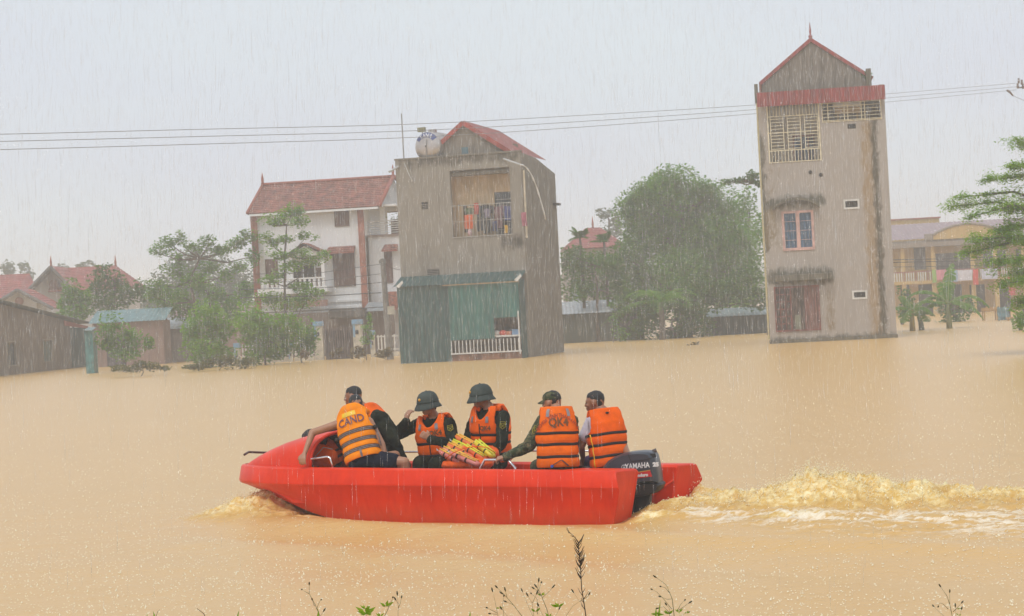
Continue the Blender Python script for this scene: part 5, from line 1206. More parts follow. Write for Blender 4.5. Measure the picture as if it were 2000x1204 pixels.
PKW = wall_mat('pinkish_wall', (0.30, 0.20, 0.17), (0.12, .10, .09), .5)
shed('low_shed', 'pinkish shack with teal metal roof behind the grey-green shrub', 184, 320, 605, 629, 705, 120, PKW, mat('teal_roof', (0.12, 0.24, 0.25), .4, .2), door=(208, 655, 245, 700))
shed('low_shed', 'brown walled shack with wavy grey tin roof in the left middle', 262, 372, 622, 644, 700, 124, wall_mat('brown_shack_wall', (0.22, .17, .15), (.08, .07, .06), .6), mat('pale_tin', (0.30, .33, .34), .4, .25))
shed('low_shed', 'shack with faded pink roof behind the light green shrub', 345, 520, 598, 626, 698, 132, PKW, mat('faded_pink_roof', (0.38, .22, .21), .5, .2))
shed('teal_shed', 'narrow bright teal sheet shed right of the barn', 168, 182, 640, 646, 712, 104, mat('bright_teal', (0.06, .22, .22), .5, .3), mat('teal_roof', ()), over=.02, back=1)
# red hip roof beyond the palms
def small_red():
    F = Front(1105, 600, 0, 150); r = thing('red_roof_house', 'small house with red pyramid roof seen between the areca palms', 'house', F.o, 0)
    x1 = F.at(1225, 500)[0]; zw = F.at(1160, 485)[1]; MB().box(0, 0, -1, x1, 6, zw).build('wall', wall_mat('far_cream', (0.34, .30, .27), (.15, .13, .12), .5), r)
    a, z = F.at(1158, 446, 3); x0 = F.at(1100, 500)[0]; xr = F.at(1225, 500)[0]
    for q in (((x0, -.5, zw), (xr, -.5, zw), (a + .5, 3, z), (a - .5, 3, z)), ((xr, -.5, zw), (xr, 6.5, zw), (a + .5, 3.1, z), (a + .5, 3, z)), ((x0, 6.5, zw), (x0, -.5, zw), (a - .5, 3, z), (a - .5, 3.1, z))): tiled_slope(r, *q, .35, .35, REDT)
    finial(r, (a, 3, z), .9)
    q = F.rect(1115, 545, 1140, 590, 0); MB().box(q[0], -1.4, q[2] - 1, q[1], -1.3, q[3]).build('blue_screen', mat('bluegrey_roof', ()), r)
small_red()

def school():
    yaw = math.radians(-4); F = Front(1742, 632, yaw, 158.0)
    root = thing('school_building', 'long two storey yellow building with mauve metal roof and arched pediment', 'building', F.o, yaw)
    Y1 = wall_mat('yellow_wash', (0.54, 0.37, 0.14), (0.20, .15, .08), .35); GR = wall_mat('grey_cornice', (0.27, .225, .19), (.12, .10, .09), .5)
    x1 = F.at(2075, 540)[0]; zc = F.at(1870, 466)[1]; zc0 = F.at(1870, 478)[1]; zs = F.at(1870, 548)[1]; yb = 1.6
    # back wall with openings, on two floors
    doors = []
    for (a, b, c, d_) in ((1785, 482, 1808, 527), (1828, 494, 1898, 528), (1920, 490, 1965, 528), (1985, 486, 2010, 528)):
        q = F.rect(a, c - 0 if False else b, c if False else c, d_, yb) if False else F.rect(a, b, c, d_, yb); doors.append(q)
    low = [F.rect(a, 556, b, 622, yb) for (a, b) in ((1760, 1778), (1795, 1822), (1845, 1880), (1895, 1925), (1945, 1975))]
    mb = MB(); panel(mb, 0, x1, -.8, zc0, doors + low, yb, yb + .2); mb.build('wall', Y1, root, fix=False)
    for q in doors: window(root, q[0], q[1], q[2], q[3], yb + .1, mat('school_frame', (0.14, .10, .09), .7), mat('mauve_dark_pane', (0.07, .055, .065), .4), leafs=max(2, int((q[1] - q[0]) / .6)))
    for q in low: MB().box(q[0] - .05, yb + .12, q[2], q[1] + .05, yb + .18, q[3]).build('doorway', DARK, root)
    MB().box(0, yb + .2, -.8, .2, 9, zc0).build('side_wall', Y1, root)
    MB().box(0, -.1, zs - .12, x1, yb - .003, zs + .12).build('slab', Y1, root)
    MB().box(0, -.3, zc0 - .05, x1, yb - .003, zc0 + .3).build('cornice', GR, root); MB().box(0, -.1, zc0 + .3, x1, .1, zc).build('cornice', GR, root)
    for px in (1764, 1823, 1900, 1945, 2000):
        x = F.at(px, 520)[0]; MB().box(x - .16, 0, -.8, x + .16, .3, zs - .12).build('column', Y1, root); MB().box(x - .14, 0, zs + .12, x + .14, .28, zc0 - .05).build('column', Y1, root)
    rd = mat('red_rail_paint', (0.33, .10, .09), .6)
    zr = F.at(1870, 526)[1]; rl = MB().box(0, -.08, zr - .08, x1, -.02, zr).build('balcony_rail', rd, root)
    n = 70
    for i in range(n): bar('rail_bar', zr - zs - .2, False, rd if i % 5 == 0 else WHITEM, rl, .2 + i * (x1 - .4) / n, -.05, zs + .12, .035)
    # pediment
    l, r, t = F.at(1822, 462)[0], F.at(1955, 452)[0], F.at(1893, 437)[1]; zb_ = zc
    pts = [(l, zb_)] + [(r, zb_)] + [(r - (r - l) * i / 16, zb_ + .35 + (t - zb_ - .35) * math.sin(math.pi * i / 16) ** .8) for i in range(17)]
    MB().prism(pts, -.25, -.102).build('pediment', Y1, root)
    arc = [(p[0], -.27, p[1]) for p in pts[2:]]; MB().tube(arc, .1, 6).build('pediment_rim', GR, root)
    for (a, b, h) in ((1805, 1822, .45), (1953, 1972, .45)): q = F.rect(a, 455, b, 470); MB().box(q[0], -.2, zb_, q[1], -.05, zb_ + h).build('step', GR, root)
    # roof and rear block
    zr2 = F.at(1870, 438, 7)[1]; mb = MB(); corr_sheet(mb, (-.3, -.2, zc + .1), (x1, -.2, zc + .1), (-.3, 7, zr2 + .2), (x1, 7, zr2 + .2), .35, .03, (0, -.2, 1)); mb.build('roof_sheet', mat('mauve_roof', (0.30, 0.20, 0.22), .45, .15), root)
    q = F.rect(1742, 429, 1835, 445, 9); MB().box(q[0] - .3, 9, 0, q[1], 12, q[3]).build('rear_block', Y1, root); MB().box(q[0] - .3, 8.9, q[3], q[1] + .1, 12, q[3] + .12).build('rear_coping', mat('ridge_red', ()), root)
    MW = Matrix.Translation(F.o) @ Matrix.Rotation(yaw, 4, 'Z')
    for i, (px, py, w_, h_, col, lab) in enumerate(((1824, 527, .3, 1.0, (.28, .45, .10), 'pale green flag hanging on the school balcony'), (1838, 527, .8, .8, (.60, .22, .28), 'pink banner on the school balcony rail'), (1857, 528, 1.0, .9, (.30, .40, .55), 'light blue banner on the school balcony rail'),
            (1883, 528, 1.2, .8, (.62, .60, .66), 'white banner in the middle of the school balcony rail'), (1905, 526, .4, 1.2, (.60, .05, .04), 'red flag hanging on the right part of the school balcony'), (1932, 525, 1.2, .8, (.55, .56, .68), 'pale lilac banner at the right end of the school rail'), (1975, 541, .5, 1.4, (.60, .06, .07), 'red flag below the rail behind the feathery tree'))):
        o = cloth_mesh(w_, h_, i).build('flag' if 'flag' in lab else 'banner', mat('flag_%d' % i, col, .8), None, smooth=True, fix=False); o.location = MW @ F.local(px, py, -.4); o.rotation_euler.z = yaw; tag(o, lab, 'flag' if 'flag' in lab else 'banner')
school()
# odds and ends on the water before the school
def odds():
    p = G(1962, 627); p = W(1962, 627, 118); o = cloth_mesh(.75, .75, 5).build('tarpaulin', mat('blue_tarp', (0.17, .33, .38), .6, .3, 4), None, smooth=True, fix=False); p = W(1960, 600, 118); o.location = p; o.scale = (1, 6, 1); tag(o, 'light blue tarpaulin draped on a frame before the school', 'tarpaulin')
    r = thing('table', 'ochre wooden table standing in the water before the school', 'table', (W(1936, 620, 120).x, 120, 0)); z = W(1936, 601, 120).z
    MB().box(-.45, 0, z - .2, .45, .6, z).build('top', mat('ochre_wood', (0.42, .24, .08), .7), r)
    for x in (-.38, .38):
        for y in (.05, .5): MB().box(x - .03, y, -.5, x + .03, y + .06, z - .2).build('leg', mat('ochre_wood', ()), r)
    r = thing('bench', 'second ochre bench at the far right before the school', 'bench', (W(1985, 625, 117).x, 117, 0)); z = W(1985, 619, 117).z
    MB().box(-.5, 0, z - .12, .5, .4, z).build('seat', mat('ochre_wood', ()), r)
    for x in (-.42, .42): MB().box(x - .04, .1, -.5, x + .04, .3, z - .12).build('leg', mat('ochre_wood', ()), r)
    for (px, lab) in ((1950, 'left prop stick of the blue tarpaulin'), (1972, 'right prop stick of the blue tarpaulin')):
        a = W(px, 600, 118); o = MB().tube([(0, 0, -.5 - a.z), (0, 0, .05)], .03, 6).build('prop_stick', BARK); o.location = (a.x, 118, a.z); tag(o, lab, 'stick', 'prop sticks of the blue tarpaulin')
    for i, (a, b, r, lab) in enumerate((((1742, 508), (2010, 498), .02, 'upper dark cable across the school front'), ((1742, 513), (2010, 503), .02, 'second dark cable across the school front'), ((1742, 522), (2010, 514), .014, 'lower thin cable across the school front'))):
        wire([W(*a, 112), W((a[0] + b[0]) / 2, (a[1] + b[1]) / 2 + 2, 112), W(*b, 112)], r, 'wire', lab, 'cables in front of the school')
odds()

# the three overhead power lines and the arm at the right edge
def lineray(px, py):
    a, b = uv(px, py); d = 85.3 / (1 - 1.23 * a); return Vector((a * d, d, CAMZ + b * d))
for i, (ys, lab) in enumerate((((263, 253, 243, 226, 205, 184, 163), 'uppermost of the three long power lines'), ((277, 267, 256, 238, 214, 192, 170), 'middle one of the three long power lines'), ((293, 282, 269, 249, 222, 200, 176), 'lowest of the three long power lines'))):
    xsx = (-20, 390, 800, 1130, 1480, 1730, 1985); P = [lineray(x, y) for x, y in zip(xsx, ys)]
    P = [P[0] + (P[0] - P[1]) * k_ + Vector((0, 0, .05 * k_ * k_)) for k_ in (4, 2, 1)] + P
    out = []
    for k in range(len(P) - 1):
        p0, p1, p2, p3 = P[max(k - 1, 0)], P[k], P[k + 1], P[min(k + 2, len(P) - 1)]
        for j in range(8):
            t = j / 8; out.append(0.5 * ((2 * p1) + (p2 - p0) * t + (2 * p0 - 5 * p1 + 4 * p2 - p3) * t * t + (3 * p1 - p0 - 3 * p2 + p3) * t ** 3))
    out.append(P[-1]); tag(MB().tube(out, 0.012, 5).build('power_line', mat('line_cable', (0.24, .24, .26), .5), None, smooth=True), lab, 'power line', 'long power lines over the houses')
arm = thing('power_pole', 'dark cross arm of a power pole cut by the right edge', 'power pole', lineray(2020, 640))
a0 = lineray(2020, 168); base = Vector(arm.location)
MB().tube([Vector((0, 0, -.8)) - Vector((0, 0, base.z)), a0 - base + Vector((0, 0, .8))], [.2, .14], 10).build('post', mat('pole_concrete', ()), arm)
MB().tube([lineray(1988, 172) - base, a0 - base], .05, 6).build('cross_arm', mat('dark_iron', (.08, .07, .07), .6), arm)
for (px, py) in ((1990, 163), (1996, 166), (1988, 173), (1998, 174)):
    q = lineray(px, py) - base; MB().tube([q, q + Vector((0, 0, .1)), q + Vector((0, 0, .2)), q + Vector((0, 0, .3))], [.05, .09, .05, .07], 8).build('insulator', mat('brown_ceramic', (.13, .07, .05), .3), arm)
q = [lineray(x, y) - base for x, y in ((1967, 177), (1972, 180), (1978, 187))]; MB().tube([q[0] + (q[1] - q[0]) * t / 4 for t in range(5)] + q[1:], [.05, .08, .05, .08, .05, .07, .05], 7).build('insulator', mat('brown_ceramic', ()), arm)
MB().tube([lineray(1978, 187) - base, lineray(2003, 198) - base], .015, 5).build('jumper_wire', mat('line_cable', ()), arm)
# ================================================================== THE BOAT
BM = Matrix.Translation(BO) @ Matrix(((BH.x, BP.x, 0, 0), (BH.y, BP.y, 0, 0), (0, 0, 1, 0), (0, 0, 0, 1))) @ Matrix.Rotation(math.radians(-0.75), 4, 'Y') @ Matrix.Rotation(math.radians(2.9), 4, 'X')
def boat_to_world(p): return BM @ Vector(p)
def at_boat(o): o.matrix_world = BM; return o
def red_paint():
    m, t, b, o = nt('red_gelcoat')
    v = coords(t); n = noise_(t, v, 2.2, 5); f = noise_(t, coords(t, (1, 1, .25)), 14, 4); scr = noise_(t, coords(t, (.6, 1, 9)), 7, 5, .7)
    c = ramp(t, n, [(0.3, (0.68, 0.028, 0.003)), (0.7, (0.86, 0.046, 0.005))])
    c = mixc(t, math_(t, 'MULTIPLY', ramp(t, noise_(t, coords(t, (1, 1, .12)), 9, 6, .7), [(.45, (0, 0, 0)), (.7, (1, 1, 1))]), .35), c, (0.50, 0.012, 0.004))  # dark streaks: drip dirt, plus uneven reflections painted into the red
    c = mixc(t, ramp(t, scr, [(.60, (0, 0, 0)), (.72, (.35, .35, .35))]), c, (0.80, 0.08, 0.05))
    sx = t.nodes.new('ShaderNodeSeparateXYZ'); t.links.new(coords(t), sx.inputs[0])
    # brown silt film on the lowest strakes
    mr = t.nodes.new('ShaderNodeMapRange'); t.links.new(sx.outputs[2], mr.inputs[0]); mr.inputs[1].default_value = 0.16; mr.inputs[2].default_value = -0.02; mr.inputs[3].default_value = 0; mr.inputs[4].default_value = .45
    c = mixc(t, math_(t, 'MULTIPLY', mr.outputs[0], f), c, (0.50, 0.16, 0.06))
    t.links.new(c, b.inputs['Base Color']); b.inputs['Roughness'].default_value = 0.38; b.inputs['Specular IOR Level'].default_value = .22; b.inputs['Coat Weight'].default_value = 0.0; b.inputs['Coat Roughness'].default_value = .2
    bump_(t, b, math_(t, 'ADD', noise_(t, v, 4, 3), math_(t, 'MULTIPLY', f, .3)), .3, .012)
    return m
REDB = red_paint()
CHROME = mat('bright_tube_steel', (0.75, 0.75, 0.76), 0.2, 0.05, 5, metal=0.9)
boat = thing('motor_boat', 'red open rescue boat with hooded bow carrying the crew through brown water', 'boat'); boat.matrix_world = BM
def wt(s):
    t = max(0.0, (s - 3.3) / (5.30 - 3.3)); return 0.90 * max(0.0, 1 - t ** 2.5) ** 0.6 + 0.012
def wc(s): return float(np.interp(s, [0, 3.3, 4.0, 4.4, 4.9, 5.2, 5.4], [.80, .80, .70, .55, .32, .14, .0])) + .01
def zc(s): return float(np.interp(s, [0, 3.2, 3.55, 3.95, 4.39, 4.9, 5.36], [-.10, -.10, -.05, .035, .14, .235, .29]))
def section(s):
    w = wt(s); wi = max(.004, w - .10); c = min(wc(s), w); z0 = zc(s); zk = z0 - .13 * min(1, max(.0, (5.3 - s) / 1.5)) - .004
    # the stem rail deepens towards the bow, as in the photograph
    zb = float(np.interp(s, [0.6, 4.2, 5.3], [.325, .31, .315]))
    zf = min(.10, .46)
    if s > 4.2: zf = max(zf, z0 + .06)
    h = [(0, zf), (wi, zf), (wi, .47), (w - .055, .497), (w - .01, .49), (w + .012, .475), (w + .05, zb + .02), (w + .048, zb), (w + .026, zb - .02), ((w * .6 + c * .4) + .02, (zb - .02) * .5 + z0 * .5), (c + .01, z0 + .02), (c - .03 if c > .1 else c * .7, z0 - .03), (c * .5, (z0 + zk) / 2 - .02), (0, zk)]
    return h
hull = MB(); st = [0.62, .9, 1.4, 2, 2.6, 3.1, 3.3, 3.5, 3.7, 3.9, 4.1, 4.3, 4.5, 4.65, 4.8, 4.92, 5.03, 5.10, 5.16, 5.21, 5.25, 5.28, 5.30]
rows = []
for s in st:
    h = section(s); rows.append([(s, y, z) for y, z in h] + [(s, -y, z) for y, z in reversed(h[1:-1])])
hull.grid(rows, True); hull.add(rows[0], [tuple(range(len(rows[0])))]); hull.add(rows[-1], [tuple(range(len(rows[-1])))])
for sg in (1, -1):      # stern pontoons either side of the motor well
    pr = [(.43, .47), (.46, .497)] + [(y, z) for y, z in section(.62)[3:12]] + [(.46, -.16), (.43, -.12)]
    def send(z): return float(np.interp(z, [-.2, 0, .2, .33, .5], [.16, .07, .0, -.03, .02]))
    rr = [[(a + (send(z) if a == 0 else 0) + (.0 if a else 0), sg * (y * (1 - k) + .67 * k), z * (1 - k) + .2 * k) for y, z in pr] for a, k in ((.625, 0), (.3, 0), (.0, 0), (0, .03), (-.0, .10))]
    rr[2] = [(send(z) + .012, sg * y, z) for y, z in pr]
    rr[3] = [(send(z) - .012, sg * (y * .985 + .67 * .015), z * .985 + .003) for y, z in pr]; rr[4] = [(send(z) - .018, sg * (y * .94 + .67 * .06), z * .94 + .012) for y, z in pr]
    hull.grid(rr, True); hull.add(rr[-1], [tuple(range(len(pr)))])
h_ = hull.build('hull', REDB, boat, smooth='auto')
# cross lip of the transom and the diagonal ribs on the inner face of the far pontoon
mb = MB(); mb.box(.56, -.428, .30, .70, .428, .40); mb.build('transom', REDB, boat, bevel=.012)
mb = MB(); mb.tube([(.03, -.424, .34), (.44, -.424, .08), (.60, -.424, -.10)], .012, 6); mb.tube([(.40, -.424, .10), (.12, -.424, -.12)], .012, 6); mb.build('rib', REDB, boat, smooth=True)
mb = MB(); mb.tube([(.03, .424, .34), (.44, .424, .08)], .012, 6); mb.build('rib', REDB, boat, smooth=True)
# bow hood
hood = MB(); ro, ri = [], []
S_ = [3.84, 3.9, 4.05, 4.25, 4.45, 4.65, 4.82, 4.96, 5.06, 5.13]
for s in S_:
    t = (s - 3.84) / (5.15 - 3.84); H = .40 * max(0, 1 - t ** 1.7) + .0; w = max(.02, wt(s) - .07)
    o_, i_ = [], []
    for k in range(25):
        a = math.pi * k / 24; cy, sz = math.cos(a), math.sin(a); y = w * math.copysign(abs(cy) ** .75, cy); z = .48 + H * sz ** .72
        o_.append((s, y, z)); i_.append((s, y * .955, .48 + max(0, H - .03) * sz ** .72))
    ro.append(o_); ri.append(i_)
hood.grid(ro); hood.grid([list(reversed(r)) for r in ri]); hood.grid([ri[0], ro[0]]); hood.grid([ro[-1], ri[-1]])
hood.build('bow_hood', REDB, boat, smooth=True)
MB().tube([(p[0] - .01, p[1] * .98, p[2] - .01) for p in ro[0]], .022, 8).build('hood_rim', REDB, boat, smooth=True)
for s in (.95, 1.75, 2.75, 3.35):
    w = wt(s) - .11; MB().box(s - .13, -w, .32, s + .13, w, .36).build('bench', mat('bench_red', (0.35, 0.04, .03), .6), boat, bevel=.01)
MB().box(.66, -.78, .103, 3.8, .78, .12).build('floor_board', mat('deck_grey', (0.20, .17, .14), .8, .3), boat)
def rail(pts, r=.011, m=None): return MB().tube(pts, r, 8).build('grab_rail', m or CHROME, boat, smooth=True)
def inv(p): return BM.inverted() @ p
a = inv(J(600, 898, .80)); b = inv(J(640, 893, .80)); c = inv(J(648, 908, .80)); lo = .49
rail([(a.x + .07, .80, .49), (a.x + .03, .80, a.z - .01), (a.x, .80, a.z), (b.x + .03, .80, b.z), (b.x - .01, .80, b.z - .01), (c.x, .80, lo - .02)], .012)
rail([(3.75, -.84, .49), (3.70, -.84, .60), (2.6, -.84, .61), (2.5, -.84, .49)])
rail([(2.4, -.84, .49), (2.35, -.84, .62), (.9, -.84, .62), (.8, -.84, .49)])
a = inv(J(936, 914, .62)); b = inv(J(944, 899, .62)); c = inv(J(990, 899, .62)); d_ = inv(J(1004, 915, .62))
rail([(a.x, .62, .12), (a.x, .62, a.z), (b.x + .02, .62, b.z - .03), (b.x, .62, b.z), (c.x, .62, c.z), (d_.x, .62, d_.z), (d_.x, .62, .12)], .014)
MB().tube([(5.02, -.30, .50), (5.05, -.28, .60), (5.35, -.05, .62), (5.2, .22, .60)], .014, 7).build('bow_rail', mat('dark_rail', (.10, .05, .05), .5), boat, smooth=True)
MB().tube([inv(J(605, 905, .55)), inv(J(632, 874, .45)), inv(J(650, 878, .4))], .006, 6).build('cable', mat('pale_rope', (.5, .46, .42), .8), boat, smooth=True)

# ------------------------------------------------------------------ outboard motor
def outboard():
    o0 = J(1262, 1000, .02); root = thing('outboard_motor', 'dark grey 25 horsepower outboard motor in the stern well of the red boat', 'outboard motor')
    ax = Vector((.955, -.295, 0)).normalized(); sy = Vector((0, 0, 1)).cross(ax)      # x: forward -> aft, y away from camera
    k = (o0.y) / FPX                                                                   # metres per photo pixel there
    Mx = Matrix.Translation((o0.x, o0.y, 0)) @ Matrix(((ax.x, sy.x, 0, 0), (ax.y, sy.y, 0, 0), (0, 0, 1, 0), (0, 0, 0, 1)))
    root.matrix_world = Mx; Mi = Mx.inverted()
    def q(px, py, off=0.0):
        a, b = uv(px, py); d = Vector((a, 1, b)); o = Vector((0, 0, CAMZ)); n = sy; c = Vector((o0.x, o0.y, 0)) + sy * off
        p = o + d * (n.dot(c - o) / n.dot(d)); r = Mi @ p; return r.x, r.z
    GREY = mat('motor_grey_enamel', (0.045, 0.052, 0.068), 0.32, 0.12, 4); BLK = mat('motor_black', (0.018, 0.018, 0.02), 0.45, .3)
    HW = .17
    def loft(outline, hw, name, m, smooth='auto', pw=3.0, inset=.16, n=9):
        P = [q(*p) for p in outline]; cx = sum(p[0] for p in P) / len(P); cz = sum(p[1] for p in P) / len(P); rows = []
        for i in range(n):
            w = -1 + 2 * i / (n - 1); f = 1 - inset * abs(w) ** pw * (1.6 if abs(w) == 1 else 1); rows.append([(cx + (x - cx) * f, w * hw, cz + (z - cz) * f) for x, z in P])
        mb = MB(); mb.grid(rows, True); mb.add(rows[0], [tuple(range(len(P)))]); mb.add(rows[-1], [tuple(range(len(P)))]); return mb.build(name, m, root, smooth=smooth)
    cowl = loft([(1180, 914), (1184, 908), (1192, 899), (1204, 891), (1220, 884.5), (1238, 881.5), (1256, 880), (1272, 880.5), (1279, 883), (1283, 890), (1287, 906), (1290, 925), (1292, 942), (1245, 944), (1200, 946), (1182, 940)], HW, 'cowl', GREY, inset=.10, pw=4)
    loft([(1196, 944), (1294, 941), (1297, 945), (1293, 955), (1284, 962), (1270, 966), (1236, 972), (1205, 962)], HW * .92, 'lower_cowl', BLK, inset=.10)
    loft([(1240, 962), (1274, 962), (1271, 1010), (1276, 1060), (1242, 1060), (1241, 1010)], .07, 'midsection', mat('leg_grey', (0.06, .064, .07), .4), inset=.3, pw=2)
    loft([(1205, 950), (1240, 950), (1243, 1010), (1232, 1014), (1228, 980), (1205, 975)], .12, 'clamp_bracket', BLK)
    loft([(1232, 1050), (1290, 1050), (1296, 1054), (1232, 1056)], .10, 'cavitation_plate', BLK)
    x, z = q(1262, 1075); mb = MB(); mb.tube([(x - .18, 0, z - .06), (x - .1, 0, z - .06), (x + .08, 0, z - .06), (x + .14, 0, z - .06)], [.02, .055, .05, .03], 12); pb = mb.build('gearcase', BLK, root, smooth=True)
    for i in range(3):
        a = i * 2.094; mb = MB(); mb.add([(x + .14, .02 * math.cos(a), z - .06 + .02 * math.sin(a)), (x + .17, .12 * math.cos(a - .35), z - .06 + .12 * math.sin(a - .35)), (x + .19, .13 * math.cos(a), z - .06 + .13 * math.sin(a)), (x + .16, .11 * math.cos(a + .4), z - .06 + .11 * math.sin(a + .4)), (x + .145, .03 * math.cos(a + .5), z - .06 + .03 * math.sin(a + .5))], [(0, 1, 2, 3, 4)]); mb.build('propeller_blade', mat('blade', (.4, .38, .3), .4, metal=.6), pb)
    x0, z0 = q(1274, 883); x1, z1 = q(1281, 880); MB().tube([(x0, .02, z0), (x1, .03, z1)], .022, 10).build('pull_handle', mat('handle_brown', (.10, .07, .06), .5), root)
    # side panel line, dark triangle, decals (flat print on the flank facing the camera)
    ys = -HW - .003
    def pq(px, py): x, z = q(px, py, -HW); return (x, ys, z)
    mb = MB(); mb.tube([pq(1227, 888), pq(1230, 896), pq(1234, 902), pq(1262, 898), pq(1280, 893)], .0035, 5); mb.build('panel_seam', BLK, root)
    MB().add([pq(1269, 887), pq(1280, 886), pq(1282, 893), pq(1275, 894)], [(0, 1, 2, 3)]).build('air_intake', BLK, root, fix=False)
    WP = mat('white_decal', (.78, .78, .78), .5); RP = mat('red_decal', (.60, .02, .025), .45); YP = mat('gold_decal', (.6, .35, .05), .45)
    def letters(s, px, py, size, m, slope=-.07, y=ys, bold=.03, sq=1.0, nm='lettering'):
        tv, tf = text_geo(s, size, bold); V = []
        c = q(px, py, -HW)
        for (x, z) in tv: V.append((c[0] + x * sq, y, c[1] + z + x * sq * -slope * 1.0))
        link_mesh(nm, np_mesh(nm, V, tf), m, root)
    letters('YAMAHA', 1245, 915, .078, WP, -.05, sq=.80, bold=.012)
    letters('25', 1281, 911, .055, WP, 0.0, sq=1.1, bold=.04)
    c = q(1219, 913.5, -HW); mb = MB(); mb.tube([(c[0] + .026 * math.cos(a), ys, c[1] + .026 * math.sin(a)) for a in np.linspace(0, 2 * math.pi, 25)], .0025, 4)
    for k in range(3):
        a = math.pi / 2 + k * 2.094; mb.tube([(c[0], ys, c[1]), (c[0] + .022 * math.cos(a), ys, c[1] + .022 * math.sin(a))], .0028, 4)
    mb.build('tuning_fork_mark', WP, root)
    MB().add([pq(1236, 925), pq(1270, 919.5), pq(1274, 931), pq(1236, 936)], [(0, 1, 2, 3)]).build('red_sticker', RP, root, fix=False)
    MB().add([pq(1236, 923.5), pq(1270, 918), pq(1270.2, 919.4), pq(1236, 925)], [(0, 1, 2, 3)]).build('gold_stripe', YP, root, fix=False)
    letters('enduro', 1254, 931, .044, WP, -.05, y=ys - .002, bold=.03)
    # tiller and fuel line
    x0, z0 = q(1190, 925); MB().tube([(x0, 0, z0), (x0 - .25, .02, z0 + .06), (x0 - .42, .03, z0 + .08)], [.025, .02, .024], 8).build('tiller', BLK, root, smooth=True)
    return root
outboard()

# ------------------------------------------------------------------ crew
ICO = None
def ico():
    global ICO
    if ICO is None:
        bm = bmesh.new(); bmesh.ops.create_icosphere(bm, subdivisions=2, radius=1); ICO = np.array([v.co[:] for v in bm.verts]); bm.free()
    return ICO
def ell(c, r, ax=None):
    P = ico() * (np.array(r) if hasattr(r, '__len__') else np.array([r, r, r]))
    if ax is not None: P = P @ np.array([list(a) for a in ax])
    return P + np.array(c)
class Blob:
    def __init__(s): s.v = []; s.f = []
    def hull(s, *pts):
        bm = bmesh.new()
        for p in np.concatenate(pts): bm.verts.new(p)
        r = bmesh.ops.convex_hull(bm, input=bm.verts)
        dead = [v for v in bm.verts if not v.link_faces]; bmesh.ops.delete(bm, geom=dead, context='VERTS')
        bm.verts.index_update(); b = len(s.v); s.v += [tuple(v.co) for v in bm.verts]; s.f += [tuple(v.index + b for v in f.verts) for f in bm.faces]; bm.free(); return s
    def cap(s, a, b, r1, r2): return s.hull(ell(a, r1), ell(b, r2))
    def chain(s, pts, rs):
        for i in range(len(pts) - 1): s.cap(pts[i], pts[i + 1], rs[i], rs[i + 1])
        return s
    def mesh(s, name, m, parent, voxel=.008, smooth=3, wrinkle=0, wscale=9, seed=0, **kw):
        me = bpy.data.meshes.new(name); me.from_pydata(s.v, [], s.f); ob = bpy.data.objects.new('tmp', me); COL.objects.link(ob)
        md = ob.modifiers.new('r', 'REMESH'); md.mode = 'VOXEL'; md.voxel_size = voxel
        if smooth: sm = ob.modifiers.new('s', 'SMOOTH'); sm.factor = .5; sm.iterations = smooth
        dg = bpy.context.evaluated_depsgraph_get(); me2 = bpy.data.meshes.new_from_object(ob.evaluated_get(dg)); bpy.data.objects.remove(ob); bpy.data.meshes.remove(me)
        me2.name = name
        if wrinkle:
            n = len(me2.vertices); co = np.empty(n * 3, np.float32); me2.vertices.foreach_get('co', co); co = co.reshape(-1, 3)
            no = np.empty(n * 3, np.float32); me2.vertices.foreach_get('normal', no); no = no.reshape(-1, 3)
            d = np.array([1 - 2 * abs(mnoise.noise(Vector((x * wscale + seed, y * wscale, z * wscale * .6)))) + .5 * (1 - 2 * abs(mnoise.noise(Vector((x * wscale * 2.3, y * wscale * 2.3 + seed, z * wscale * 2))))) for x, y, z in co.tolist()])
            co += no * (d[:, None] - .7) * wrinkle; me2.vertices.foreach_set('co', co.ravel().astype(np.float32)); me2.update()
        me2.polygons.foreach_set('use_smooth', np.ones(len(me2.polygons), dtype=bool)); me2.materials.clear()
        return link_mesh(name, me2, m, parent, **kw)

def skin(name, col):
    if name in MATS: return MATS[name]
    m, t, b, o = nt(name); v = coords(t)
    t.links.new(ramp(t, noise_(t, v, 14, 4), [(.3, tuple(c * .82 for c in col)), (.7, col)]), b.inputs['Base Color']); b.inputs['Roughness'].default_value = .42
    b.inputs['Subsurface Weight'].default_value = 0.08; b.inputs['Subsurface Scale'].default_value = .02; MATS[name] = m; return m
SK = skin('tanned_skin', (0.43, 0.21, 0.12)); SK2 = skin('darker_skin', (0.34, 0.16, 0.09))
def camo():
    m, t, b, o = nt('camouflage_cloth'); v = coords(t)
    c = mixc(t, ramp(t, noise_(t, v, 16, 3, .5, .4), [(.50, (0, 0, 0)), (.52, (1, 1, 1))]), (0.035, 0.05, 0.02), (0.10, 0.10, 0.045))
    c = mixc(t, ramp(t, noise_(t, coords(t, (1, 1, 1.6)), 23, 3, .5, .7), [(.57, (0, 0, 0)), (.585, (1, 1, 1))]), c, (0.012, 0.014, 0.010))
    c = mixc(t, ramp(t, noise_(t, coords(t, (1.3, 1, 1)), 29, 2, .5, .5), [(.62, (0, 0, 0)), (.63, (1, 1, 1))]), c, (0.17, 0.13, 0.07))
    t.links.new(c, b.inputs['Base Color']); b.inputs['Roughness'].default_value = .85; bump_(t, b, noise_(t, v, 60, 3), .3, .004); return m
CAMO = camo()
def cloth(name, col, var=.25, rough=.85): return mat(name, col, rough, var, 9, bump=.25, bscale=70, spec=.12)
DKCAMO = cloth('wet_dark_uniform', (0.022, 0.026, 0.017), .5); BLACKCL = cloth('black_wet_cloth', (0.013, 0.014, 0.013), .4)
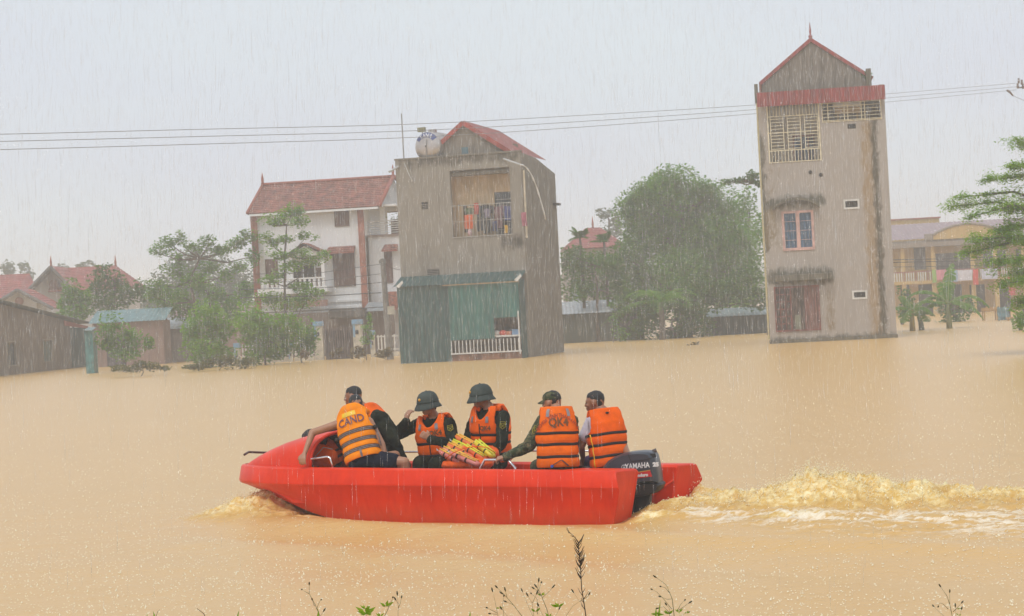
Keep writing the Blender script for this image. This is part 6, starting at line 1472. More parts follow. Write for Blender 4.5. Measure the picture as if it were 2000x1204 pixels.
ORG = cloth('orange_vest_cloth', (0.97, 0.13, 0.002), .10, .6); ORG2 = cloth('amber_vest_cloth', (0.98, 0.27, 0.002), .08, .6); ORG3 = cloth('pale_orange_vest_cloth', (0.97, 0.16, 0.004), .10, .6)
STRAPB = mat('black_webbing', (0.012, 0.010, 0.009), .7); STRAPG = mat('grey_webbing', (0.22, 0.17, 0.165), .7, .2, 40); HAIR = mat('black_hair', (0.012, 0.010, 0.009), .45, .3, 60, bump=.6, bscale=140)
PRINT = mat('dark_print', (0.05, .03, .035), .7); PRINTB = mat('brown_print', (0.20, .075, .02), .7); PRINTO = mat('burnt_orange_print', (0.45, .06, .01), .7); REFL = mat('grey_reflective', (0.26, .23, .24), .4); YEL = mat('yellow_reflective', (0.90, .55, .0), .4); PURP = mat('purple_print', (0.16, .07, .10), .7)

def V3(a): return Vector(a)
def limit(a, b, L):
    d = b - a; return a + d.normalized() * L
class Person:
    def __init__(s, label, pel, neck, head, fwd, face, group=None, sk=SK, heads=1.07):
        s.pel, s.neck, s.head = pel, neck, head; s.w = 1.0
        s.u = (neck - pel).normalized(); f = V3((*fwd, 0)).normalized(); s.r = f.cross(s.u).normalized(); s.f = s.u.cross(s.r).normalized()
        s.L = (neck - pel).length; s.hf = V3(face).normalized(); hr = s.hf.cross(V3((0, 0, 1)) * .8 + s.u * .2).normalized(); s.hr = hr; s.hu = hr.cross(s.hf).normalized()
        s.root = thing('person', label, 'person', (pel.x, pel.y, 0.12), 0, group); s.off = Vector((pel.x, pel.y, .12)); s.sk = sk; s.body = Blob(); s.hs = heads
    def P(s, o, *args): return s
    def finish(s, ob): ob.data.transform(Matrix.Translation(-s.off)); return ob
    def torso(s, B, k=0.0):
        ax = (s.r, s.f, s.u); c = lambda h: s.pel + s.u * s.L * h
        A = ell(c(.02), (.165 + k, .115 + k, .10 + k), ax); W_ = ell(c(.38), (.138 + k, .10 + k, .09), ax); C_ = ell(c(.72), (.165 + k, .112 + k, .12), ax); T = ell(c(.90), (.165 + k, .075 + k, .04 + k), ax)
        B.hull(A, W_).hull(W_, C_).hull(C_, T); return B
    def make_head(s):
        B = s.body; c, f, r, u = s.head, s.hf, s.hr, s.hu; ax = (r, f, u); k = s.hs
        cr = ell(c + u * .018 - f * .012, (.076 * k, .096 * k, .098 * k), ax); fa = ell(c - u * .02 + f * .02, (.064, .072, .07), ax)
        B.hull(cr, fa); B.hull(fa, ell(c - u * .085 + f * .058, (.026, .022, .016), ax), ell(c - u * .06 + f * .01, (.056, .05, .03), ax))
        B.hull(ell(c + u * .004 + f * .088, .008), ell(c - u * .030 + f * .102, (.015, .013, .010), ax)); B.hull(ell(c + u * .018 + f * .083, (.048, .010, .010), ax))
        B.hull(ell(c - u * .058 + f * .088, (.022, .010, .008), ax)); B.hull(ell(c - u * .074 + f * .083, (.014, .012, .010), ax))
        for sg in (-1, 1): B.hull(ell(c - u * .008 + r * sg * .079 * k - f * .008, (.010, .020, .031), ax)); B.hull(ell(c - u * .028 + r * sg * .045 + f * .062, .018))
        B.chain([s.neck - s.u * .05, s.neck + s.u * .02, c - u * .055 - f * .02], [.075, .056, .055])
        for sg in (-1, 1):
            mb = MB(); mb.ball(c - u * .002 + r * sg * .031 + f * .083, (.010, .009, .006), 8, 6); s.finish(mb.build('eye', mat('dark_eye', (.02, .012, .01), .2), s.root, smooth=True))
    def arm(s, sh, el, wr, hand, B=True, rs=(.052, .043, .038, .027)):
        if B: s.body.cap(sh, el, rs[0], rs[1]).cap(el, wr, rs[2] + .004, rs[3])
    def hand(s, wr, d, n, curl=.5, thumb=1, spread=.12, fist=False):
        """palm from the wrist along d, back-of-hand normal n, four unequal bent fingers and a side thumb"""
        B = s.body; d = V3(d).normalized(); n = V3(n); n = (n - d * n.dot(d)).normalized(); t = d.cross(n).normalized()
        pc = wr + d * .085
        B.hull(ell(wr + d * .01, (.026), None), ell(wr + d * .02 + t * .012, .017), ell(pc + t * .030, .0125), ell(pc - t * .030, .0125), ell(pc, .014))
        for i, (o, L) in enumerate(((-.031, .062), (-.011, .074), (.010, .078), (.030, .068))):
            a = wr + d * .082 + t * o; dd = (d + t * (o / .03) * spread).normalized(); c = curl * (1.0 + .1 * i)
            d1 = (dd * math.cos(c * .6) - n * math.sin(c * .6)); d2 = (dd * math.cos(c * 1.5) - n * math.sin(c * 1.5)); d3 = (dd * math.cos(c * 2.3) - n * math.sin(c * 2.3))
            p1 = a + d1 * L * .45; p2 = p1 + d2 * L * .32; p3 = p2 + d3 * L * .25
            B.chain([a, p1, p2, p3], [.0105, .0095, .0088, .0078])
        a = wr + d * .03 + t * .026 * thumb; p1 = a + (d * .75 + t * thumb * .75 - n * .15).normalized() * .038; p2 = p1 + (d * .9 + t * thumb * .25 - n * .45).normalized() * .032
        B.chain([a, p1, p2], [.014, .0115, .009])
    def legs(s, knees, ankles, toe):
        B = s.body
        for sg, kn, an in zip((1, -1), knees, ankles):
            hip = s.pel + s.r * sg * .085 - s.u * .02; B.cap(hip, kn, .085, .056); B.cap(kn, an, .056, .036)
            td = V3((*toe, 0)).normalized(); B.hull(ell(an - V3((0, 0, .03)) - td * .03, .034), ell(an - V3((0, 0, .045)) + td * .14, (.03, .03, .02)), ell(an, .034))
    def lower(s, B, knees, ankles, k=.018, short=None):
        s_ax = (s.r, s.f, s.u); B.hull(ell(s.pel + s.u * .03, (.17 + k, .12 + k, .09), s_ax), ell(s.pel - s.u * .03, (.165 + k, .12 + k, .08), s_ax))
        for sg, kn, an in zip((1, -1), knees, ankles):
            hip = s.pel + s.r * sg * .085 - s.u * .02
            if short: B.cap(hip, hip.lerp(kn, short), .09 + k, .085 + k)
            else: B.cap(hip, kn, .088 + k, .066 + k); B.cap(kn, an, .062 + k, .05 + k)
        return B
    # ---- life vest wrapped round the torso
    def S(s, th, h, off):
        A = float(np.interp(h, [-.1, .15, .35, .6, .8, .93, 1.03], [.178, .172, .168, .185, .185, .160, .105])); Bd = float(np.interp(h, [-.1, .15, .35, .6, .8, .93, 1.03], [.132, .126, .122, .135, .132, .105, .078]))
        A *= s.w; Bd *= s.w
        c = s.pel + s.u * s.L * h - s.f * .0; sn, cs = math.sin(th), math.cos(th)
        e = .82; sx = math.copysign(abs(sn) ** e, sn); cy = math.copysign(abs(cs) ** e, cs)
        up = max(0, (h - .85) / .2) * off
        return c + s.r * (A + off) * sx + s.f * (Bd + off) * cy + s.u * up * .8
    def vest(s, m, hb=-.06, straps=(.12, .32, .52), sm=STRAPB, thick=.045, sw=.014, bulge=.014, zip_=True, trim=None):
        nt_, nh = 84, 44; ht = 1.02; hs = [hb + (ht - hb) * i / nh for i in range(nh + 1)]; allb = [hb] + list(straps)
        def off(h):
            o = thick
            if h < straps[-1] + .02:
                d = min(abs(h - q) for q in allb) * s.L; o += bulge * min(1, d / .035) - .004
            else: o += bulge * .6
            return o
        def open_(th, h):
            a = abs(abs(th) - math.pi / 2 * .96); arm = (a / math.radians(40)) ** 2 + ((h - .80) / .215) ** 2 < 1
            t = abs(th); vn = h > .82 and t < math.radians(3) + (h - .82) / .20 * math.radians(34)
            slit = zip_ and t < .02 and False
            return arm or vn or slit
        V = []; F = []; ths = [math.pi - 2 * math.pi * k / nt_ for k in range(nt_)]
        for h in hs:
            for th in ths:
                V.append(s.S(th, h, off(h) + .004 * mnoise.noise(Vector((th * 3, h * 9, s.pel.x)))))
        for i in range(nh):
            for k in range(nt_):
                k2 = (k + 1) % nt_; th = ths[k] - math.pi / nt_; h = (hs[i] + hs[i + 1]) / 2
                if not open_(th, h): F.append((i * nt_ + k, i * nt_ + k2, (i + 1) * nt_ + k2, (i + 1) * nt_ + k))
        me = bpy.data.meshes.new('life_vest'); me.from_pydata([tuple(v) for v in V], [], F)
        ob = bpy.data.objects.new('tmp', me); COL.objects.link(ob)
        w = ob.modifiers.new('sm', 'SMOOTH'); w.factor = .5; w.iterations = 2
        sd_ = ob.modifiers.new('so', 'SOLIDIFY'); sd_.thickness = .04; sd_.offset = -1
        sb = ob.modifiers.new('sub', 'SUBSURF'); sb.levels = 1
        dg = bpy.context.evaluated_depsgraph_get(); me2 = bpy.data.meshes.new_from_object(ob.evaluated_get(dg)); bpy.data.objects.remove(ob)
        me2.name = 'life_vest'; me2.materials.clear(); me2.polygons.foreach_set('use_smooth', np.ones(len(me2.polygons), dtype=bool))
        s.v = s.finish(link_mesh('life_vest', me2, m, s.root)); s.off_ = off; s.open_ = open_
        for q in straps:
            R0, R1, Rm = [], [], []
            for k in range(nt_ + 1):
                th = math.pi - 2 * math.pi * k / nt_
                wob = .004 * math.sin(th * 5 + q * 30)
                R0.append(s.S(th, q + wob - sw / s.L, off(q) + .010)); Rm.append(s.S(th, q + wob, off(q) + .014)); R1.append(s.S(th, q + wob + sw / s.L, off(q) + .010))
            s.finish(MB().grid([R0, Rm, R1]).build('strap', sm, s.v, smooth=True, fix=False))
        if zip_:
            z = MB().tube([s.S(0, h, off(h) + .004) for h in np.linspace(hb, .74, 14)], .006, 5).build('zip', STRAPB, s.v, smooth=True); s.finish(z)
        return s.v
    def patch(s, x0, x1, h0, h1, m, front=False, name='patch', o=.008, n=6):
        rows = []
        for j in range(n + 1):
            h = h0 + (h1 - h0) * j / n; rr = []
            for i in range(n + 1):
                x = x0 + (x1 - x0) * i / n; rr.append(s.onv(x, h, front, o))
            rows.append(rr)
        return s.finish(MB().grid(rows).build(name, m, s.v, smooth=True, fix=False))
    def onv(s, x, h, front, o):
        A = .19; th0 = 0 if front else math.pi
        # walk the vest surface sideways from the centre line
        a = abs(x) / (A + .05); th = math.asin(min(.97, a ** (1 / .82)))
        th = math.copysign(th, x); th = (-th) if front else (math.pi - th)
        return s.S(th, h, s.off_(h) + o)
    def text(s, txt, size, x, h, m, front=False, bold=.03, arc=0, o=.010, sy=1.0):
        tv, tf = text_geo(txt, size, bold); V = []
        for (a, b) in tv:
            if arc:
                r = arc + b; an = a / arc; a, b = r * math.sin(an), r * math.cos(an) - arc
            V.append(s.onv(x + a, h + b * sy / s.L, front, o))
        return s.finish(link_mesh('lettering', np_mesh('lettering', V, tf), m, s.v))
    def high_collar(s, m, h0=.93, h1=1.20, A=.150, Bd=.10):
        out, inn = [], []; aa = np.linspace(math.radians(82), math.radians(278), 22)
        for j in range(9):
            t = j / 8; h = h0 + (h1 - h0) * t; k = 1 - .10 * t + .05 * math.sin(math.pi * t); th = .030 * math.sin(math.pi * (.12 + .82 * t))
            cut = lambda a: 1 - .55 * t * abs(math.cos((a - math.pi / 2))) ** 3 * (1 if False else .0)
            ro = lambda a, o: s.pel + s.u * s.L * (h - .05 * abs(math.sin(a)) ** 4 * t * 3) + s.r * (A * k + o) * math.sin(a) + s.f * (Bd * k + o) * math.cos(a)
            out.append([ro(a, th + .012) for a in aa]); inn.append([ro(a, -.012) for a in aa])
        mb = MB().grid(out); mb.grid([list(reversed(q)) for q in inn]); mb.grid([inn[0], out[0]]); mb.grid([out[-1], inn[-1]])
        for q in (0, -1): mb.grid([[a[q] for a in out], [a[q] for a in inn]])
        return s.finish(mb.build('high_collar', m, s.v, smooth=True))
    def collar(s, m, r=.035, h=1.0, rad=(.105, .085), span=(50, 310), up=.0):
        pts = []
        for k in range(17):
            a = math.radians(span[0] + (span[1] - span[0]) * k / 16); bk = (1 - math.cos(a)) / 2
            pts.append(s.pel + s.u * (s.L * h + up * bk) + s.r * rad[0] * math.sin(a) + s.f * (rad[1] * math.cos(a)))
        n = len(pts); return s.finish(MB().tube(pts, [r * (.6 + .4 * math.sin(math.pi * i / (n - 1))) for i in range(n)], 10, sq=(.8, 1.25)).build('collar', m, s.v, smooth=True))
    def hair(s, m=HAIR, long=0):
        B = Blob(); c, f, r, u = s.head, s.hf, s.hr, s.hu; ax = (r, f, u)
        B.hull(ell(c + u * .034 - f * .022, (.080, .094, .092), ax), ell(c + u * .06 + f * .03, (.066, .045, .05), ax)); B.hull(ell(c + u * .02 - f * .045, (.078, .062, .085), ax), ell(c - u * .05 - f * .06, (.055, .035, .03), ax))
        s.finish(B.mesh('hair', m, s.root, .009, 2, .003, 40))
    def pith(s, badge=True, tilt=0.0):
        c, f, r, u = s.head, s.hf, s.hr, s.hu; c = c + u * .038 - f * .004
        prof = [(.004, .122), (.045, .117), (.080, .098), (.102, .066), (.112, .03), (.115, .0), (.123, -.014), (.135, -.034), (.147, -.056), (.145, -.060), (.13, -.040), (.115, -.02), (.105, -.008), (.100, .03), (.09, .065), (.03, .11)]
        rows = [[c + r * (p[0] * math.sin(a)) + f * (p[0] * 1.14 * math.cos(a) + (.008 if p[0] > .12 else 0)) + u * (p[1] - (.012 * abs(math.cos(a)) if p[0] > .12 else 0)) for a in np.linspace(0, 2 * math.pi, 36, endpoint=False)] for p in prof]
        HM = mat('green_pith_cloth', (0.048, 0.062, 0.054), .75, .2, 8, bump=.2, bscale=90)
        o = s.finish(MB().grid(rows, True).build('pith_helmet', HM, s.root, smooth=True))
        s.finish(MB().ball(c + u * .120, .011, 8, 5).build('button', HM, o, smooth=True))
        s.finish(MB().tube([c + r * .113 * math.sin(a) + f * .130 * math.cos(a) + u * .008 for a in np.linspace(0, 2 * math.pi, 33)], .006, 6).build('band', mat('pith_band', (.02, .035, .03), .7), o, smooth=True))
        if badge: s.finish(MB().ball(c + f * .122 + u * .045, (.016, .016, .018), 10, 6).build('badge', mat('gold_badge', (.75, .38, .05), .35, metal=.3), o, smooth=True))
    def cap_(s):
        c, f, r, u = s.head, s.hf, s.hr, s.hu; ax = (r, f, u); B = Blob(); B.hull(ell(c + u * .058 - f * .006, (.085, .103, .062), ax), ell(c + u * .03 - f * .01, (.086, .104, .02), ax))
        o = s.finish(B.mesh('field_cap', CAMO, s.root, .008, 2, .003, 16)); rows = []
        for j in range(6):
            t = j / 5; rows.append([c + u * (.034 - .026 * t - .02 * abs(math.sin(a)) * t) + f * (.085 + .075 * t) * math.cos(a) + r * (.085 - .01 * t) * math.sin(a) for a in np.linspace(-1.15, 1.15, 14)])
        mb = MB().grid(rows); mb.grid([[p - u * .004 for p in r_] for r_ in rows]); s.finish(mb.build('visor', CAMO, o, smooth=True))
    def done(s, wr=0): s.finish(s.body.mesh('body', s.sk, s.root, .0078, 2))
FL = .15
def down(p, z=FL): return Vector((p.x, p.y, z))
def crew():
    # ---------------- man in the amber vest, bare arms, leaning on the near gunwale
    p = Person('bare armed man in amber vest marked CAND, back turned, gripping the gunwale', J(712, 900, .62), J(690, 812, .50), J(695, 793, .38), (.12, .95), (-.15, .85, -.45), sk=SK)
    p.make_head(); p.torso(p.body)
    shL, shR = J(663, 828, .55), J(721, 824, .50); elL = J(605, 847, .72); wr = J(594, 889, .86); hnd = J(587, 905, .93)
    elL = limit(shL, elL, .31); wr = limit(elL, wr, .25)
    p.arm(shL, elL, wr, 0, rs=(.05, .041, .038, .026)); p.hand(wr, (-.30, -.55, -.78), (-.6, .5, .62) if False else (-.2, -.62, .6), .55, 1, .22)
    elR = limit(shR, J(742, 862, .50), .29); wrR = limit(elR, J(752, 893, .52), .24)
    p.arm(shR, elR, wrR, 0, rs=(.05, .041, .038, .026)); p.hand(wrR, (.3, .2, -.7), (.6, -.5, .3), .7, -1)
    kn = [J(790, 903, .50), J(772, 890, .18)]; an = [down(kn[0] + V3((.03, .05, 0))), down(kn[1] + V3((.05, .1, 0)))]
    p.legs(kn, an, (.7, .5)); p.finish(p.lower(Blob(), kn, an, .012, .62).mesh('shorts', cloth('navy_shorts', (.014, .018, .035)), p.root, .011, 3, .006))
    p.finish(p.torso(Blob(), .006).mesh('undershirt', cloth('red_undershirt', (.5, .05, .02)), p.root, .011, 3))
    p.w = .90; p.vest(ORG2, hb=-.02, straps=(.17, .36, .555), sm=STRAPG, thick=.045, sw=.019); p.hair(); p.done()
    p.high_collar(ORG2)
    p.text('CAND', .108, .0, .71, PURP, bold=.006, sy=1.15); p.patch(-.105, .075, .885, .955, YEL, name='reflective_strip')
    for x in (-.215, .215):
        s_ = p.S(math.pi - x * 5.5, .555, p.off_(.5) + .02); p.finish(MB().ball(s_, .024, 8, 6).build('buckle', STRAPB, p.v, smooth=True))
    for q in (.17, .36, .555):   # dark stitched edges of the grey webbing
        for e in (-.019, .0, .019):
            p.finish(MB().tube([p.S(th, q + e / p.L, p.off_(q) + .0145) for th in np.linspace(math.pi - 1.5, math.pi + 1.5, 30)], .0022, 4).build('stitching', STRAPB, p.v, smooth=True))
    p.finish(MB().tube([p.S(math.pi - 1.25, .56, .075), p.S(math.pi - 1.35, .36, .085), p.S(math.pi - 1.3, .15, .085)], .009, 5).build('side_strap', STRAPG, p.v, smooth=True))
    p.finish(MB().grid([[p.onv(x, h, False, .012) for x in (.015, .04)] for h in (-.02, .06, .15)]).build('crotch_strap', STRAPG, p.v, fix=False))

    # ---------------- man in black behind him, head turned to the bow
    p = Person('man in wet black jacket and orange vest behind the amber vest, looking to the bow', J(766, 900, -.28), J(716, 802, -.34), J(689, 775, -.36), (-.75, .55), (-.93, .30, -.06), sk=SK2)
    p.make_head(); p.torso(p.body); shN = J(744, 820, -.06); el = limit(shN, J(768, 856, .04), .31); wr = limit(el, J(783, 886, .0), .25)
    shF = J(700, 822, -.52); elF = limit(shF, J(652, 842, -.55), .30); wrF = limit(elF, J(622, 866, -.5), .25)
    p.arm(shN, el, wr, 0); p.hand(wr, (.4, -.2, -.6), (.3, -.6, .5), .8); p.arm(shF, elF, wrF, 0); p.hand(wrF, (-.8, .1, -.5), (0, 0, 1), .5)
    kn = [J(752, 905, -.62), J(735, 908, -.22)]; an = [down(k_ + V3((-.02, .05, 0))) for k_ in kn]; p.legs(kn, an, (-.7, .5))
    p.finish(p.lower(Blob(), kn, an).mesh('trousers', BLACKCL, p.root, .012, 3, .006))
    B = p.torso(Blob(), .03); B.cap(p.pel + p.u * .08, shN, .17, .10); B.hull(ell(shN, .095), ell(J(735, 812, -.1), .07), ell(J(765, 850, -.1), .10)); B.cap(shN, el, .088, .070).cap(el, wr, .064, .048).cap(shF, elF, .076, .062).cap(elF, wrF, .062, .046); p.finish(B.mesh('jacket', DKCAMO, p.root, .011, 3, .010, 11))
    p.w = .92; p.vest(ORG, hb=.25, straps=(.3, .52), thick=.03); p.collar(ORG, .04, 1.0, (.12, .10)); p.hair(); p.done()

    # ---------------- crouching figure under the bow hood
    p = Person('crouching man in black bent under the bow hood, orange vest behind his knees', J(642, 902, -.15), J(622, 866, -.10), J(606, 860, -.15), (-.93, .2), (-.9, .1, -.42), sk=SK2)
    p.make_head(); p.torso(p.body); sh1 = J(628, 858, .10); e1 = limit(sh1, J(612, 884, .18), .28); w1 = limit(e1, J(600, 896, .2), .24); sh2 = J(630, 850, -.34); e2 = limit(sh2, J(600, 866, -.4), .28); w2 = limit(e2, J(590, 880, -.3), .22)
    p.arm(sh1, e1, w1, 0); p.hand(w1, (-.7, .1, -.5), (0, -.3, 1), .6); p.arm(sh2, e2, w2, 0); p.hand(w2, (-.7, .1, -.5), (0, .3, 1), .6)
    kn = [J(612, 905, -.28), J(612, 908, .02)]; an = [down(kn[0] + V3((.2, .0, 0))), down(kn[1] + V3((.2, 0, 0)))]; p.legs(kn, an, (-1, .1))
    p.finish(p.lower(Blob(), kn, an).mesh('trousers', BLACKCL, p.root, .012, 3, .006))
    B = p.torso(Blob(), .045); B.hull(ell(J(652, 845, -.15), .10), ell(J(625, 850, -.12), .10), ell(J(650, 870, -.2), .12)); B.cap(sh1, e1, .08, .066).cap(e1, w1, .062, .05).cap(sh2, e2, .08, .066).cap(e2, w2, .062, .05); p.finish(B.mesh('jacket', BLACKCL, p.root, .011, 3, .010, 11))
    p.vest(ORG, hb=-.3, straps=(.0, .3), thick=.06); p.hair(); p.done()

    # ---------------- soldier touching his pith helmet
    p = Person('soldier in green pith helmet with gold badge, hand raised to the brim', J(858, 903, -.32), J(848, 816, -.30), J(836, 792, -.22), (-.42, -.90), (-.66, -.72, -.14), sk=SK)
    p.make_head(); p.torso(p.body)
    shN = J(878, 828, -.26); el = limit(shN, J(886, 868, -.12), .29); wr = limit(el, J(836, 858, .05), .26)
    shF = J(820, 828, -.32); elF = limit(shF, J(782, 847, -.22), .28); wrF = limit(elF, J(798, 812, -.10), .25)
    p.arm(shN, el, wr, 0); p.hand(wr, (-.75, -.15, .55), (-.2, -.9, .1), .8, 1)
    p.arm(shF, elF, wrF, 0); p.hand(wrF, (.35, .1, .90), (-.75, -.60, .1), .55, -1)
    kn = [J(820, 905, .02), J(850, 908, .12)]; an = [down(k_ + V3((-.05, -.05, 0))) for k_ in kn]; p.legs(kn, an, (-.5, -.8))
    p.finish(p.lower(Blob(), kn, an).mesh('trousers', DKCAMO, p.root, .012, 3, .006))
    B = p.torso(Blob(), .022); B.cap(shN, el, .072, .066).cap(el, wr, .064, .048).cap(shF, elF, .070, .062).cap(elF, wrF, .064, .048); p.finish(B.mesh('jacket', DKCAMO, p.root, .011, 3, .010, 12))
    p.vest(ORG, hb=-.04, straps=(.18, .45)); p.pith(True); p.hair(); p.done(); p.collar(ORG, .022, 1.0, (.11, .09))
    p.text('QK4', .07, .085, .64, PRINTB, front=True, bold=.02); p.patch(-.12, -.085, .76, .88, REFL, True, 'reflective_strip'); p.patch(.085, .12, .76, .88, REFL, True, 'reflective_strip')
    sleeve_badge(p, shN, el, .066)

    # ---------------- soldier looking to the bow, pith helmet
    p = Person('soldier in plain green pith helmet looking sideways to the bow', J(962, 898, -.48), J(955, 798, -.45), J(940, 778, -.42), (-.62, -.78), (-.93, -.36, -.10), sk=SK2)
    p.make_head(); p.torso(p.body)
    shN = J(983, 815, -.32); el = limit(shN, J(980, 860, -.22), .29); wr = limit(el, J(962, 895, -.12), .25); shF = J(930, 812, -.56); elF = limit(shF, J(916, 852, -.5), .28); wrF = limit(elF, J(914, 885, -.4), .24)
    p.arm(shN, el, wr, 0); p.hand(wr, (-.5, -.3, -.6), (-.3, -.6, .5), .7); p.arm(shF, elF, wrF, 0); p.hand(wrF, (-.3, -.3, -.8), (-.6, -.6, .2), .7)
    kn = [J(925, 908, -.35), J(935, 912, -.05)]; an = [down(k_ + V3((-.05, -.02, 0))) for k_ in kn]; p.legs(kn, an, (-.8, -.5))
    p.finish(p.lower(Blob(), kn, an).mesh('trousers', DKCAMO, p.root, .012, 3, .006))
    B = p.torso(Blob(), .022); B.cap(shN, el, .074, .066).cap(el, wr, .064, .048).cap(shF, elF, .072, .062).cap(elF, wrF, .062, .046); p.finish(B.mesh('jacket', DKCAMO, p.root, .011, 3, .010, 12))
    p.vest(ORG, hb=-.04, straps=(.14, .34, .52)); p.pith(True); p.hair(); p.done(); p.collar(ORG, .032, 1.0, (.13, .105), (30, 330))
    p.text('QK4', .065, .075, .62, PRINTB, front=True, bold=.02); p.patch(-.12, -.09, .76, .87, REFL, True, 'reflective_strip'); p.patch(.085, .12, .76, .87, REFL, True, 'reflective_strip')
    sleeve_badge(p, shN, el, .068)

    # ---------------- soldier in camouflage, back turned
    p = Person('soldier in camouflage cap with QK4 on his back, hand on the steel rail', J(1090, 906, .38), J(1086, 802, .34), J(1077, 786, .30), (-.10, .99), (-.86, .48, -.05), sk=SK); p.w = .96
    p.make_head(); p.torso(p.body)
    shN = J(1062, 822, .36); el = limit(shN, J(1036, 866, .46), .31); wr = limit(el, J(995, 890, .58), .26); shF = J(1116, 822, .26); elF = limit(shF, J(1120, 865, .1), .29); wrF = limit(elF, J(1095, 890, -.05), .25)
    p.arm(shN, el, wr, 0); p.hand(wr, (-.95, .1, -.12), (-.1, -.35, .9), .95, 1); p.arm(shF, elF, wrF, 0); p.hand(wrF, (-.5, .6, -.3), (0, 0, 1), .6)
    kn = [J(1075, 905, -.02), J(1050, 912, .12)]; an = [down(k_ + V3((-.03, .05, 0))) for k_ in kn]; p.legs(kn, an, (-.4, .9))
    p.finish(p.lower(Blob(), kn, an).mesh('trousers', CAMO, p.root, .012, 3, .006))
    B = p.torso(Blob(), .022); B.cap(shN, el, .076, .064).cap(el, wr, .062, .046).cap(shF, elF, .072, .062).cap(elF, wrF, .062, .046); p.finish(B.mesh('jacket', CAMO, p.root, .010, 3, .010, 12))
    p.vest(ORG3, hb=-.08, straps=(.13, .36, .57)); p.hair(); p.cap_(); p.done(); p.collar(ORG3, .026, 1.0, (.115, .085))
    p.text('QK4', .105, .0, .70, PRINTB, bold=.015, sy=1.15); p.text('BCHQS TỈNH THANH HÓA', .040, .0, .86, PRINTO, bold=.02, arc=.22)
    p.patch(-.135, -.10, .87, .97, REFL, name='reflective_strip'); p.patch(.10, .135, .87, .97, REFL, name='reflective_strip')
    for (x0, x1, h0, h1) in ((-.10, .015, -.05, .07), (.015, .09, .07, -.05)): p.finish(MB().grid([[p.onv(x0 + (x1 - x0) * t + e, h0 + (h1 - h0) * t, False, .012) for e in (-.010, .010)] for t in np.linspace(0, 1, 8)]).build('leg_strap', mat('brown_webbing', (.16, .06, .04), .7), p.v, fix=False))
    p.finish(MB().tube([p.onv(-.085, -.045, False, .012), p.onv(-.085, -.045, False, .035)], .016, 8).build('blue_toggle', mat('blue_plastic', (.05, .12, .5), .4), p.v))
    sleeve_badge(p, shN, el, .066, (-.5, -.7))

    # ---------------- helmsman with white T-shirt
    p = Person('short haired man in white T-shirt and orange vest at the motor, back turned', J(1192, 908, -.02), J(1178, 806, -.05), J(1161, 786, -.05), (-.22, .97), (-.95, .30, -.06), sk=SK2); p.w = .90
    p.make_head(); p.torso(p.body)
    shN = J(1155, 824, -.05); el = limit(shN, J(1140, 860, .02), .28); wr = limit(el, J(1138, 890, -.1), .24); shF = J(1202, 824, -.12); elF = limit(shF, J(1215, 862, -.1), .28); wrF = limit(elF, J(1225, 885, .0), .22)
    p.arm(shN, el, wr, 0); p.hand(wr, (-.2, .3, -.8), (-.8, -.3, 0), .7); p.arm(shF, elF, wrF, 0); p.hand(wrF, (.4, -.3, -.7), (.4, -.3, .6), .9)
    kn = [J(1180, 905, -.45), J(1150, 906, -.38)]; an = [down(k_ + V3((-.03, .05, 0))) for k_ in kn]; p.legs(kn, an, (-.3, .9))
    p.finish(p.lower(Blob(), kn, an, .02, .85).mesh('shorts', cloth('purple_shorts', (.07, .035, .10)), p.root, .012, 3, .006))
    B = p.torso(Blob(), .018); B.cap(shN, shN.lerp(el, .62), .07, .07).cap(shF, shF.lerp(elF, .62), .07, .07); p.finish(B.mesh('t_shirt', cloth('white_tshirt', (.62, .58, .66), .08), p.root, .010, 3, .007, 12))
    p.vest(ORG, hb=-.04, straps=(.16, .38, .58)); p.hair(); p.done(); p.collar(ORG, .024, 1.0, (.11, .085))
    p.finish(MB().tube([p.S(math.pi + 1.05, h, p.off_(h) + .004) for h in np.linspace(-.04, .60, 12)], .007, 5).build('yellow_piping', mat('yellow_piping', (.9, .5, .02), .5), p.v, smooth=True))
    p.finish(MB().ball(p.onv(.0, .93, False, .012), (.02, .006, .012), 8, 5).build('hang_loop', STRAPB, p.v))
def sleeve_badge(p, sh, el, r, side=(0, -1)):
    c = sh.lerp(el, .42); ax = (el - sh).normalized(); n = V3((side[0] * .5, side[1], 0.15)); n = (n - ax * n.dot(ax)).normalized(); t = ax.cross(n).normalized(); Y = mat('badge_yellow', (.40, .33, .02), .6); mb = MB()
    def q(a, b): k = math.sqrt(max(0, (r + .016) ** 2 - a * a)); return c + t * a - ax * b + n * k
    mb.tube([q(-.028, .04), q(.028, .04), q(.028, -.02), q(0, -.045), q(-.028, -.02), q(-.028, .04)], .0035, 5); mb.tube([q(-.02, .012), q(.02, -.03)], .003, 4); mb.tube([q(.02, .012), q(-.02, -.03)], .003, 4); mb.tube([q(-.026, .02), q(.026, .02)], .0025, 4)
    p.finish(mb.build('arm_badge', Y, p.root, smooth=True))
crew()

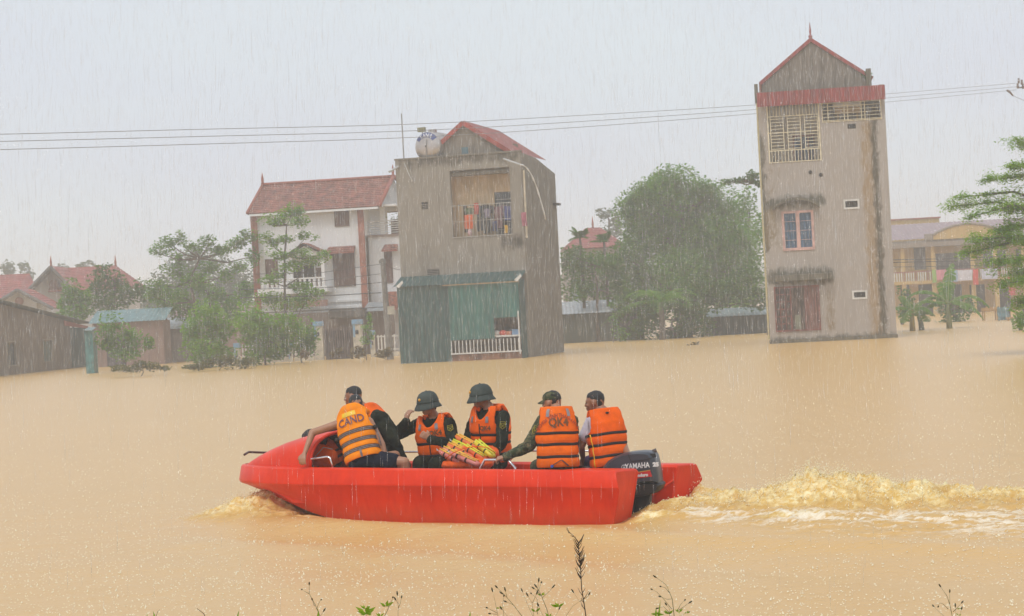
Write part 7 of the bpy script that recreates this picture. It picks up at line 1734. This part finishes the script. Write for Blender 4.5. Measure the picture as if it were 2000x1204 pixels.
# ------------------------------------------------------------------ heap of folded life vests amidships
def heap():
    G_ = 'new life vests folded in clear bags, heaped amidships'
    PV = [mat('vest_roll_%d' % i, c, .35, .15, 12) for i, c in enumerate(((.85, .16, .03), (.78, .22, .17), (.80, .62, .03), (.75, .24, .20), (.86, .20, .05)))]
    YS = mat('lime_yellow_stripe', (.75, .80, .05), .4); OS = mat('amber_stripe', (.9, .5, .05), .4); BK = STRAPB
    rolls = [((890, 852), (945, 882), -.05, 4, OS, 'uppermost rolled orange vest with amber stripe on the heap'), ((884, 862), (938, 888), .0, 2, YS, 'lime yellow striped vest roll second from the top of the heap'), ((875, 868), (930, 895), .10, 4, OS, 'orange vest roll with dark bands in the middle of the heap'),
             ((866, 876), (915, 898), .16, 3, OS, 'pinkish vest roll below the middle of the heap'), ((858, 881), (905, 905), .22, 1, OS, 'lowest left pink vest roll with orange end'), ((928, 862), (965, 893), .08, 2, YS, 'yellow vest roll leaning at the right end of the heap'), ((905, 872), (950, 899), .12, 0, YS, 'orange roll with lime stripes just under the strap'), ((880, 884), (935, 908), .30, 3, OS, 'pink roll lying in front at the foot of the heap')]
    for i, (a, b, yl, mi, st_, lab) in enumerate(rolls):
        A, B = J(*a, yl), J(*b, yl + .06); L = (B - A).length; root = thing('folded_life_vest', lab, 'life vest', A, 0, G_); d = (B - A).normalized(); n = 10; r = .048
        up = V3((0, 0, 1)); sd_ = d.cross(up).normalized(); uu = sd_.cross(d)
        mb = MB(); mb.tube([d * L * t for t in np.linspace(0, 1, n)], [r * (.35, .85, 1, .97, .9, 1.02, .95, .9, .9, .6)[k] for k in range(n)], 12, sq=(1.0, .75)); mb.build('roll', PV[mi], root, smooth=True)
        for t in (.3, .62):
            MB().tube([d * L * (t - .025), d * L * (t + .025)], r * 1.02, 12, False, (1.0, .77)).build('band', BK, root, smooth=True)
        for o in (-.02, .02): MB().tube([d * L * t + sd_ * o * 1.2 + uu * r * .70 for t in (.06, .5, .92)], .009, 5).build('stripe', st_, root, smooth=True)
        if i % 3 == 1: MB().add([d * 0, -d * .045 + up * .015, -d * .04 - up * .012], [(0, 1, 2)]).build('bag_flap', mat('clear_bag', (.7, .7, .68), .15), root)
    c = J(905, 905, .22); B = Blob(); B.hull(ell(J(880, 908, .2), (.10, .12, .05)), ell(J(940, 905, .2), (.14, .14, .07))); B.hull(ell(J(950, 888, .0), (.14, .14, .09)), ell(J(900, 900, .0), (.16, .14, .09)), ell(J(930, 905, .0), (.1, .1, .2)))
    o = B.mesh('orange_sack', cloth('orange_sack_cloth', (.85, .13, .02), .1, .45), None, .014, 3, .018, 9); tag(o, 'crumpled orange sack holding the bundle of folded life vests', 'sack')
    pts = [J(870, 896, .42), J(885, 885, .40), J(905, 876, .36), J(930, 872, .30), J(950, 874, .26), J(966, 884, .2)]
    tag(MB().tube(pts, .013, 6, sq=(1, .4)).build('strap', ORG, None, smooth=True), 'orange strap pulled over the heap of folded vests', 'strap')
heap()
B = Blob(); B.hull(ell(J(625, 885, .30), (.11, .10, .10)), ell(J(640, 895, .30), (.12, .10, .12)), ell(J(615, 900, .28), (.10, .1, .05)))
tag(B.mesh('life_vest', ORG, None, .014, 3, .012, 9), 'loose red-orange life vest bundled in the bow well behind the steel rail', 'life vest')

# ================================================================== weeds on the near bank
STM = mat('weed_stem', (0.26, 0.22, 0.08), .7, .3, 30); STD = mat('dead_stalk', (0.09, 0.055, 0.03), .9, .3, 30); BUD = mat('seed_head', (0.08, 0.065, 0.02), .8)
LFW = leaf_mat('weed_leaf', (0.24, 0.38, 0.015), (0.42, 0.56, 0.04), 30, .45)
def weed(label, d, stems, cat='weed', dead=False, buds=True, group=None, leafs=(), blades=()):
    b = stems[0][0] if stems else blades[0][0]; base = W(b[0], b[1], d); gz = float(np.interp(d, [0, 5, 9, 11.5], [.6, .5, .22, -.15])) - .03
    root = thing('weed', label, cat, (base.x, d, gz), 0, group); off = Vector((base.x, d, gz)); rr = random.Random(int(b[0]))
    for pts in stems:
        P = [W(*q, d + rr.uniform(-.05, .05)) for q in pts]
        low = P[0] + (P[0] - P[1]).normalized() * 0.0
        foot = Vector((base.x + rr.uniform(-.04, .04), d, gz)); Q = [foot, foot.lerp(P[0], .6)] + P
        if P[0].z - gz < .02 or pts is not stems[0] and not (len(pts) > 0 and pts[0][1] > 1200): Q = P
        n = len(Q); r0 = (.0022 if not dead else .0030) * (1 if pts is stems[0] else .6)
        MB().tube([q - off for q in Q], [r0 * (1 - .65 * i / (n - 1)) for i in range(n)], 5).build('stem', STD if dead else STM, root, smooth=True)
        if buds:
            t = (Q[-1] - Q[-2]).normalized(); e = Q[-1] - off
            MB().tube([e - t * .004, e + t * .006, e + t * .016], [.0015, .0038, .002], 6).build('seed_head', BUD, root, smooth=True)
    for (px, py, n, s) in leafs:
        c = W(px, py, d) - off
        for k in range(n):
            a = 2 * math.pi * k / n + rr.random(); L = s * .68 * rr.uniform(.6, 1.2); dv = Vector((math.cos(a), math.sin(a) * .6, rr.uniform(-.1, .9))).normalized(); sd_ = dv.cross(Vector((0, 1, .3))).normalized() * L * .17
            MB().add([c, c + dv * L * .45 + sd_, c + dv * L, c + dv * L * .45 - sd_], [(0, 1, 2, 3)]).build('leaf', LFW, root, fix=False)
    for pts in blades:
        P = [W(*q, d) - off for q in pts]; P = [Vector((P[0].x, 0, 0))] + P; n = len(P); rows = [[p + Vector((w, 0, 0)) for w in (-.008 * (1 - i / (n - 1)), 0, .008 * (1 - i / (n - 1)))] for i, p in enumerate(P)]
        for r_ in rows: r_[1] += Vector((0, .003, 0))
        MB().grid(rows).build('blade', LFW, root, fix=False)
    return root
def twigs(path, n, L, seed, up=True):
    rr = random.Random(seed); out = []
    for i in range(n):
        t = rr.uniform(.12, .98) * (len(path) - 1); k = int(t); a, b = path[k], path[min(k + 1, len(path) - 1)]; f = t - k
        x, y = a[0] + (b[0] - a[0]) * f, a[1] + (b[1] - a[1]) * f; s = rr.choice((-1, 1)); l = L * rr.uniform(.5, 1.2)
        out.append([(x, y), (x + s * l * .45, y - l * .6), (x + s * l * rr.uniform(.6, .8), y - l * 1.25)])
    return out
main = [(1146, 1215), (1141, 1180), (1136, 1150), (1134, 1110), (1131, 1080), (1129, 1058), (1120, 1047), (1112, 1040), (1107, 1031)]
weed('tall bare dead stalk with fine twigs rising before the boat stern', 8.6, [main] + twigs(main[2:6], 44, 13, 3) + twigs(main[:3], 6, 12, 5) + [[(1120, 1049), (1114, 1046)], [(1112, 1042), (1106, 1033)]], 'dead stalk', True, False)
weed('thin two branched weed at lower left with brown buds', 8.8, [[(630, 1215), (615, 1180), (604, 1160), (604, 1142)], [(604, 1160), (596, 1156), (590, 1152)], [(618, 1190), (624, 1176), (627, 1172)], [(626, 1204), (632, 1194)], [(614, 1184), (610, 1172)]], blades=[[(621, 1206), (622, 1196), (620, 1188)]])
weed('leafy green weed with serrated leaves left of centre', 8.9, [[(716, 1215), (715, 1195)], ], buds=False, leafs=[(715, 1200, 9, .075), (713, 1190, 6, .05)])
weed('weed with two tall brown bud stalks left of centre', 8.8, [[(746, 1215), (760, 1185), (766, 1172), (767, 1168)], [(760, 1185), (752, 1184)], [(777, 1215), (778, 1185), (776, 1162)], [(778, 1188), (782, 1178), (784, 1168)], [(778, 1180), (773, 1172)]], leafs=[(754, 1185, 3, .05), (742, 1205, 3, .05)])
weed('bushy weed of crossing thin stems left of the dead stalk', 8.8, [[(1028, 1215), (1003, 1182), (988, 1165), (971, 1148)], [(988, 1165), (981, 1160)], [(990, 1166), (987, 1154)], [(1003, 1182), (989, 1176)], [(975, 1215), (970, 1190), (966, 1170), (962, 1155)], [(970, 1197), (952, 1188)], [(970, 1200), (958, 1199)], [(985, 1215), (982, 1180), (984, 1165)], [(1000, 1215), (980, 1190)],
    [(1045, 1215), (1030, 1180), (1020, 1155)], [(1042, 1205), (1040, 1180), (1031, 1164)], [(1050, 1200), (1049, 1170), (1038, 1160)], [(1040, 1178), (1048, 1160)]], leafs=[(976, 1188, 4, .03), (1046, 1195, 5, .035)])
weed('weed with dark seed heads on forked stalks beside the dead stalk', 8.7, [[(1075, 1215), (1068, 1190), (1058, 1165), (1050, 1155), (1043, 1150)], [(1058, 1165), (1052, 1152), (1048, 1147)], [(1052, 1154), (1057, 1139)], [(1050, 1155), (1052, 1136)], [(1060, 1167), (1072, 1156), (1079, 1148)], [(1066, 1215), (1052, 1184)], [(1098, 1215), (1118, 1185), (1132, 1175), (1120, 1157)], [(1132, 1175), (1148, 1166), (1150, 1162)], [(1080, 1215), (1092, 1190)]], leafs=[(1090, 1186, 8, .05), (1057, 1163, 4, .03), (1073, 1205, 5, .04)])
weed('grass clump with seed spikes right of centre', 8.7, [[(1318, 1215), (1313, 1170), (1303, 1146), (1299, 1141), (1281, 1128)], [(1309, 1160), (1299, 1148), (1291, 1146)], [(1313, 1170), (1303, 1171), (1290, 1166)], [(1312, 1190), (1296, 1170), (1282, 1156), (1274, 1152)], [(1322, 1195), (1330, 1180), (1337, 1173)], [(1326, 1192), (1340, 1182), (1346, 1178)], [(1308, 1215), (1308, 1190), (1302, 1182)], [(1326, 1204), (1343, 1197)], [(1310, 1200), (1296, 1185), (1286, 1188)]],
     leafs=[(1282, 1200, 8, .05), (1305, 1200, 6, .04), (1326, 1196, 5, .03), (1341, 1197, 4, .02)], blades=[[(1286, 1205), (1288, 1190), (1290, 1172)], [(1281, 1210), (1281, 1195), (1282, 1184)]])
weed('wispy weed with small buds at lower right', 8.9, [[(1862, 1215), (1856, 1185), (1850, 1165), (1837, 1146)], [(1855, 1180), (1855, 1157)], [(1852, 1190), (1842, 1180), (1836, 1178), (1833, 1184)], [(1846, 1206), (1834, 1195), (1824, 1185)], [(1868, 1215), (1866, 1185)], [(1862, 1195), (1872, 1185), (1878, 1178)], [(1872, 1215), (1878, 1190)]], leafs=[(1874, 1190, 4, .02), (1872, 1202, 4, .02)])
weed('short grass blades at the lower left corner edge', 8.9, [], blades=[[(302, 1215), (301, 1200), (299, 1194)], [(288, 1212), (287, 1198)], [(463, 1212), (465, 1200), (467, 1192)]])
weed('bent dark grass stem at lower left', 8.9, [[(405, 1215), (398, 1199), (385, 1189)], [(303, 1210), (308, 1195), (312, 1191)]], dead=True, buds=False)
weed('single short grass blade left of the bushy weed', 8.9, [], blades=[[(917, 1215), (918, 1200), (918, 1193)], [(932, 1212), (932, 1201)]])

# ================================================================== rain and splashes
def rain():
    rs = np.random.RandomState(77)
    def streaks(n, d0, d1, L0, L1, w0, w1, pw=1.0):
        d = d0 + (d1 - d0) * rs.uniform(0, 1, n) ** pw
        x = rs.uniform(-.36, .36, n) * d; z = CAMZ + rs.uniform(-.17, .20, n) * d
        L = rs.uniform(L0, L1, n) * (0.7 + d / 110); w = rs.uniform(w0, w1, n) * (0.5 + d / 45)
        ok = z - L / 2 > .02; return x[ok], d[ok], z[ok], L[ok], w[ok]
    parts = [streaks(16000, 9, 60, .08, .30, .0006, .0017), streaks(88000, 30, 88, .14, .36, .0009, .0020, .7)]
    x, d, z, L, w = [np.concatenate(c) for c in zip(*parts)]
    n = len(x); sl = rs.normal(.035, .02, n); C0 = np.stack([x, d, z], 1)
    ax = np.stack([sl, rs.normal(0, .02, n), np.ones(n)], 1); top = C0 + ax * (L / 2)[:, None]; bot = C0 - ax * (L / 2)[:, None]
    a0 = rs.uniform(0, 2, n); ring = [C0 + np.stack([np.cos(a0 + k * 2.094) * w, np.sin(a0 + k * 2.094) * w, -.2 * L], 1) for k in range(3)]
    V = np.stack([top, bot] + ring, 1).reshape(-1, 3); b = (np.arange(n) * 5)[:, None]
    F = np.concatenate([b + np.array(t)[None] for t in ((0, 2, 3), (0, 3, 4), (0, 4, 2), (1, 3, 2), (1, 4, 3), (1, 2, 4))])
    m, t, bs, o = nt('rain_drops'); bs.inputs['Base Color'].default_value = (.95, .95, .95, 1); bs.inputs['Roughness'].default_value = .3
    tr = t.nodes.new('ShaderNodeBsdfGlossy'); tr.inputs[0].default_value = (.98, .98, .98, 1); tr.inputs['Roughness'].default_value = .12; ms = t.nodes.new('ShaderNodeMixShader'); ms.inputs[0].default_value = 1.0; tp = t.nodes.new('ShaderNodeBsdfTransparent'); m2 = t.nodes.new('ShaderNodeMixShader'); m2.inputs[0].default_value = .62
    t.links.new(bs.outputs[0], ms.inputs[1]); t.links.new(tr.outputs[0], ms.inputs[2]); t.links.new(ms.outputs[0], m2.inputs[1]); t.links.new(tp.outputs[0], m2.inputs[2]); t.links.new(m2.outputs[0], o.inputs[0])
    tag(link_mesh('rain', np_mesh('rain', V, F), m), 'heavy rain falling in long thin drops over the flood', 'rain', kind='stuff')
rain()
def surface_z(x, y):
    j = np.clip(np.searchsorted(WX[0], x), 1, WX.shape[1] - 1); i = np.clip(np.searchsorted(WY[:, 0], y), 1, WY.shape[0] - 1); return WZ[i, j]
def splashes():
    rs = np.random.RandomState(99); n = 21000
    py = -rs.uniform(.028, .17, n); d = CAMZ / -py; x = rs.uniform(-.30, .30, n) * d
    z = surface_z(x, d); h = rs.uniform(.003, .008, n) * (1 + (rs.rand(n) > .93) * 1.8) * (1 + d / 60); w = rs.uniform(.004, .009, n) * (.7 + d / 50)
    P = (x - BO.x) * BP.x + (d - BO.y) * BP.y; S = (x - BO.x) * BH.x + (d - BO.y) * BH.y; ok = ~((np.abs(P) < .98) & (S > -.1) & (S < 5.4)); x, d, z, h, w = x[ok], d[ok], z[ok], h[ok], w[ok]; n = len(x)
    top = np.stack([x + rs.normal(0, .006, n), d, z + h], 1); a0 = rs.uniform(0, 2, n)
    ring = [np.stack([x + np.cos(a0 + k * math.pi / 2) * w, d + np.sin(a0 + k * math.pi / 2) * w, z + h * .05], 1) for k in range(4)]; bot = np.stack([x, d, z - .004], 1)
    V = np.stack([top, bot] + ring, 1).reshape(-1, 3); b = (np.arange(n) * 6)[:, None]; F = np.concatenate([b + np.array(t)[None] for t in ((0, 2, 3), (0, 3, 4), (0, 4, 5), (0, 5, 2))])
    tag(link_mesh('raindrop_splashes', np_mesh('raindrop_splashes', V, F), mat('splash_water', (.90, .80, .58), .4, .02)), 'tiny raindrop splashes pricking the brown water', 'splashes', kind='stuff')
    # spray thrown up by the propeller and the bow
    Vs, Fs = [], []; k = 0
    def drops(cx, n, sp, hmax, hp=1.6, sz=(.002, .0065)):
        nonlocal k
        c = np.array(cx)[None] + rs.normal(size=(n, 3)) * np.array([sp[0], sp[1], 0]); zb = surface_z(c[:, 0], c[:, 1]); c[:, 2] = zb + hmax * rs.uniform(0, 1, n) ** hp * np.clip(zb * 3.5, .15, 1)
        r = rs.uniform(*sz, n); st = rs.uniform(.7, 2.2, n); q = []
        for a in ((1, 0, 0), (-1, 0, 0), (0, 1, 0), (0, -1, 0), (0, 0, 1), (0, 0, -1)):
            e = np.array(a)[None] * r[:, None] * np.array([1, 1, 1]); e[:, 2] *= st; e[:, 0] += e[:, 2] * .4; q.append(c + e)
        Vs.append(np.stack(q, 1).reshape(-1, 3)); b = k + (np.arange(n) * 6)[:, None]; Fs.append(np.concatenate([b + np.array(t)[None] for t in ((0, 2, 4), (2, 1, 4), (1, 3, 4), (3, 0, 4), (2, 0, 5), (1, 2, 5), (3, 1, 5), (0, 3, 5))])); k += n * 6
    wd = Vector((0.945, -0.325, 0)); w0 = Vector((1.35, 20.75, 0))
    for a, n_, s_, h_ in ((.4, 500, (.3, .25), .04), (1.2, 900, (.3, .22), .07), (1.75, 2400, (.25, .2), .11), (2.4, 1800, (.4, .25), .06), (3.2, 900, (.5, .3), .04), (4.2, 500, (.6, .4), .03)): drops(w0 + wd * a + Vector((0.05, .15, 0)), n_, s_, h_)
    q = BO + BP * -.85 + BH * -.12; drops(q, 300, (.15, .12), .12); q = BO + BH * 4.95 + BP * .45; drops(q, 900, (.35, .2), .08)
    tag(link_mesh('spray', np_mesh('spray', np.concatenate(Vs), np.concatenate(Fs)), mat('spray_water', (.95, .84, .58), .4, .02)), 'spray of muddy drops over the churned wake and the bow wave', 'spray', kind='stuff')
splashes()
